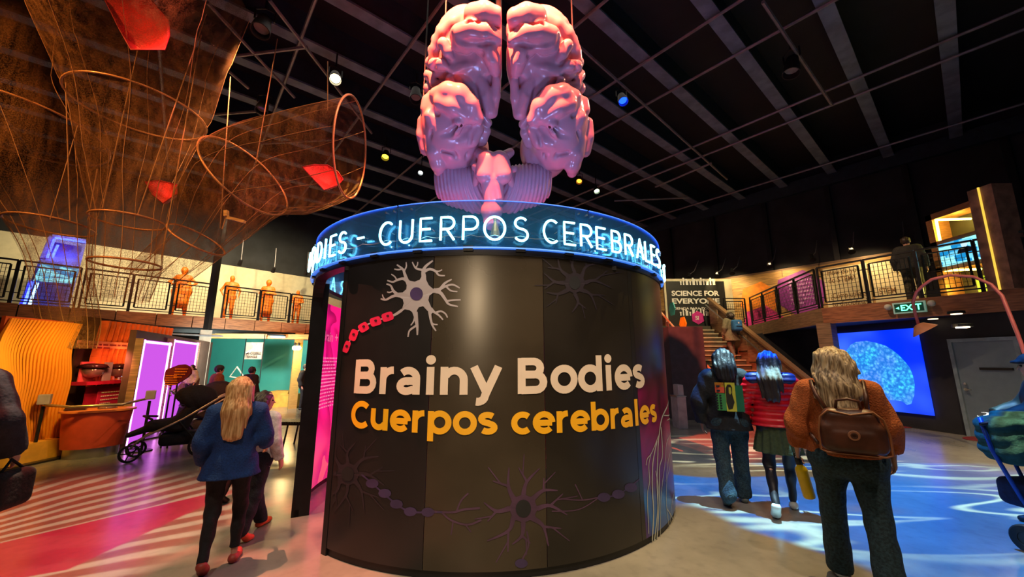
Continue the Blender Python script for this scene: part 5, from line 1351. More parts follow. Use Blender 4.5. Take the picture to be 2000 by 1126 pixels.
spot(sp3(90, 490, SF - .3) + UP * .2, sp3(90, 560, SF + .3), 30, (.1, .15, 1), 140, .8, .1, 'cabinet_lamp')
# steel column, timber post and lamp, teal-room sign, tube light
a = lfront(405, -.1); MB
col_ = struct(MB().box((a.x, a.y, ZJ / 2 + 1.3), (.16, .16, ZJ - 2.6)).build('trim_2', M_dark))
col2 = struct(MB().box((a.x - .1, a.y + .1, 1.3), (.30, .30, 2.6), .7).build('trim_3', mat('concrete_column', (.32, .24, .19, 1), .8)))
pp = gz(570, 797)
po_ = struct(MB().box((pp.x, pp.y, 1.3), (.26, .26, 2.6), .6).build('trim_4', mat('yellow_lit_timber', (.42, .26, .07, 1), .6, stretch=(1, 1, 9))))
for i, du in enumerate((576, 583)):
    c = gy(du, 679, pp.y - .35); t = thing('wall_lantern', c, ('left', 'right')[i] + ' bulb of the small glowing lamps on the timber post by the teal room', 'lamp', 'bulbs on the timber post')
    MB().sphere(c, .085, 12, 8).build('bulb', glow('warm_bulb', (1, .62, .18, 1), 14), t, True); MB().lathe(c + UP * .07, [(.04, 0), (.05, .08), (.01, .12)], 12).build('socket', M_dark, t)
point(gy(576, 690, pp.y - .6), 40, (1, .7, .3), .1, 'post_lamp')
c0_, c1_ = gy(478, 655, 13.2), gy(556, 658, 13.2); t = thing('tube_light', c0_, 'pale blue fluorescent tube under the left gallery', 'lamp')
MB().tube([c0_, c1_], .03, 8).build('tube', glow('blue_white_tube', (.35, .7, 1, 1), 3.5), t); MB().beam(c0_ + UP * .06, c1_ + UP * .06, .12, .05).build('tube_housing', M_dark, t)
sq = gy(498, 685, 13.0); t = thing('hanging_sign', sq, 'square brown hanging sign with zigzag white lines reading IMPOSSIBLE TRIANGLE, teal room', 'sign')
q0, q1 = gy(478, 701, 13.0), gy(515, 668, 13.0); w_ = q1.x - q0.x
MB().box(((q0.x + q1.x) / 2, 13.0, (q0.z + q1.z) / 2), (w_, .03, q1.z - q0.z)).build('sign_board', mat('tan_board', (.42, .28, .20, 1), .6), t)
mb = MB(); r_ = random.Random(2)
for i in range(15):
    a = V((q0.x + r_.uniform(.02, 1) * w_, 12.975, q0.z + (.35 + .6 * r_.random()) * (q1.z - q0.z))); b = V((q0.x + r_.uniform(.02, 1) * w_, 12.975, q0.z + (.35 + .6 * r_.random()) * (q1.z - q0.z))); mb.beam(a, b, .012, .028, V((0, 1, 0)))
mb.build('zigzag_print', M_white, t)
mb = MB(); text_on(mb, 'IMPOSSIBLE', V((q0.x + .03, 12.97, q0.z + .15)), X, UP, .08, w=w_ * .9, off=.02); text_on(mb, 'TRIANGLE', V((q0.x + .03, 12.97, q0.z + .04)), X, UP, .08, w=w_ * .7, off=.02); mb.build('sign_lettering', mat('dark_brown_print', (.03, .015, .01, 1)), t)
for u in (476, 512): a = gy(u, 700, 13.0); MB().tube([V((a.x, 13, 2.5)), V((a.x, 13.0, .9))], .015, 6).build('hanging_rod', M_dark, t)
tri = thing('triangle_frame', gz(460, 786), 'thin white triangular frame in the teal room behind the visitors', 'frame')
MB().tube([gy(449, 735, 13.4), gy(463, 716, 13.4), gy(480, 740, 13.4)], .03, 6, closed=True).build('triangle', mat('pale_frame', (.6, .55, .45, 1)), tri)
MB().tube([gy(465, 740, 13.4), V((gy(465, 740, 13.4).x, 13.4, 0))], .025, 6).build('stand', M_dark, tri)
# yellow boxes and slatted bench
for i, (u, v, s) in enumerate(((543, 783, .62), (563, 788, .50))):
    p = gz(u, v); p.x *= 14.3 / p.y; p.y = 14.3; o = MB(); o.box((p.x, p.y + .2, s * .42), (s, s, s * .84), .15)
    o.box((p.x, p.y + .2, s * .84 + .015), (s + .04, s + .04, .03), .15)
    o = o.build('wooden_box', mat('mustard_box', (.75, .38, .05, 1), .5)); tag(o, ('larger mustard yellow box against the teal wall', 'smaller mustard box beside the timber post')[i], 'box', 'mustard boxes')
ba, bb = gy(520, 821, 7.0), gy(590, 822, 7.0)
bx0 = gz(515, 884); z_b = .46
B0 = gz(519, 822, z_b); B1 = gz(600, 822, z_b)
be = thing('bench', (B0 + B1) / 2 - UP * z_b, 'low dark slatted metal bench left of the drum entrance', 'bench')
dB = (B1 - B0); nB = 16
for i in range(nB):
    p = B0 + dB * ((i + .5) / nB); MB().box((p.x, p.y, z_b), (dB.length / nB * .62, .42, .03), .0).build('slat', M_dark, be)
for t_ in (0, .62):
    for dy in (-.19, .19):
        p = B0 + dB * t_ + V((.05, dy, 0)); MB().tube([p, V((p.x - .06, p.y, 0))], .016, 6).build('leg', M_dark, be)
MB().beam(B0 + V((0, -.2, -.03)), B1 + V((0, -.2, -.03)), .03, .03).build('seat_frame', M_dark, be)
MB().beam(B0 + V((0, .2, -.03)), B1 + V((0, .2, -.03)), .03, .03).build('seat_frame', M_dark, be)

# ------------------------------------------------------------------ right side: cabinet, rust post, exit sign, arc lamp, bin
un = thing('display_unit', V((10.35, 8.6, 3)), 'wooden gallery cabinet with yellow light tubes and a blue screen, upper right', 'cabinet')
XU = 10.30
def gx(u, v, x=XU): return gp(u, v, (x, 0, 0), (1, 0, 0))
M_copper = mat('copper_brown_wood', (.36, .15, .06, 1), .5, stretch=(1, 1, 8), var=.25)
ya, yb = gx(1806, 425).y, gx(1912, 383).y; zT = (gx(1806, 425).z + gx(1912, 383).z) / 2
def ybox(y0, y1, z0, z1, d0_=0.0, d1_=.45, m_=None, name='cabinet_board'): MB().box((XU + (d0_ + d1_) / 2, (y0 + y1) / 2, (z0 + z1) / 2), (d1_ - d0_, abs(y1 - y0), z1 - z0)).build(name, m_ or M_copper, un)
ybox(ya, ya - .14, 3, zT); ybox(yb, yb + .2, 3, zT); ybox(ya, yb, zT - .14, zT); ybox(ya, yb, 3.0, 3.1)
zs1 = gx(1865, 470).z; zs0 = gx(1870, 515).z
ybox(ya, yb, zs1 - .02, zs1 + .10); ybox(ya, yb, zs0 - .10, zs0); ybox(ya, yb, 3, zT, .42, .45, mat('dark_cabinet_back', (.03, .02, .01, 1)))
MB().box((XU - .02, (ya + yb) / 2 - .02, (zs0 + zs1) / 2), (.04, abs(ya - yb) - .34, zs1 - zs0)).build('screen', M_scr, un)
ph = MB(); cS = V((XU - .05, (ya + yb) / 2 - .15, (zs0 + zs1) / 2)); ph.poly([cS + V((0, .16 * math.cos(a) * 1.0, -.06 + .14 * math.sin(a))) for a in [PI * k / 8 for k in range(9)]], .01, (-1, 0, 0)); ph.build('screen_person', mat('dark_blue_shape', (.01, .03, .1, 1)), un)
ph = MB(); ph.poly([cS + V((0, .06 * math.cos(a), .13 + .08 * math.sin(a))) for a in [2 * PI * k / 12 for k in range(12)]], .012, (-1, 0, 0)); ph.build('screen_face', glow('pale_screen_face', (.5, .7, .8, 1), .8), un)
M_yt = glow('lemon_tube', (1, .85, .12, 1), 7)
for (p1, p2) in (((1824, 426), (1890, 401)), ((1828, 428), (1836, 470)), ((1830, 429), (1896, 427)), ((1842, 524), (1850, 578)), ((1845, 526), (1914, 511)), ((1846, 528), (1916, 525))):
    MB().tube([gx(*p1, XU + .05), gx(*p2, XU + .05)], .026, 8).build('light_tube', M_yt, un)
ybox(ya - .5, yb + .35, 3.1, 3.5, .3, .36, mat('lime_panel', (.25, .42, .03, 1), .5), 'lime_panel')
point(gx(1870, 560, XU + .05) + V((-.1, 0, 0)), 10, (1, .8, .15), .1, 'cabinet_lamp'); point(gx(1870, 430, XU + .1), 8, (1, .8, .15), .1, 'cabinet_lamp')
rp = thing('rust_post', V((9.95, 7.54, 3)), 'broad rust-brown leaning post with a yellow lit edge, right of the lit cabinet', 'post')
P0, P1 = V((9.92, 7.5, 3.0)), gy(1931, 366, 7.45); 
MB().beam(P0, P1, .42, .42, V((0, 1, 0))).build('post_body', mat('rust_steel', (.34, .16, .10, 1), .7, var=.4, scale=4), rp)
MB().beam(P0 + V((-.22, .0, 0)), P1 + V((-.22, 0, 0)), .03, .025, V((0, 1, 0))).build('light_strip', glow('amber_strip', (1, .68, .08, 1), .6), rp)
# exit sign
ec = on_line(1776, RC + n1 * .22, RD); r = ray(1776, 600); ez = CAM_H + r.z * ec.y / r.y
ex = thing('exit_sign', V((ec.x, ec.y, ez)), 'green lit EXIT sign with two lamp heads fixed to the brown gallery beam', 'sign')
ctr = V((ec.x, ec.y, ez)); MB().frame(ctr, RD, n1, UP, .27, .03, .125).build('sign_box', mat('pale_sign_box', (.45, .55, .5, 1), .4, emit=(.15, .5, .35, 1), es=.15), ex)
MB().frame(ctr + n1 * .032, RD, n1, UP, .24, .004, .095).build('sign_face', mat('dark_green_face', (.005, .10, .06, 1), .4), ex)
mb = MB(); e0 = ctr + n1 * .04 - RD * .13 - UP * .065
text_on(mb, 'EXIT', e0, RD, UP, .13, w=.34, off=.02); q = e0 - RD * .03 + UP * .065
mb.add([q, q + RD * .0 + UP * .03 - RD * .0, q - RD * .06, q - UP * .03], [(0, 1, 2), (0, 2, 3)])
mb.build('exit_lettering', glow('exit_green', (.12, 1, .5, 1), 2.2), ex)
for s_ in (-1, 1): MB().sphere(ctr + RD * s_ * .36 + UP * .05, .07, 12, 8).build('lamp_head', mat('white_lamp_head', (.6, .6, .55, 1), .4), ex, True)
# arc lamp
al = thing('arc_lamp', V((7.9, 5.6, 0)), 'tall thin pink arching lamp with a copper shade, hanging before the exit sign', 'lamp')
Lp = [(2120, 1000), (2040, 800), (1987, 650), (1957, 577), (1936, 555), (1901, 540), (1856, 537), (1820, 545), (1803, 557), (1790, 570), (1783, 590), (1787, 610), (1794, 634)]
ys = [5.6 + .12 * i / 1 for i in range(len(Lp))]
Pa = [gy(u, v, y) for (u, v), y in zip(Lp, ys)]; Pa[0] = V((Pa[1].x + .1, 5.6, 0))
MB().tube(Pa, .024, 8).build('arm', mat('dusty_pink_tube', (.50, .11, .12, 1), .5), al, True)
MB().lathe(Pa[0], [(.25, 0), (.24, .03), (.03, .05)], 24).build('base', M_dark, al)
e = Pa[-1]; ax = V((.35, -.3, -.75)).normalized()
MB().lathe(e - ax * .02, [(.03, 0), (.08, .02), (.17, .12), (.20, .16), (.19, .16), (.15, .11)], 20, ax).build('shade', mat('copper_shade', (.50, .20, .12, 1), .4, .2), al, 'auto')
MB().lathe(e, [(.10, .10), (.10, .13)], 14, ax).build('bulb', glow('warm_shade_bulb', (1, .78, .45, 1), 9), al)
spot(e + ax * .15, e + ax, 14, (1, .8, .5), 110, .6, .08, 'arc_lamp_light')
# pale bin by the stair foot
bq = gz(1336, 838); bi = thing('waste_bin', bq + V((0, .2, 0)), 'narrow pale grey bin standing between the drum and the hooded person', 'bin')
MB().box((bq.x, bq.y + .2, .38), (.22, .4, .76)).build('bin_body', mat('pale_grey_bin', (.35, .32, .36, 1), .5), bi, bevel=.02)
MB().box((bq.x + .02, bq.y + .2, .90), (.14, .3, .28)).build('bin_hood', mat('pale_grey_bin', None), bi, bevel=.03)
MB().box((bq.x, bq.y + .2, .765), (.24, .42, .02)).build('bin_rim', M_steel, bi)
o = thing('low_cabinet', V((6.9, 9.9, 0)), 'low dark cabinet at the foot of the staircase', 'cabinet')
MB().box((6.9, 10.3, .30), (1.5, .35, .6)).build('cabinet_body', mat('charcoal_cabinet', (.03, .03, .035, 1), .5), o, bevel=.01); MB().box((6.9, 10.3, .615), (1.56, .4, .03)).build('cabinet_top', M_steel, o)
for i, (u, v, rx_, ry_) in enumerate(((1745, 832, .45, .25), (1955, 858, .7, .35))):
    c = gz(u, v, .004); mb = MB(); mb.poly([c + V((rx_ * math.cos(a), ry_ * math.sin(a), 0)) for a in [2 * PI * k / 24 for k in range(24)]], .006, UP); o = mb.build('floor_mat', mat('red_floor_mat', (.25, .02, .015, 1), .7)); tag(o, ('small red floor disc below the projection screen', 'dark red floor mat before the grey door')[i], 'mat')

# ------------------------------------------------------------------ people
def m_skin(name, c): return mat(name, c, .5, var=.08, scale=20)
SK1 = m_skin('light_skin', (.62, .34, .24, 1)); SK2 = m_skin('tan_skin', (.38, .19, .12, 1)); SK3 = m_skin('brown_skin', (.26, .13, .08, 1))
def cloth(name, c, rough=.85, scale=30, bump=.4, var=.2, **k): return mat(name, c, rough, var=var, scale=scale, bump=bump, **k)
def A(*v): return np.array(v, float)
def person(label, x, y, yaw=0.0, H=1.7, bw=1.0, vox=.014, skin=SK1, top=None, legs=None, hair=None, shoes=None, step=.25, armL=None, armR=None, lean=0.0,
           statue=None, group=None, hat=None, skirt=None, head_turn=0.0, z0=0.0, name='person', category='person', sit=False, trim_legs=False, curl=1.0, stepside=1):
    k = H / 1.70
    t = thing(name, V((x, y, z0)), label, category, group)
    X0 = Matrix.Translation(V((x, y, z0))) @ Matrix.Rotation(math.radians(yaw), 4, 'Z') @ Matrix.Scale(k, 4)
    lo, hi = A(-.62, -.62, -.02), A(.62, .62, 1.78)
    ln = lean
    pel = A(0, 0, .93); wai = A(0, .02 * 0 + ln * .3, 1.08); che = A(0, ln * .7 + .0, 1.27); nek = A(0, ln + .0, 1.43); hd = A(0, ln * 1.15 + .025, 1.585)
    sh = {s: A(s * .175 * (.9 + .1 * bw), ln * .9 - .01, 1.375) for s in (-1, 1)}
    hp = {s: A(s * .09 * bw, 0, .90) for s in (-1, 1)}
    st = step * stepside
    kn = {1: A(.10 * bw, .05 + st * .45, .50), -1: A(-.10 * bw, .05 - st * .22, .50)}
    an = {1: A(.095 * bw, st * .75, .085 + (0 if st >= 0 else .07 * min(1, abs(st) / .25))), -1: A(-.095 * bw, -st * .95, .085 + (0 if st <= 0 else .07 * min(1, abs(st) / .25)))}
    el = {1: A(.255 * (.8 + .2 * bw), ln - .04, 1.12), -1: A(-.255 * (.8 + .2 * bw), ln - .04, 1.12)}
    wr = {1: A(.27 * (.8 + .2 * bw), ln + .06, .88), -1: A(-.27 * (.8 + .2 * bw), ln + .06, .88)}
    if armR is not None: el[1], wr[1] = A(*armR[0]), A(*armR[1])
    if armL is not None: el[-1], wr[-1] = A(*armL[0]), A(*armL[1])
    cy, sy_ = math.cos(math.radians(head_turn)), math.sin(math.radians(head_turn))
    def hr(dx, dy, dz): return hd + A(dx * cy - dy * sy_, dx * sy_ + dy * cy, dz)
    def head(s):
        s.ell(hd + A(0, 0, .015), (.076, .096, .112), .02, ((0, 0, 1), math.radians(head_turn))); s.cone(hr(0, .035, -.065), .042, hr(0, .05, -.08), .034, .03)
        s.cone(hr(0, .092, .005), .010, hr(0, .108, -.022), .014, .012)
        for q in (-1, 1): s.ell(hr(q * .078, -.005, -.005), (.014, .022, .034), .008); s.ell(hr(q * .033, .088, .012), (.02, .012, .012), .008, cut=True)
        s.cone(hr(-.018, .088, -.048), .008, hr(.018, .088, -.048), .008, .008)
        s.cone(nek - A(0, 0, .05), .058, hd - A(0, 0, .06), .052, .03)
    def torso(s, e, k_=.05):
        s.cone(pel - A(0, 0, .02), .125 * bw + e, wai, .105 * bw + e, k_, (1.25, .92, 1)); s.cone(wai, .105 * bw + e, che, .125 * (.7 + .3 * bw) + e, k_, (1.3, .92, 1))
        s.cone(sh[-1] * .75 + che * .25 + A(0, 0, .03), .068 + e, sh[1] * .75 + che * .25 + A(0, 0, .03), .068 + e, k_); s.cone(che, .10 + e, nek - A(0, 0, .05), .065 + e, k_)
    def arms(s, e, k_=.03, f=1.0):
        for q in (-1, 1):
            s.cone(sh[q], .053 * f + e, el[q], .042 * f + e, k_); s.cone(el[q], .042 * f + e, wr[q], .028 * f + e, k_)
    def legsd(s, e, k_=.04, flare=0.0):
        for q in (-1, 1):
            s.cone(hp[q], .088 * bw + e, kn[q], .056 * (.6 + .4 * bw) + e, k_); s.cone(kn[q], .055 * (.6 + .4 * bw) + e, an[q], .036 + e + flare, k_)
            s.ell((kn[q] * .62 + an[q] * .38) - A(0, .015, 0), (.045 + e, .05 + e, .11), .03)
        s.cone(hp[-1] + A(0, -.03, 0), .095 * bw + e, hp[1] + A(0, -.03, 0), .095 * bw + e, k_)
    def foot(s, q, e):
        h = an[q].copy(); tip = .0; up = h[2] > .1
        if up: s.cone(h + A(0, -.02, -.01), .036 + e, A(h[0] * 1.05, h[1] + .10, .045), .036 + e, .02, (1, 1, .9)); s.cone(A(h[0] * 1.05, h[1] + .10, .04), .036 + e, A(h[0] * 1.1, h[1] + .16, .028), .026 + e, .02)
        else: s.cone(h + A(0, -.03, -.045), .036 + e, A(h[0] * 1.1, h[1] + .12, .036), .034 + e, .02, (1, 1, .9)); s.cone(A(h[0] * 1.1, h[1] + .10, .034), .036 + e, A(h[0] * 1.15, h[1] + .17, .028), .026 + e, .02)
    def hand(s, q):
        d = wr[q] - el[q]; d = d / np.linalg.norm(d)
        inw = A(-q, 0, 0); f = A(0, 1, 0); f = f - d * (f @ d); f /= np.linalg.norm(f); n_ = np.cross(d, f); n_ = n_ * (1 if n_ @ inw > 0 else -1)
        p0 = wr[q]; p1 = p0 + d * .085
        for w in (-.022, -.007, .008, .023): s.cone(p0 + d * .02 + f * w * .7, .015, p1 + f * w, .0125, .010)
        for w, L_ in ((.030, .070), (.010, .080), (-.010, .075), (-.028, .058)):
            a = p1 + f * w; b = a + d * L_ * .5 + n_ * .012 * curl; c = b + d * L_ * .42 + n_ * .030 * curl
            s.cone(a, .0095, b, .0088, .004); s.cone(b, .0088, c, .0075, .003)
        a = p0 + d * .025 + f * .025; b = a + f * .028 + d * .03 + n_ * .012; c = b + d * .034 + f * .006 + n_ * .010
        s.cone(a, .013, b, .0105, .008); s.cone(b, .0105, c, .0085, .004)
    s = SDF(lo, hi, vox); torso(s, -.012); arms(s, -.004); legsd(s, -.008); head(s)
    for q in (-1, 1): hand(s, q); foot(s, q, -.006)
    if statue is not None:
        # a figure built of toy bricks: clothes, hair and body in one brick surface
        torso(s, .012); legsd(s, .004)
        if hair: s.ell(hd + A(0, -.015, .03), (.10, .11, .12), .02)
        if skirt: s.cone(pel + A(0, 0, .05), .13, A(0, 0, skirt), .22, .03)
        s.mesh('body', statue, t, X0, 0)
        b = MB(); b.box((x, y, z0 + .01), (.5, .5, .02), math.radians(yaw)); b.build('base_plate', statue, t)
        return t
    s.mesh('body', skin, t, X0, 1)
    if vox <= .016 or True:
        for q in (-1, 1):
            c = X0 @ V(hr(q * .031, .086, .010)); MB().sphere(c, .011 * k, 8, 6).build('eye', mat('dark_eye', (.02, .015, .01, 1), .2), t, True)
    rn_ = rng.random(3) * 10
    def wr_noise(amp, fz=26.0, fx=17.0):
        return lambda X_, Y_, Z_: amp * (np.sin(Z_ * fz + 3 * np.sin(X_ * fx + rn_[0]) + 2 * np.sin(Y_ * 13 + rn_[1])) * .6 + np.sin(X_ * 31 + Z_ * 11 + rn_[2]) * .4)
    if legs:
        e = legs.get('e', .012); s = SDF(A(-.4, -.62, 0), A(.4, .62, 1.1), vox); legsd(s, e, flare=legs.get('flare', .012)); s.cone(pel + A(0, 0, .02), .105 * bw + e, pel + A(0, 0, .1), .10 * bw + e, .03, (1.25, .92, 1))
        s.warp(wr_noise(legs.get('wr', .004), 38)); s.plane((0, 0, 1.04), (0, 0, 1)); s.plane((0, 0, legs.get('cuff', .06)), (0, 0, -1))
        s.mesh(legs.get('name', 'trousers'), legs['m'], t, X0, 1)
    if skirt:
        s = SDF(A(-.4, -.4, .3), A(.4, .4, 1.1), vox); s.cone(pel + A(0, 0, .08), .125 * bw, A(0, .01, skirt['z']), skirt['r'], .03, (1.2, 1, 1)); s.warp(lambda X_, Y_, Z_: .012 * np.sin(np.arctan2(Y_, X_) * 14) * np.clip((1.0 - Z_) * 4, 0, 1)); s.plane((0, 0, skirt['z']), (0, 0, -1)); s.plane((0, 0, 1.02), (0, 0, 1)); s.mesh('skirt', skirt['m'], t, X0, 1)
    if top:
        e = top.get('e', .018); s = SDF(lo, hi, vox); torso(s, e); hem = top.get('hem', .86)
        s.cone(pel, .124 * bw + e, A(0, -.01, hem - .03), (.130 + top.get('hemflare', 0)) * bw + e, .04, (1.42, 1.0, 1))
        arms(s, e + .004, f=top.get('f', 1.15))
        for q in (-1, 1): s.ell(el[q] + A(0, -.01, -.03), (.048 + e, .048 + e, .06 + e), .03) if top.get('baggy') else None
        if top.get('hood'): s.cone(nek + A(-.07, -.06, .0), .05, nek + A(.07, -.06, .0), .05, .03); s.cone(nek + A(0, -.09, -.05), .07, nek + A(0, -.05, .04), .06, .04)
        if top.get('puff'):
            s.warp(lambda X_, Y_, Z_: -.014 * np.abs(np.sin(Z_ * PI / .062)) + .006)
        else: s.warp(wr_noise(top.get('wr', .006)))
        s.plane((0, 0, hem), (0, 0, -1)); s.ell(hd + A(0, .02, -.02), (.085, .11, .14), .01, cut=True) if not top.get('hood') else s.ell(hd + A(0, .03, .03), (.09, .11, .13), .01, cut=True)
        for q in (-1, 1):   # cuffs
            d = wr[q] - el[q]; L_ = np.linalg.norm(d); d = d / L_; cut = el[q] + d * L_ * top.get('sleeve', .93)
            c = cut + d * .13; s.ell(c, (.13, .13, .13), .004, cut=True) if top.get('sleeve', .93) > .5 else s.ell(wr[q], (L_ * .62,) * 3, .004, cut=True)
        s.mesh(top.get('name', 'jacket'), top['m'], t, X0, 1)
    if shoes:
        for q in (-1, 1):
            s = SDF(an[q] + A(-.10, -.16, -.2), an[q] + A(.10, .28, .09), min(vox, .012)); foot(s, q, .008); s.plane((0, 0, an[q][2] + .02), (0, 0, 1)); s.plane((0, 0, 0.004), (0, 0, -1)); s.mesh('shoe', shoes, t, X0, 1)
    if hair:
        s = SDF(A(-.3, -.35 + ln, 1.0), A(.3, .3 + ln, 1.8), min(vox, .0105)); L_ = hair.get('len', 0); w = hair.get('w', 1.0)
        s.ell(hr(0, -.018, .030), (.092 * w, .104, .108), .02)
        if L_:
            bk = hd + A(0, -.085, 0)
            s.cone(bk + A(0, 0, .02), .085 * w, bk + A(0, -.055, -L_ * .5), .080 * w, .04, (1.25 * hair.get('wide', 1), .75, 1)); s.cone(bk + A(0, -.055, -L_ * .5), .080 * w, bk + A(0, -.085, -L_), .060 * w, .04, (1.35 * hair.get('wide', 1), .62, 1))
            for q in (-1, 1): s.cone(hr(q * .075, -.01, .02), .035, hr(q * .10, -.03, -min(L_, .22)), .03, .03)
        s.ell(hr(0, .085, -.02), (.068, .06, .085), .012, cut=True)
        amp = hair.get('amp', .006); fq = hair.get('fq', 120)
        wav = hair.get('wave', 0)
        s.warp(lambda X_, Y_, Z_: amp * np.sin((X_ + wav * .018 * np.sin(Z_ * 26)) * fq + 2.2 * np.sin(Z_ * 9)) + amp * .5 * np.sin((X_ + Y_) * fq * .43 + Z_ * 14) + (wav * .006 * np.sin(Z_ * 34 + X_ * 20)))
        s.mesh('hair', hair['m'], t, X0, 1)
    if hat:
        s = SDF(A(-.3, -.3, 1.5), A(.3, .35, 1.85), min(vox, .012)); s.ell(hr(0, -.005, .055), (.098, .112, .09), .02)
        if hat.get('brim'): s.cone(hr(-.03, .10, .05), .012, hr(.03, .10, .05), .012, .02, (1, 4, 1)); s.cone(hr(-.05, .10, .045), .012, hr(.05, .13, .04), .010, .03)
        s.plane((0, 0, hd[2] + .03), (0, 0, -1)); s.mesh('cap', hat['m'], t, X0, 1)
    t['k'] = k
    return t, X0, dict(wr=wr, el=el, nek=nek, hd=hd, che=che, pel=pel)
def m_hair(nm, c1, c2, rough=.45):
    def f(nt, b, L):
        v = nt.n('ShaderNodeTexCoord').outputs['Object']
        n = nt.n('ShaderNodeTexNoise', {'Vector': nt.n('ShaderNodeMapping', {0: v, 3: (1, 1, .06)}).outputs[0], 'Scale': 75.0, 'Detail': 4.0}).outputs[0]
        L.new(nt.mix(nt.sm(n, .35, .65), c1, c2), b.inputs['Base Color']); b.inputs['Roughness'].default_value = rough
        bp_ = nt.n('ShaderNodeBump', {'Strength': .6, 'Distance': .01, 'Height': n}); L.new(bp_.outputs[0], b.inputs['Normal'])
    return custom(nm, f)
H_blond = m_hair('golden_blonde_hair', (.42, .20, .06, 1), (.85, .56, .26, 1)); H_ash = m_hair('ash_blonde_hair', (.16, .10, .05, 1), (.68, .52, .30, 1))
H_black = m_hair('black_hair', (.008, .008, .010, 1), (.03, .03, .035, 1)); H_brown = m_hair('dark_brown_hair', (.012, .008, .006, 1), (.05, .03, .02, 1))
def m_two(nt, b, L):   # black hair with a grey-blonde dip-dyed band
    v = nt.n('ShaderNodeTexCoord').outputs['Object']; sp = nt.n('ShaderNodeSeparateXYZ', {0: v})
    n = nt.n('ShaderNodeTexNoise', {'Vector': nt.n('ShaderNodeMapping', {0: v, 3: (1, 1, .06)}).outputs[0], 'Scale': 75.0, 'Detail': 4.0}).outputs[0]
    z = nt.m('MULTIPLY_ADD', n, .14, sp.outputs[2])
    band = nt.m('MULTIPLY', nt.sm(z, 1.47, 1.51), nt.sm(z, 1.63, 1.59))
    top_ = nt.sm(z, 1.70, 1.74)
    c = nt.mix(band, nt.mix(n, (.012, .01, .012, 1), (.06, .05, .05, 1)), nt.mix(n, (.35, .36, .26, 1), (.65, .66, .52, 1))); c = nt.mix(top_, c, (.02, .10, .55, 1))
    L.new(c, b.inputs['Base Color']); b.inputs['Roughness'].default_value = .45
H_two = custom('dip_dyed_hair', m_two)
DK = cloth('black_trousers_cloth', (.012, .012, .016, 1)); JE = cloth('dark_teal_denim', (.018, .045, .060, 1), scale=60, var=.45); NV = cloth('royal_blue_knit', (.006, .045, .20, 1), scale=80)
BLK = cloth('black_fleece', (.010, .011, .013, 1)); M_sh_w = mat('white_shoe', (.65, .72, .70, 1), .5); M_sh_b = mat('black_shoe', (.015, .015, .016, 1), .5); M_sh_g = mat('grey_green_shoe', (.16, .2, .18, 1), .6)

# 1 blonde in the blue sweater
bl = gz(420, 1112)
T, X0, Jt = person('person with long blonde hair in royal blue sweater walking away, left foreground', bl.x + .02, bl.y + .0, 26, 1.46, 1.0, .011, top=dict(m=NV, e=.024, hem=.80, f=1.12, wr=.008, name='sweater', baggy=1, hemflare=.03), legs=dict(m=DK, e=.004, cuff=.13, flare=.0), hair=dict(m=H_blond, len=.40, w=1.02, wide=1.05, amp=.0025, fq=190), shoes=mat('red_white_trainer', (.4, .06, .04, 1), .5), step=.16, stepside=1,
       armL=((-.235, -.04, 1.13), (-.235, .06, .92)), armR=((.245, .03, 1.14), (.25, .22, 1.02)), lean=.02)
# 2 child beside
ch = gz(482, 1052); 
person('child with short dark hair and white shirt half hidden behind the blonde person', ch.x - .02, ch.y + .05, -8, 1.30, .9, .014, skin=SK1, top=dict(m=cloth('white_shirt', (.62, .60, .62, 1)), e=.02, hem=.80, name='shirt'), legs=dict(m=cloth('navy_sweatpants', (.012, .014, .03, 1)), e=.03), hair=dict(m=H_brown, len=.06, w=1.08), shoes=mat('orange_red_trainer', (.75, .10, .04, 1), .5), step=.3, stepside=-1, head_turn=-55)
# grey-haired person further on
g = V((-3.24, 4.9, 0)); person('short grey-haired person in pale grey top just beyond the blonde person', g.x, g.y, 0, 1.20, .95, .018, top=dict(m=cloth('pale_grey_top', (.35, .36, .40, 1)), e=.02), legs=dict(m=DK), hair=dict(m=m_hair('silver_hair', (.35, .33, .33, 1), (.7, .68, .68, 1)), len=.10), shoes=M_sh_b)
# 3 hooded person
hp_ = gz(1412, 985)
T, X0, Jt = person('person in black hooded sweatshirt with colourful back print and wide jeans, nearest the drum', hp_.x + .16, hp_.y, -20, 1.74, 1.02, .011, skin=SK2, top=dict(m=BLK, e=.034, hem=.80, f=1.12, hood=1, wr=.009, name='hoodie', hemflare=.0, baggy=1), legs=dict(m=JE, e=.024, flare=.022, cuff=.05, wr=.006, name='jeans'), hair=dict(m=H_black, len=.20, w=1.08, amp=.004, fq=150), shoes=M_sh_g, step=.17, stepside=1,
    armL=((-.30, -.02, 1.11), (-.28, .06, .86)), armR=((.34, .03, 1.12), (.42, .14, .90)))
def back_print(t, X0, y0, z0, z1, x0, x1, parts):
    for (a, b, c, d, col, nm) in parts:
        mb = MB(); rows = []
        for i in range(7):
            xx = x0 + (x1 - x0) * (a + (b - a) * i / 6); cur = y0 + .55 * xx * xx
            rows.append([X0 @ V((xx, cur, z0 + (z1 - z0) * zz)) for zz in (c, (c + d) / 2, d)])
        mb.grid(rows); mb.build(nm, mat(nm + '_ink', col, .7), t)
yb_ = -.222
back_print(T, X0, yb_, 1.02, 1.34, -.135, .14, [(.36, .72, 0, .97, (.62, .60, .05, 1), 'yellow_print'), (0, .33, .62, .97, (.75, .10, .04, 1), 'red_print'), (0, .33, .82, .97, (.85, .55, .03, 1), 'orange_print_patch'), (.02, .36, .02, .60, (.05, .30, .08, 1), 'green_text_print'), (.72, 1.0, 0, .88, (.01, .16, .07, 1), 'dark_green_print')])
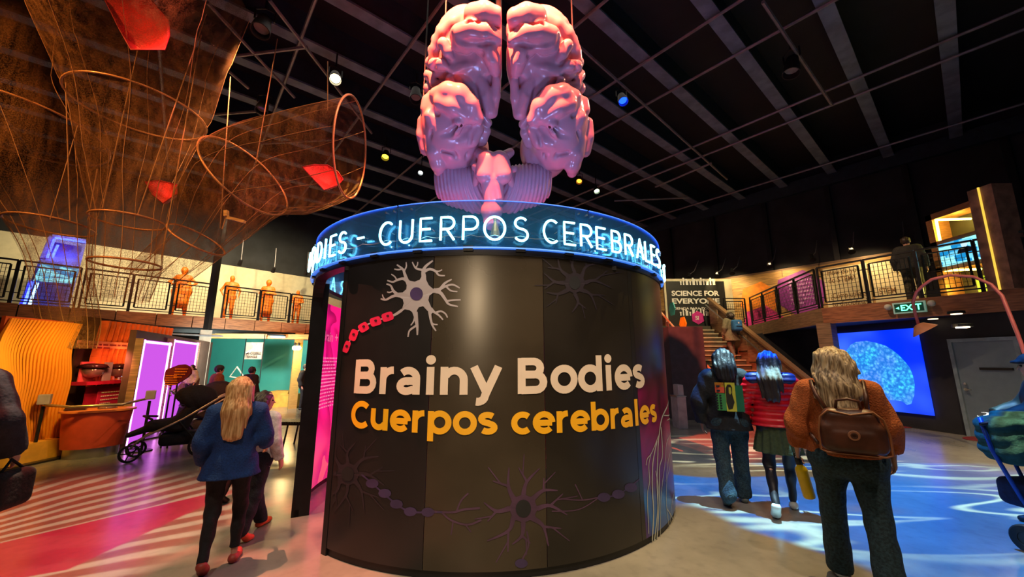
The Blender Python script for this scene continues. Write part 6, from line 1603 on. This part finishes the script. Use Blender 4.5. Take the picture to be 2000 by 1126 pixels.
def back_shape(t, X0, pts, nm, col, dy):
    mb = MB(); vs = [X0 @ V((x_, yb_ + .55 * x_ * x_ - dy, z_)) for x_, z_ in pts]; mb.add(vs, [tuple(range(len(vs)))]); mb.build(nm, mat(nm + '_ink', col, .7), t)
back_shape(T, X0, [(-.03, 1.27), (-.01, 1.31), (.02, 1.31), (.035, 1.28), (.03, 1.2), (.045, 1.12), (.02, 1.05), (-.02, 1.04), (-.035, 1.12)], 'figure_print', (.02, .02, .01, 1), .004)
back_shape(T, X0, [(.0, 1.28), (.02, 1.28), (.024, 1.22), (.008, 1.20), (-.004, 1.22)], 'face_print', (.5, .5, .05, 1), .008)
mb = MB()
for i in range(6):
    for j in range(2): c = X0 @ V((-.128 + j * .045, yb_ + .004, 1.05 + i * .028)); mb.box(c, (.035, .004, .016))
for i in range(2): c = X0 @ V((-.10, yb_ + .002, 1.24 + i * .05)); mb.box(c, (.05, .004, .02))
mb.build('print_letters', mat('black_ink', (.01, .01, .01, 1)), T)
# 4 red puffer
rp_ = gz(1566, 1018)
T, X0, Jt = person('person in red puffer jacket with blue shoulders, green skirt and two-tone hair', rp_.x - .02, rp_.y + .2, -30, 1.70, .98, .012, skin=SK1, top=dict(m=mat('red_puffer_nylon', (.68, .008, .02, 1), .35, var=.1), e=.028, hem=.90, f=1.12, puff=1, name='puffer_jacket'), skirt=dict(z=.62, r=.19, m=cloth('olive_skirt', (.05, .075, .03, 1))), legs=dict(m=mat('black_tights', (.012, .011, .014, 1), .5), e=.0, cuff=.07, flare=0, name='tights'),
    hair=dict(m=H_two, len=.36, w=1.08, amp=.006), shoes=M_sh_w, step=.30, stepside=1, armL=((-.30, .0, 1.12), (-.27, .10, .93)), armR=((.30, .0, 1.12), (.27, .10, .93)))
s = SDF(A(-.4, -.35, 1.2), A(.4, .3, 1.55), .012); s.cone(A(-.16, -.02, 1.39), .088, A(.16, -.02, 1.39), .088, .03); s.cone(A(0, -.05, 1.39), .105, A(0, -.05, 1.44), .09, .03)
s.warp(lambda X_, Y_, Z_: -.012 * np.abs(np.sin(Z_ * PI / .062))); s.plane((0, 0, 1.335), (0, 0, -1)); s.ell((0, .02, 1.57), (.08, .10, .12), .01, cut=True)
s.mesh('shoulder_yoke', mat('royal_blue_nylon', (.008, .02, .14, 1), .4), T, X0, 1)['label'] = 'navy blue shoulder yoke'
# 5 orange sweater woman with backpack
ow_x, ow_y = 2.47, 3.02
T, X0, Jt = person('person with long wavy ash-blonde hair in rust orange sweater wearing a brown backpack, right foreground', ow_x, ow_y, -33, 1.70, 1.16, .010, skin=SK1, top=dict(m=cloth('rust_orange_knit', (.42, .10, .020, 1), scale=90, bump=.6), e=.022, hem=.93, f=1.2, wr=.007, name='sweater', baggy=1, sleeve=.80), legs=dict(m=JE, e=.016, flare=.034, cuff=.03, name='jeans'), hair=dict(m=H_ash, len=.36, w=1.10, wide=1.12, wave=1, amp=.004, fq=130), shoes=M_sh_w, step=.24, stepside=-1,
    armL=((-.275, -.02, 1.13), (-.285, .10, .93)), armR=((.25, -.04, 1.14), (.26, .02, .95)))
for_wr = X0 @ V(Jt['wr'][-1] - A(0, .01, -.03))
MB().lathe(X0 @ V((-.284, .085, .955)), [(.034, -.012), (.037, 0), (.034, .012)], 20, V((0, .35, -1)).normalized()).build('wristband', mat('yellow_band', (.85, .65, .02, 1), .5), T, True)
bpk = thing('backpack', X0 @ V((.02, -.28, .95)), 'dark brown leather backpack with round patch worn over the rust orange sweater', 'backpack')
sb = SDF(A(-.22, -.45, .93), A(.26, -.12, 1.36), .009)
M_lea = mat('dark_brown_leather', (.085, .028, .014, 1), .42, var=.3, scale=9, bump=.2); M_pip = mat('tan_piping', (.30, .11, .04, 1), .45)
sb.box((.02, -.26, 1.09), (.180, .075, .10), .05, .02); sb.box((.02, -.26, 1.16), (.155, .065, .12), .06, .03); sb.box((.02, -.31, 1.07), (.13, .04, .075), .035, .015)
sb.mesh('bag_body', M_lea, bpk, X0, 1)
pts = [(-.165, -.315, 1.0), (-.165, -.315, 1.12), (-.145, -.315, 1.22), (-.10, -.315, 1.265), (.02, -.32, 1.24), (.14, -.315, 1.265), (.185, -.315, 1.22), (.205, -.315, 1.12), (.205, -.315, 1.0), (.17, -.32, .985), (-.13, -.32, .985)]
MB().tube([X0 @ V(p) for p in pts], .007, 6, closed=True).build('piping', M_pip, bpk, True)
MB().tube([X0 @ V(p) for p in ((-.05, -.27, 1.26), (-.04, -.28, 1.33), (.02, -.285, 1.345), (.08, -.28, 1.33), (.09, -.27, 1.26))], .010, 8).build('top_handle', M_lea, bpk, True)
MB().lathe(X0 @ V((.02, -.349, 1.11)), [(.0, .004), (.030, .004), (.034, .0)], 20, X0.to_3x3() @ V((0, -1, 0))).build('round_patch', mat('tan_patch', (.34, .14, .07, 1), .5), bpk)
MB().lathe(X0 @ V((.02, -.350, 1.11)), [(.010, .0035), (.016, .005), (.020, .0035)], 16, X0.to_3x3() @ V((0, -1, 0))).build('patch_emblem', M_lea, bpk)
for s_ in (-1, 1): MB().tube([X0 @ V(p) for p in ((.02 + s_ * .11, -.20, 1.25), (s_ * .14, -.17, 1.36), (s_ * .15, -.08, 1.455), (s_ * .155, .03, 1.44), (s_ * .19, .13, 1.28), (s_ * .21, .02, 1.08), (.02 + s_ * .19, -.18, 1.02))], .014, 6).build('shoulder_strap', M_lea, bpk, True)
bo = X0 @ V((-.27, .145, .70)); bot = thing('water_bottle', bo - UP * .14, 'yellow water bottle with black loop lid carried in the hand of the backpack wearer', 'bottle')
bax = V((.22, .05, -1)).normalized(); b0 = X0 @ V((-.285, .135, .80))
MB().lathe(b0, [(.022, .0), (.024, .02), (.040, .04), (.042, .06), (.042, .255), (.038, .265)], 24, bax).build('bottle_body', mat('yellow_bottle', (.80, .55, .01, 1), .35), bot, 'auto')
MB().lathe(b0 - bax * .03, [(.018, -.01), (.024, .0), (.024, .035)], 20, bax).build('bottle_lid', M_black, bot, True)
MB().tube([b0 - bax * .03 + V((-.02, 0, 0)), b0 - bax * .075 + V((-.022, 0, 0)), b0 - bax * .085, b0 - bax * .075 + V((.022, 0, 0)), b0 - bax * .03 + V((.02, 0, 0))], .006, 6).build('lid_loop', M_black, bot, True)
# 6 person on the stairs
ys_ = 13.35; zs_ = 3.0 * (math.floor((ys_ - SY0) / (SY1 - SY0) * NS) + 1) / (NS + 1)
sx_ = gy(1428, 650, ys_).x
T, X0, Jt = person('person in khaki coat with a blue backpack climbing the staircase', sx_, ys_, 4, 1.62, 1.0, .018, top=dict(m=cloth('khaki_coat', (.16, .14, .08, 1)), e=.035, hem=.66, f=1.1, hemflare=.04, name='coat'), legs=dict(m=cloth('grey_trousers', (.10, .09, .07, 1))), hair=dict(m=H_brown, len=.05), hat=dict(m=cloth('khaki_cap', (.22, .18, .09, 1))), shoes=mat('tan_shoe', (.4, .3, .15, 1), .6), step=.2, z0=zs_)
bk2 = thing('backpack', X0 @ V((.03, -.27, 1.0)), 'blue backpack on the back of the person climbing the staircase', 'backpack')
sb = SDF(A(-.25, -.5, .9), A(.3, -.08, 1.5), .016); sb.box((.06, -.27, 1.2), (.17, .11, .20), .07, .02); sb.box((.06, -.36, 1.12), (.13, .05, .10), .04, .02); sb.mesh('bag_body', cloth('sky_blue_canvas', (.03, .15, .36, 1)), bk2, X0, 1)
MB().box(X0 @ V((.06, -.42, 1.16)), (.2, .01, .02)).build('zip_pocket', BLK, bk2); MB().box(X0 @ V((.06, -.395, 1.28)), (.04, .01, .05)).build('label_patch', M_white, bk2)
# 7 person on the right gallery
gpz = on_line(1794, RC + (-n1) * .55, RD)
person('person in dark jacket standing at the right gallery railing beside the lit cabinet', gpz.x, gpz.y, -60, 1.62, 1.05, .018, skin=SK1, top=dict(m=cloth('charcoal_jacket', (.02, .021, .02, 1)), e=.04, f=1.1), legs=dict(m=cloth('olive_trousers', (.06, .055, .03, 1)), e=.02), hair=dict(m=H_brown, len=0), shoes=M_sh_b, z0=2.98, step=.05)
# 8 right-edge person with pushchair
T, X0, Jt = person('person in dark green-black jacket and black cap at the right picture edge', 5.34, 3.98, 45, 1.66, 1.1, .013, skin=SK1, top=dict(m=mat('dark_puffer_nylon', (.006, .014, .012, 1), .6), e=.045, hem=.82, f=1.2, wr=.009, name='jacket'), legs=dict(m=DK, e=.02), hair=dict(m=H_brown, len=0), hat=dict(m=BLK, brim=1), shoes=M_sh_b, step=.2, armL=((-.30, .10, 1.15), (-.25, .33, 1.06)), armR=((.30, .10, 1.15), (.22, .33, 1.05)))
PO = V((.50, .80, 0)); TO = Matrix.Translation(PO)
ps = thing('pushchair', V((4.15, 3.0, 0)) + PO, 'pushchair with teal bags and a black wheel, cut by the right picture edge', 'pushchair')
def W3(u, v, y): return gy(u, v, y)
M_bag = cloth('teal_black_bag', (.015, .075, .055, 1)); M_bluem = mat('blue_frame_metal', (.02, .08, .4, 1), .35, .3)
s = SDF(A(3.72, 2.75, .62), A(4.5, 3.25, 1.2), .014); s.box((4.13, 2.98, .90), (.19, .15, .20), .10, .05); s.box((4.10, 2.88, .80), (.14, .10, .11), .07, .04); s.box((4.30, 3.0, .92), (.18, .16, .22), .1, .05)
s.warp(lambda X_, Y_, Z_: .008 * np.sin(Z_ * 55 + 3 * np.sin(X_ * 12))); s.mesh('bag', M_bag, ps, TO, 1)
MB().tube([PO + V((3.93, 3.0, 1.08)), PO + V((3.93, 2.96, .8)), PO + V((4.03, 2.9, .40)), PO + V((4.12, 2.85, .14))], .016, 8).build('frame_tube', M_bluem, ps, True)
MB().tube([PO + V((4.4, 3.3, 1.05)), PO + V((4.3, 3.1, .6)), PO + V((4.2, 2.9, .2))], .016, 8).build('frame_tube', M_bluem, ps, True)
MB().tube([PO + V((3.90, 2.98, 1.02)), PO + V((4.15, 2.93, 1.07)), PO + V((4.45, 3.0, 1.05))], .018, 8).build('handlebar', M_dark, ps, True)
s = SDF(A(3.9, 2.65, .25), A(4.5, 3.2, .62), .016); s.box((4.22, 2.95, .43), (.18, .16, .12), .06, .03); s.mesh('basket', cloth('navy_basket', (.01, .02, .07, 1)), ps, TO, 1)
for cx_, cy_ in ((3.89, 2.80), (4.40, 2.75)):
    c = PO + V((cx_, cy_, .115)); ax = V((1, .25, 0)).normalized(); w = MB(); w.lathe(c, [(.06, -.022), (.105, -.022), (.115, -.01), (.115, .01), (.105, .022), (.06, .022), (.06, -.022)], 28, ax); o = w.build('wheel', mat('black_tyre', (.012, .015, .014, 1), .6), ps, 'auto'); MB().lathe(c, [(.062, -.014), (.062, .014)], 20, ax).build('wheel_hub', mat('dark_hub', (.04, .05, .05, 1), .4), o)
MB().tube([PO + V((3.89, 2.80, .115)), PO + V((4.12, 2.82, .16)), PO + V((4.40, 2.75, .115))], .012, 6).build('axle', M_dark, ps)
# 9 left-edge man
T, X0, Jt = person('person in dark blue-black jacket with plaid sleeve cut by the left picture edge', -4.03, 2.86, 15, 1.78, 1.15, .014, skin=SK1, top=dict(m=cloth('ink_blue_jacket', (.012, .018, .03, 1)), e=.05, hem=.78, f=1.12), legs=dict(m=DK, e=.02), hair=dict(m=H_brown, len=0), shoes=M_sh_b, step=.25, armR=((.30, -.02, 1.12), (.30, .12, .90)))
tb_ = thing('shoulder_bag', X0 @ V((.36, .1, .55)), 'black soft bag hanging from the hand of the left-edge person', 'bag')
s = SDF(A(.16, -.12, .45), A(.52, .36, .85), .014); s.box((.33, .12, .64), (.06, .15, .13), .05, .02); s.mesh('bag_body', BLK, tb_, X0, 1); MB().tube([X0 @ V((.33, .03, .76)), X0 @ V((.31, .12, .84)), X0 @ V((.33, .21, .76))], .01, 6).build('bag_handle', BLK, tb_, True)
# 10-13 group behind the strollers
for (u, vh, yy, lab, top_c, hr_m, kw) in (
    (376, 722, 9.0, 'person in tan and black top holding a small child, behind the strollers', (.20, .13, .06, 1), H_brown, dict(yaw=150, armL=((-.30, .08, 1.12), (-.10, .26, 1.14)), armR=((.30, .08, 1.12), (.10, .26, 1.10)))),
    (428, 714, 9.6, 'person in brown jacket with a dark beanie, right of the tan-topped person', (.16, .055, .02, 1), H_black, dict(yaw=-40, hat=dict(m=cloth('teal_beanie', (.02, .03, .035, 1))))),
    (492, 722, 10.4, 'person in bulky black coat before the teal wall', (.008, .008, .010, 1), H_black, dict(yaw=-20))):
    q = gy(u, vh, yy); Hh = max(1.45, min(1.8, q.z))
    person(lab, q.x, yy, kw.pop('yaw'), Hh, 1.1, .022, skin=SK1, top=dict(m=cloth('top_%d' % u, top_c), e=.05, f=1.12), legs=dict(m=DK, e=.015), hair=dict(m=hr_m, len=0), shoes=M_sh_b, step=.08, **kw)
q = gy(352, 738, 8.6); person('toddler in cream clothes held beside the text sign', q.x + .12, 8.75, 170, .80, 1.2, .026, top=dict(m=cloth('cream_toddler_top', (.55, .48, .33, 1)), e=.03), legs=dict(m=DK), hair=dict(m=H_brown, len=0), shoes=M_sh_b, step=.0, z0=.72)
q = gy(592, 736, 13.5); person('distant person in black seated beyond the timber post', q.x, 13.6, -90, 1.5, 1.1, .028, top=dict(m=BLK, e=.04), legs=dict(m=DK), hair=dict(m=H_black, len=0), shoes=M_sh_b, step=.0)
# orange brick statues
M_st = mat('orange_brick_statue', (.90, .17, .005, 1), .45, var=.35, scale=22, bump=.6)
for (u, lab, hh, kw) in ((343, 'largest orange brick statue with hands on hips behind the left railing', 1.72, dict(armL=((-.36, -.02, 1.20), (-.17, .06, 1.05)), armR=((.36, -.02, 1.20), (.17, .06, 1.05)), bw=1.45, skirt=.55, hair=1)),
    (441, 'slim orange brick statue standing with one hand on thigh, second from left', 1.68, dict(armL=((-.28, 0, 1.14), (-.26, .04, .92)), armR=((.30, 0, 1.14), (.20, .12, .95)), bw=.9, stepside=1)),
    (515, 'orange brick statue with curly hair and crossed arms, third from left', 1.70, dict(armL=((-.26, .06, 1.16), (.06, .20, 1.18)), armR=((.26, .06, 1.16), (-.06, .20, 1.14)), bw=1.15, hair=1, skirt=.5)),
    (575, 'smallest orange brick statue with folded hands, rightmost on the gallery', 1.45, dict(armL=((-.26, .04, 1.14), (-.03, .20, 1.05)), armR=((.26, .04, 1.14), (.03, .20, 1.05)), bw=1.0))):
    q = lfront(u, 1.0); person(lab, q.x, q.y, 180 + 26, hh, vox=.03, statue=M_st, name='brick_statue', category='statue', group='orange brick statues', z0=3.0, step=.12, **kw)
# ------------------------------------------------------------------ strollers
M_strb = cloth('black_stroller_fabric', (.012, .012, .016, 1)); M_alu = mat('silver_tube', (.6, .6, .62, 1), .3, .8)
def stroller(label, loc, yaw, s=1.0, group='strollers parked by the violet panels'):
    t = thing('stroller', V(loc), label, 'stroller', group); X0 = Matrix.Translation(V(loc)) @ Matrix.Rotation(yaw, 4, 'Z') @ Matrix.Scale(s, 4)
    g = lambda *p: X0 @ V(p)       # +x forward
    for sy in (-.24, .24):
        MB().tube([g(-.78, sy, 1.02), g(-.55, sy, .92), g(-.10, sy, .60), g(.38, sy, .34), g(.48, sy, .20)], .016, 8).build('frame_tube', M_alu, t, True)
        MB().tube([g(-.05, sy, .58), g(-.36, sy, .16)], .015, 8).build('rear_strut', M_dark, t)
    MB().tube([g(-.78, -.24, 1.02), g(-.80, 0, 1.03), g(-.78, .24, 1.02)], .022, 8).build('handlebar', M_dark, t, True)
    for (wx, wy, r_) in ((-.38, -.27, .17), (-.38, .27, .17), (.48, -.22, .13), (.48, .22, .13)):
        c = g(wx, wy, r_); ax = X0.to_3x3() @ V((0, 1, 0))
        o = MB().lathe(c, [(r_ * .78 * s, -.02), (r_ * s, -.016), (r_ * s, .016), (r_ * .78 * s, .02), (r_ * .78 * s, -.02)], 24, ax).build('wheel', mat('black_tyre', (.012, .015, .014, 1), .6), t, 'auto')
        sp_ = MB()
        for k_ in range(5): a = k_ * 2 * PI / 5; sp_.tube([c, c + X0.to_3x3() @ V((r_ * .8 * math.cos(a), 0, r_ * .8 * math.sin(a)))], .009, 5)
        sp_.build('spokes', M_dark, o)
    sd = SDF(A(-.6, -.3, .2), A(.75, .3, 1.25), .02)
    sd.cone(A(-.30, 0, .95), .10, A(-.05, 0, .52), .13, .05, (1, 2.0, 1)); sd.cone(A(-.05, 0, .50), .12, A(.30, 0, .50), .09, .05, (1, 2.1, 1)); sd.cone(A(.30, 0, .48), .06, A(.56, 0, .38), .04, .03, (1, 3.4, 1))
    sd.mesh('seat', M_strb, t, X0, 1)
    sd = SDF(A(-.7, -.34, .6), A(.5, .34, 1.35), .02); sd.ell((-.20, 0, .90), (.30, .25, .22), .02); sd.ell((.04, 0, .76), (.36, .22, .24), .02, cut=True); sd.plane((0, 0, .80), (.3, 0, -1)); sd.warp(lambda X_, Y_, Z_: -.012 * np.abs(np.sin((X_ - Z_ * .6) * 22))); sd.mesh('canopy', M_strb, t, X0, 1)
    MB().tube([g(.10, -.25, .98), g(.16, 0, 1.06), g(.10, .25, .98)], .012, 6).build('canopy_rim', M_alu, t, True)
    sd = SDF(A(-.5, -.3, .1), A(.4, .3, .5), .02); sd.box((-.08, 0, .28), (.26, .20, .10), .07, .02); sd.mesh('basket', M_strb, t, X0, 1)
    MB().tube([g(.28, -.23, .62), g(.42, 0, .66), g(.28, .23, .62)], .018, 8).build('bumper_bar', M_dark, t, True)
    return t
s1 = gz(288, 893); stroller('front black stroller with long silver frame, left-facing before the violet panels', (s1.x + .30, s1.y + .12, 0), math.radians(214), 1.05)
s2 = gz(370, 862); stroller('rear black stroller with raised canopy, nearer the blonde person', (s2.x - .05, s2.y + .35, 0), math.radians(206), 1.05)
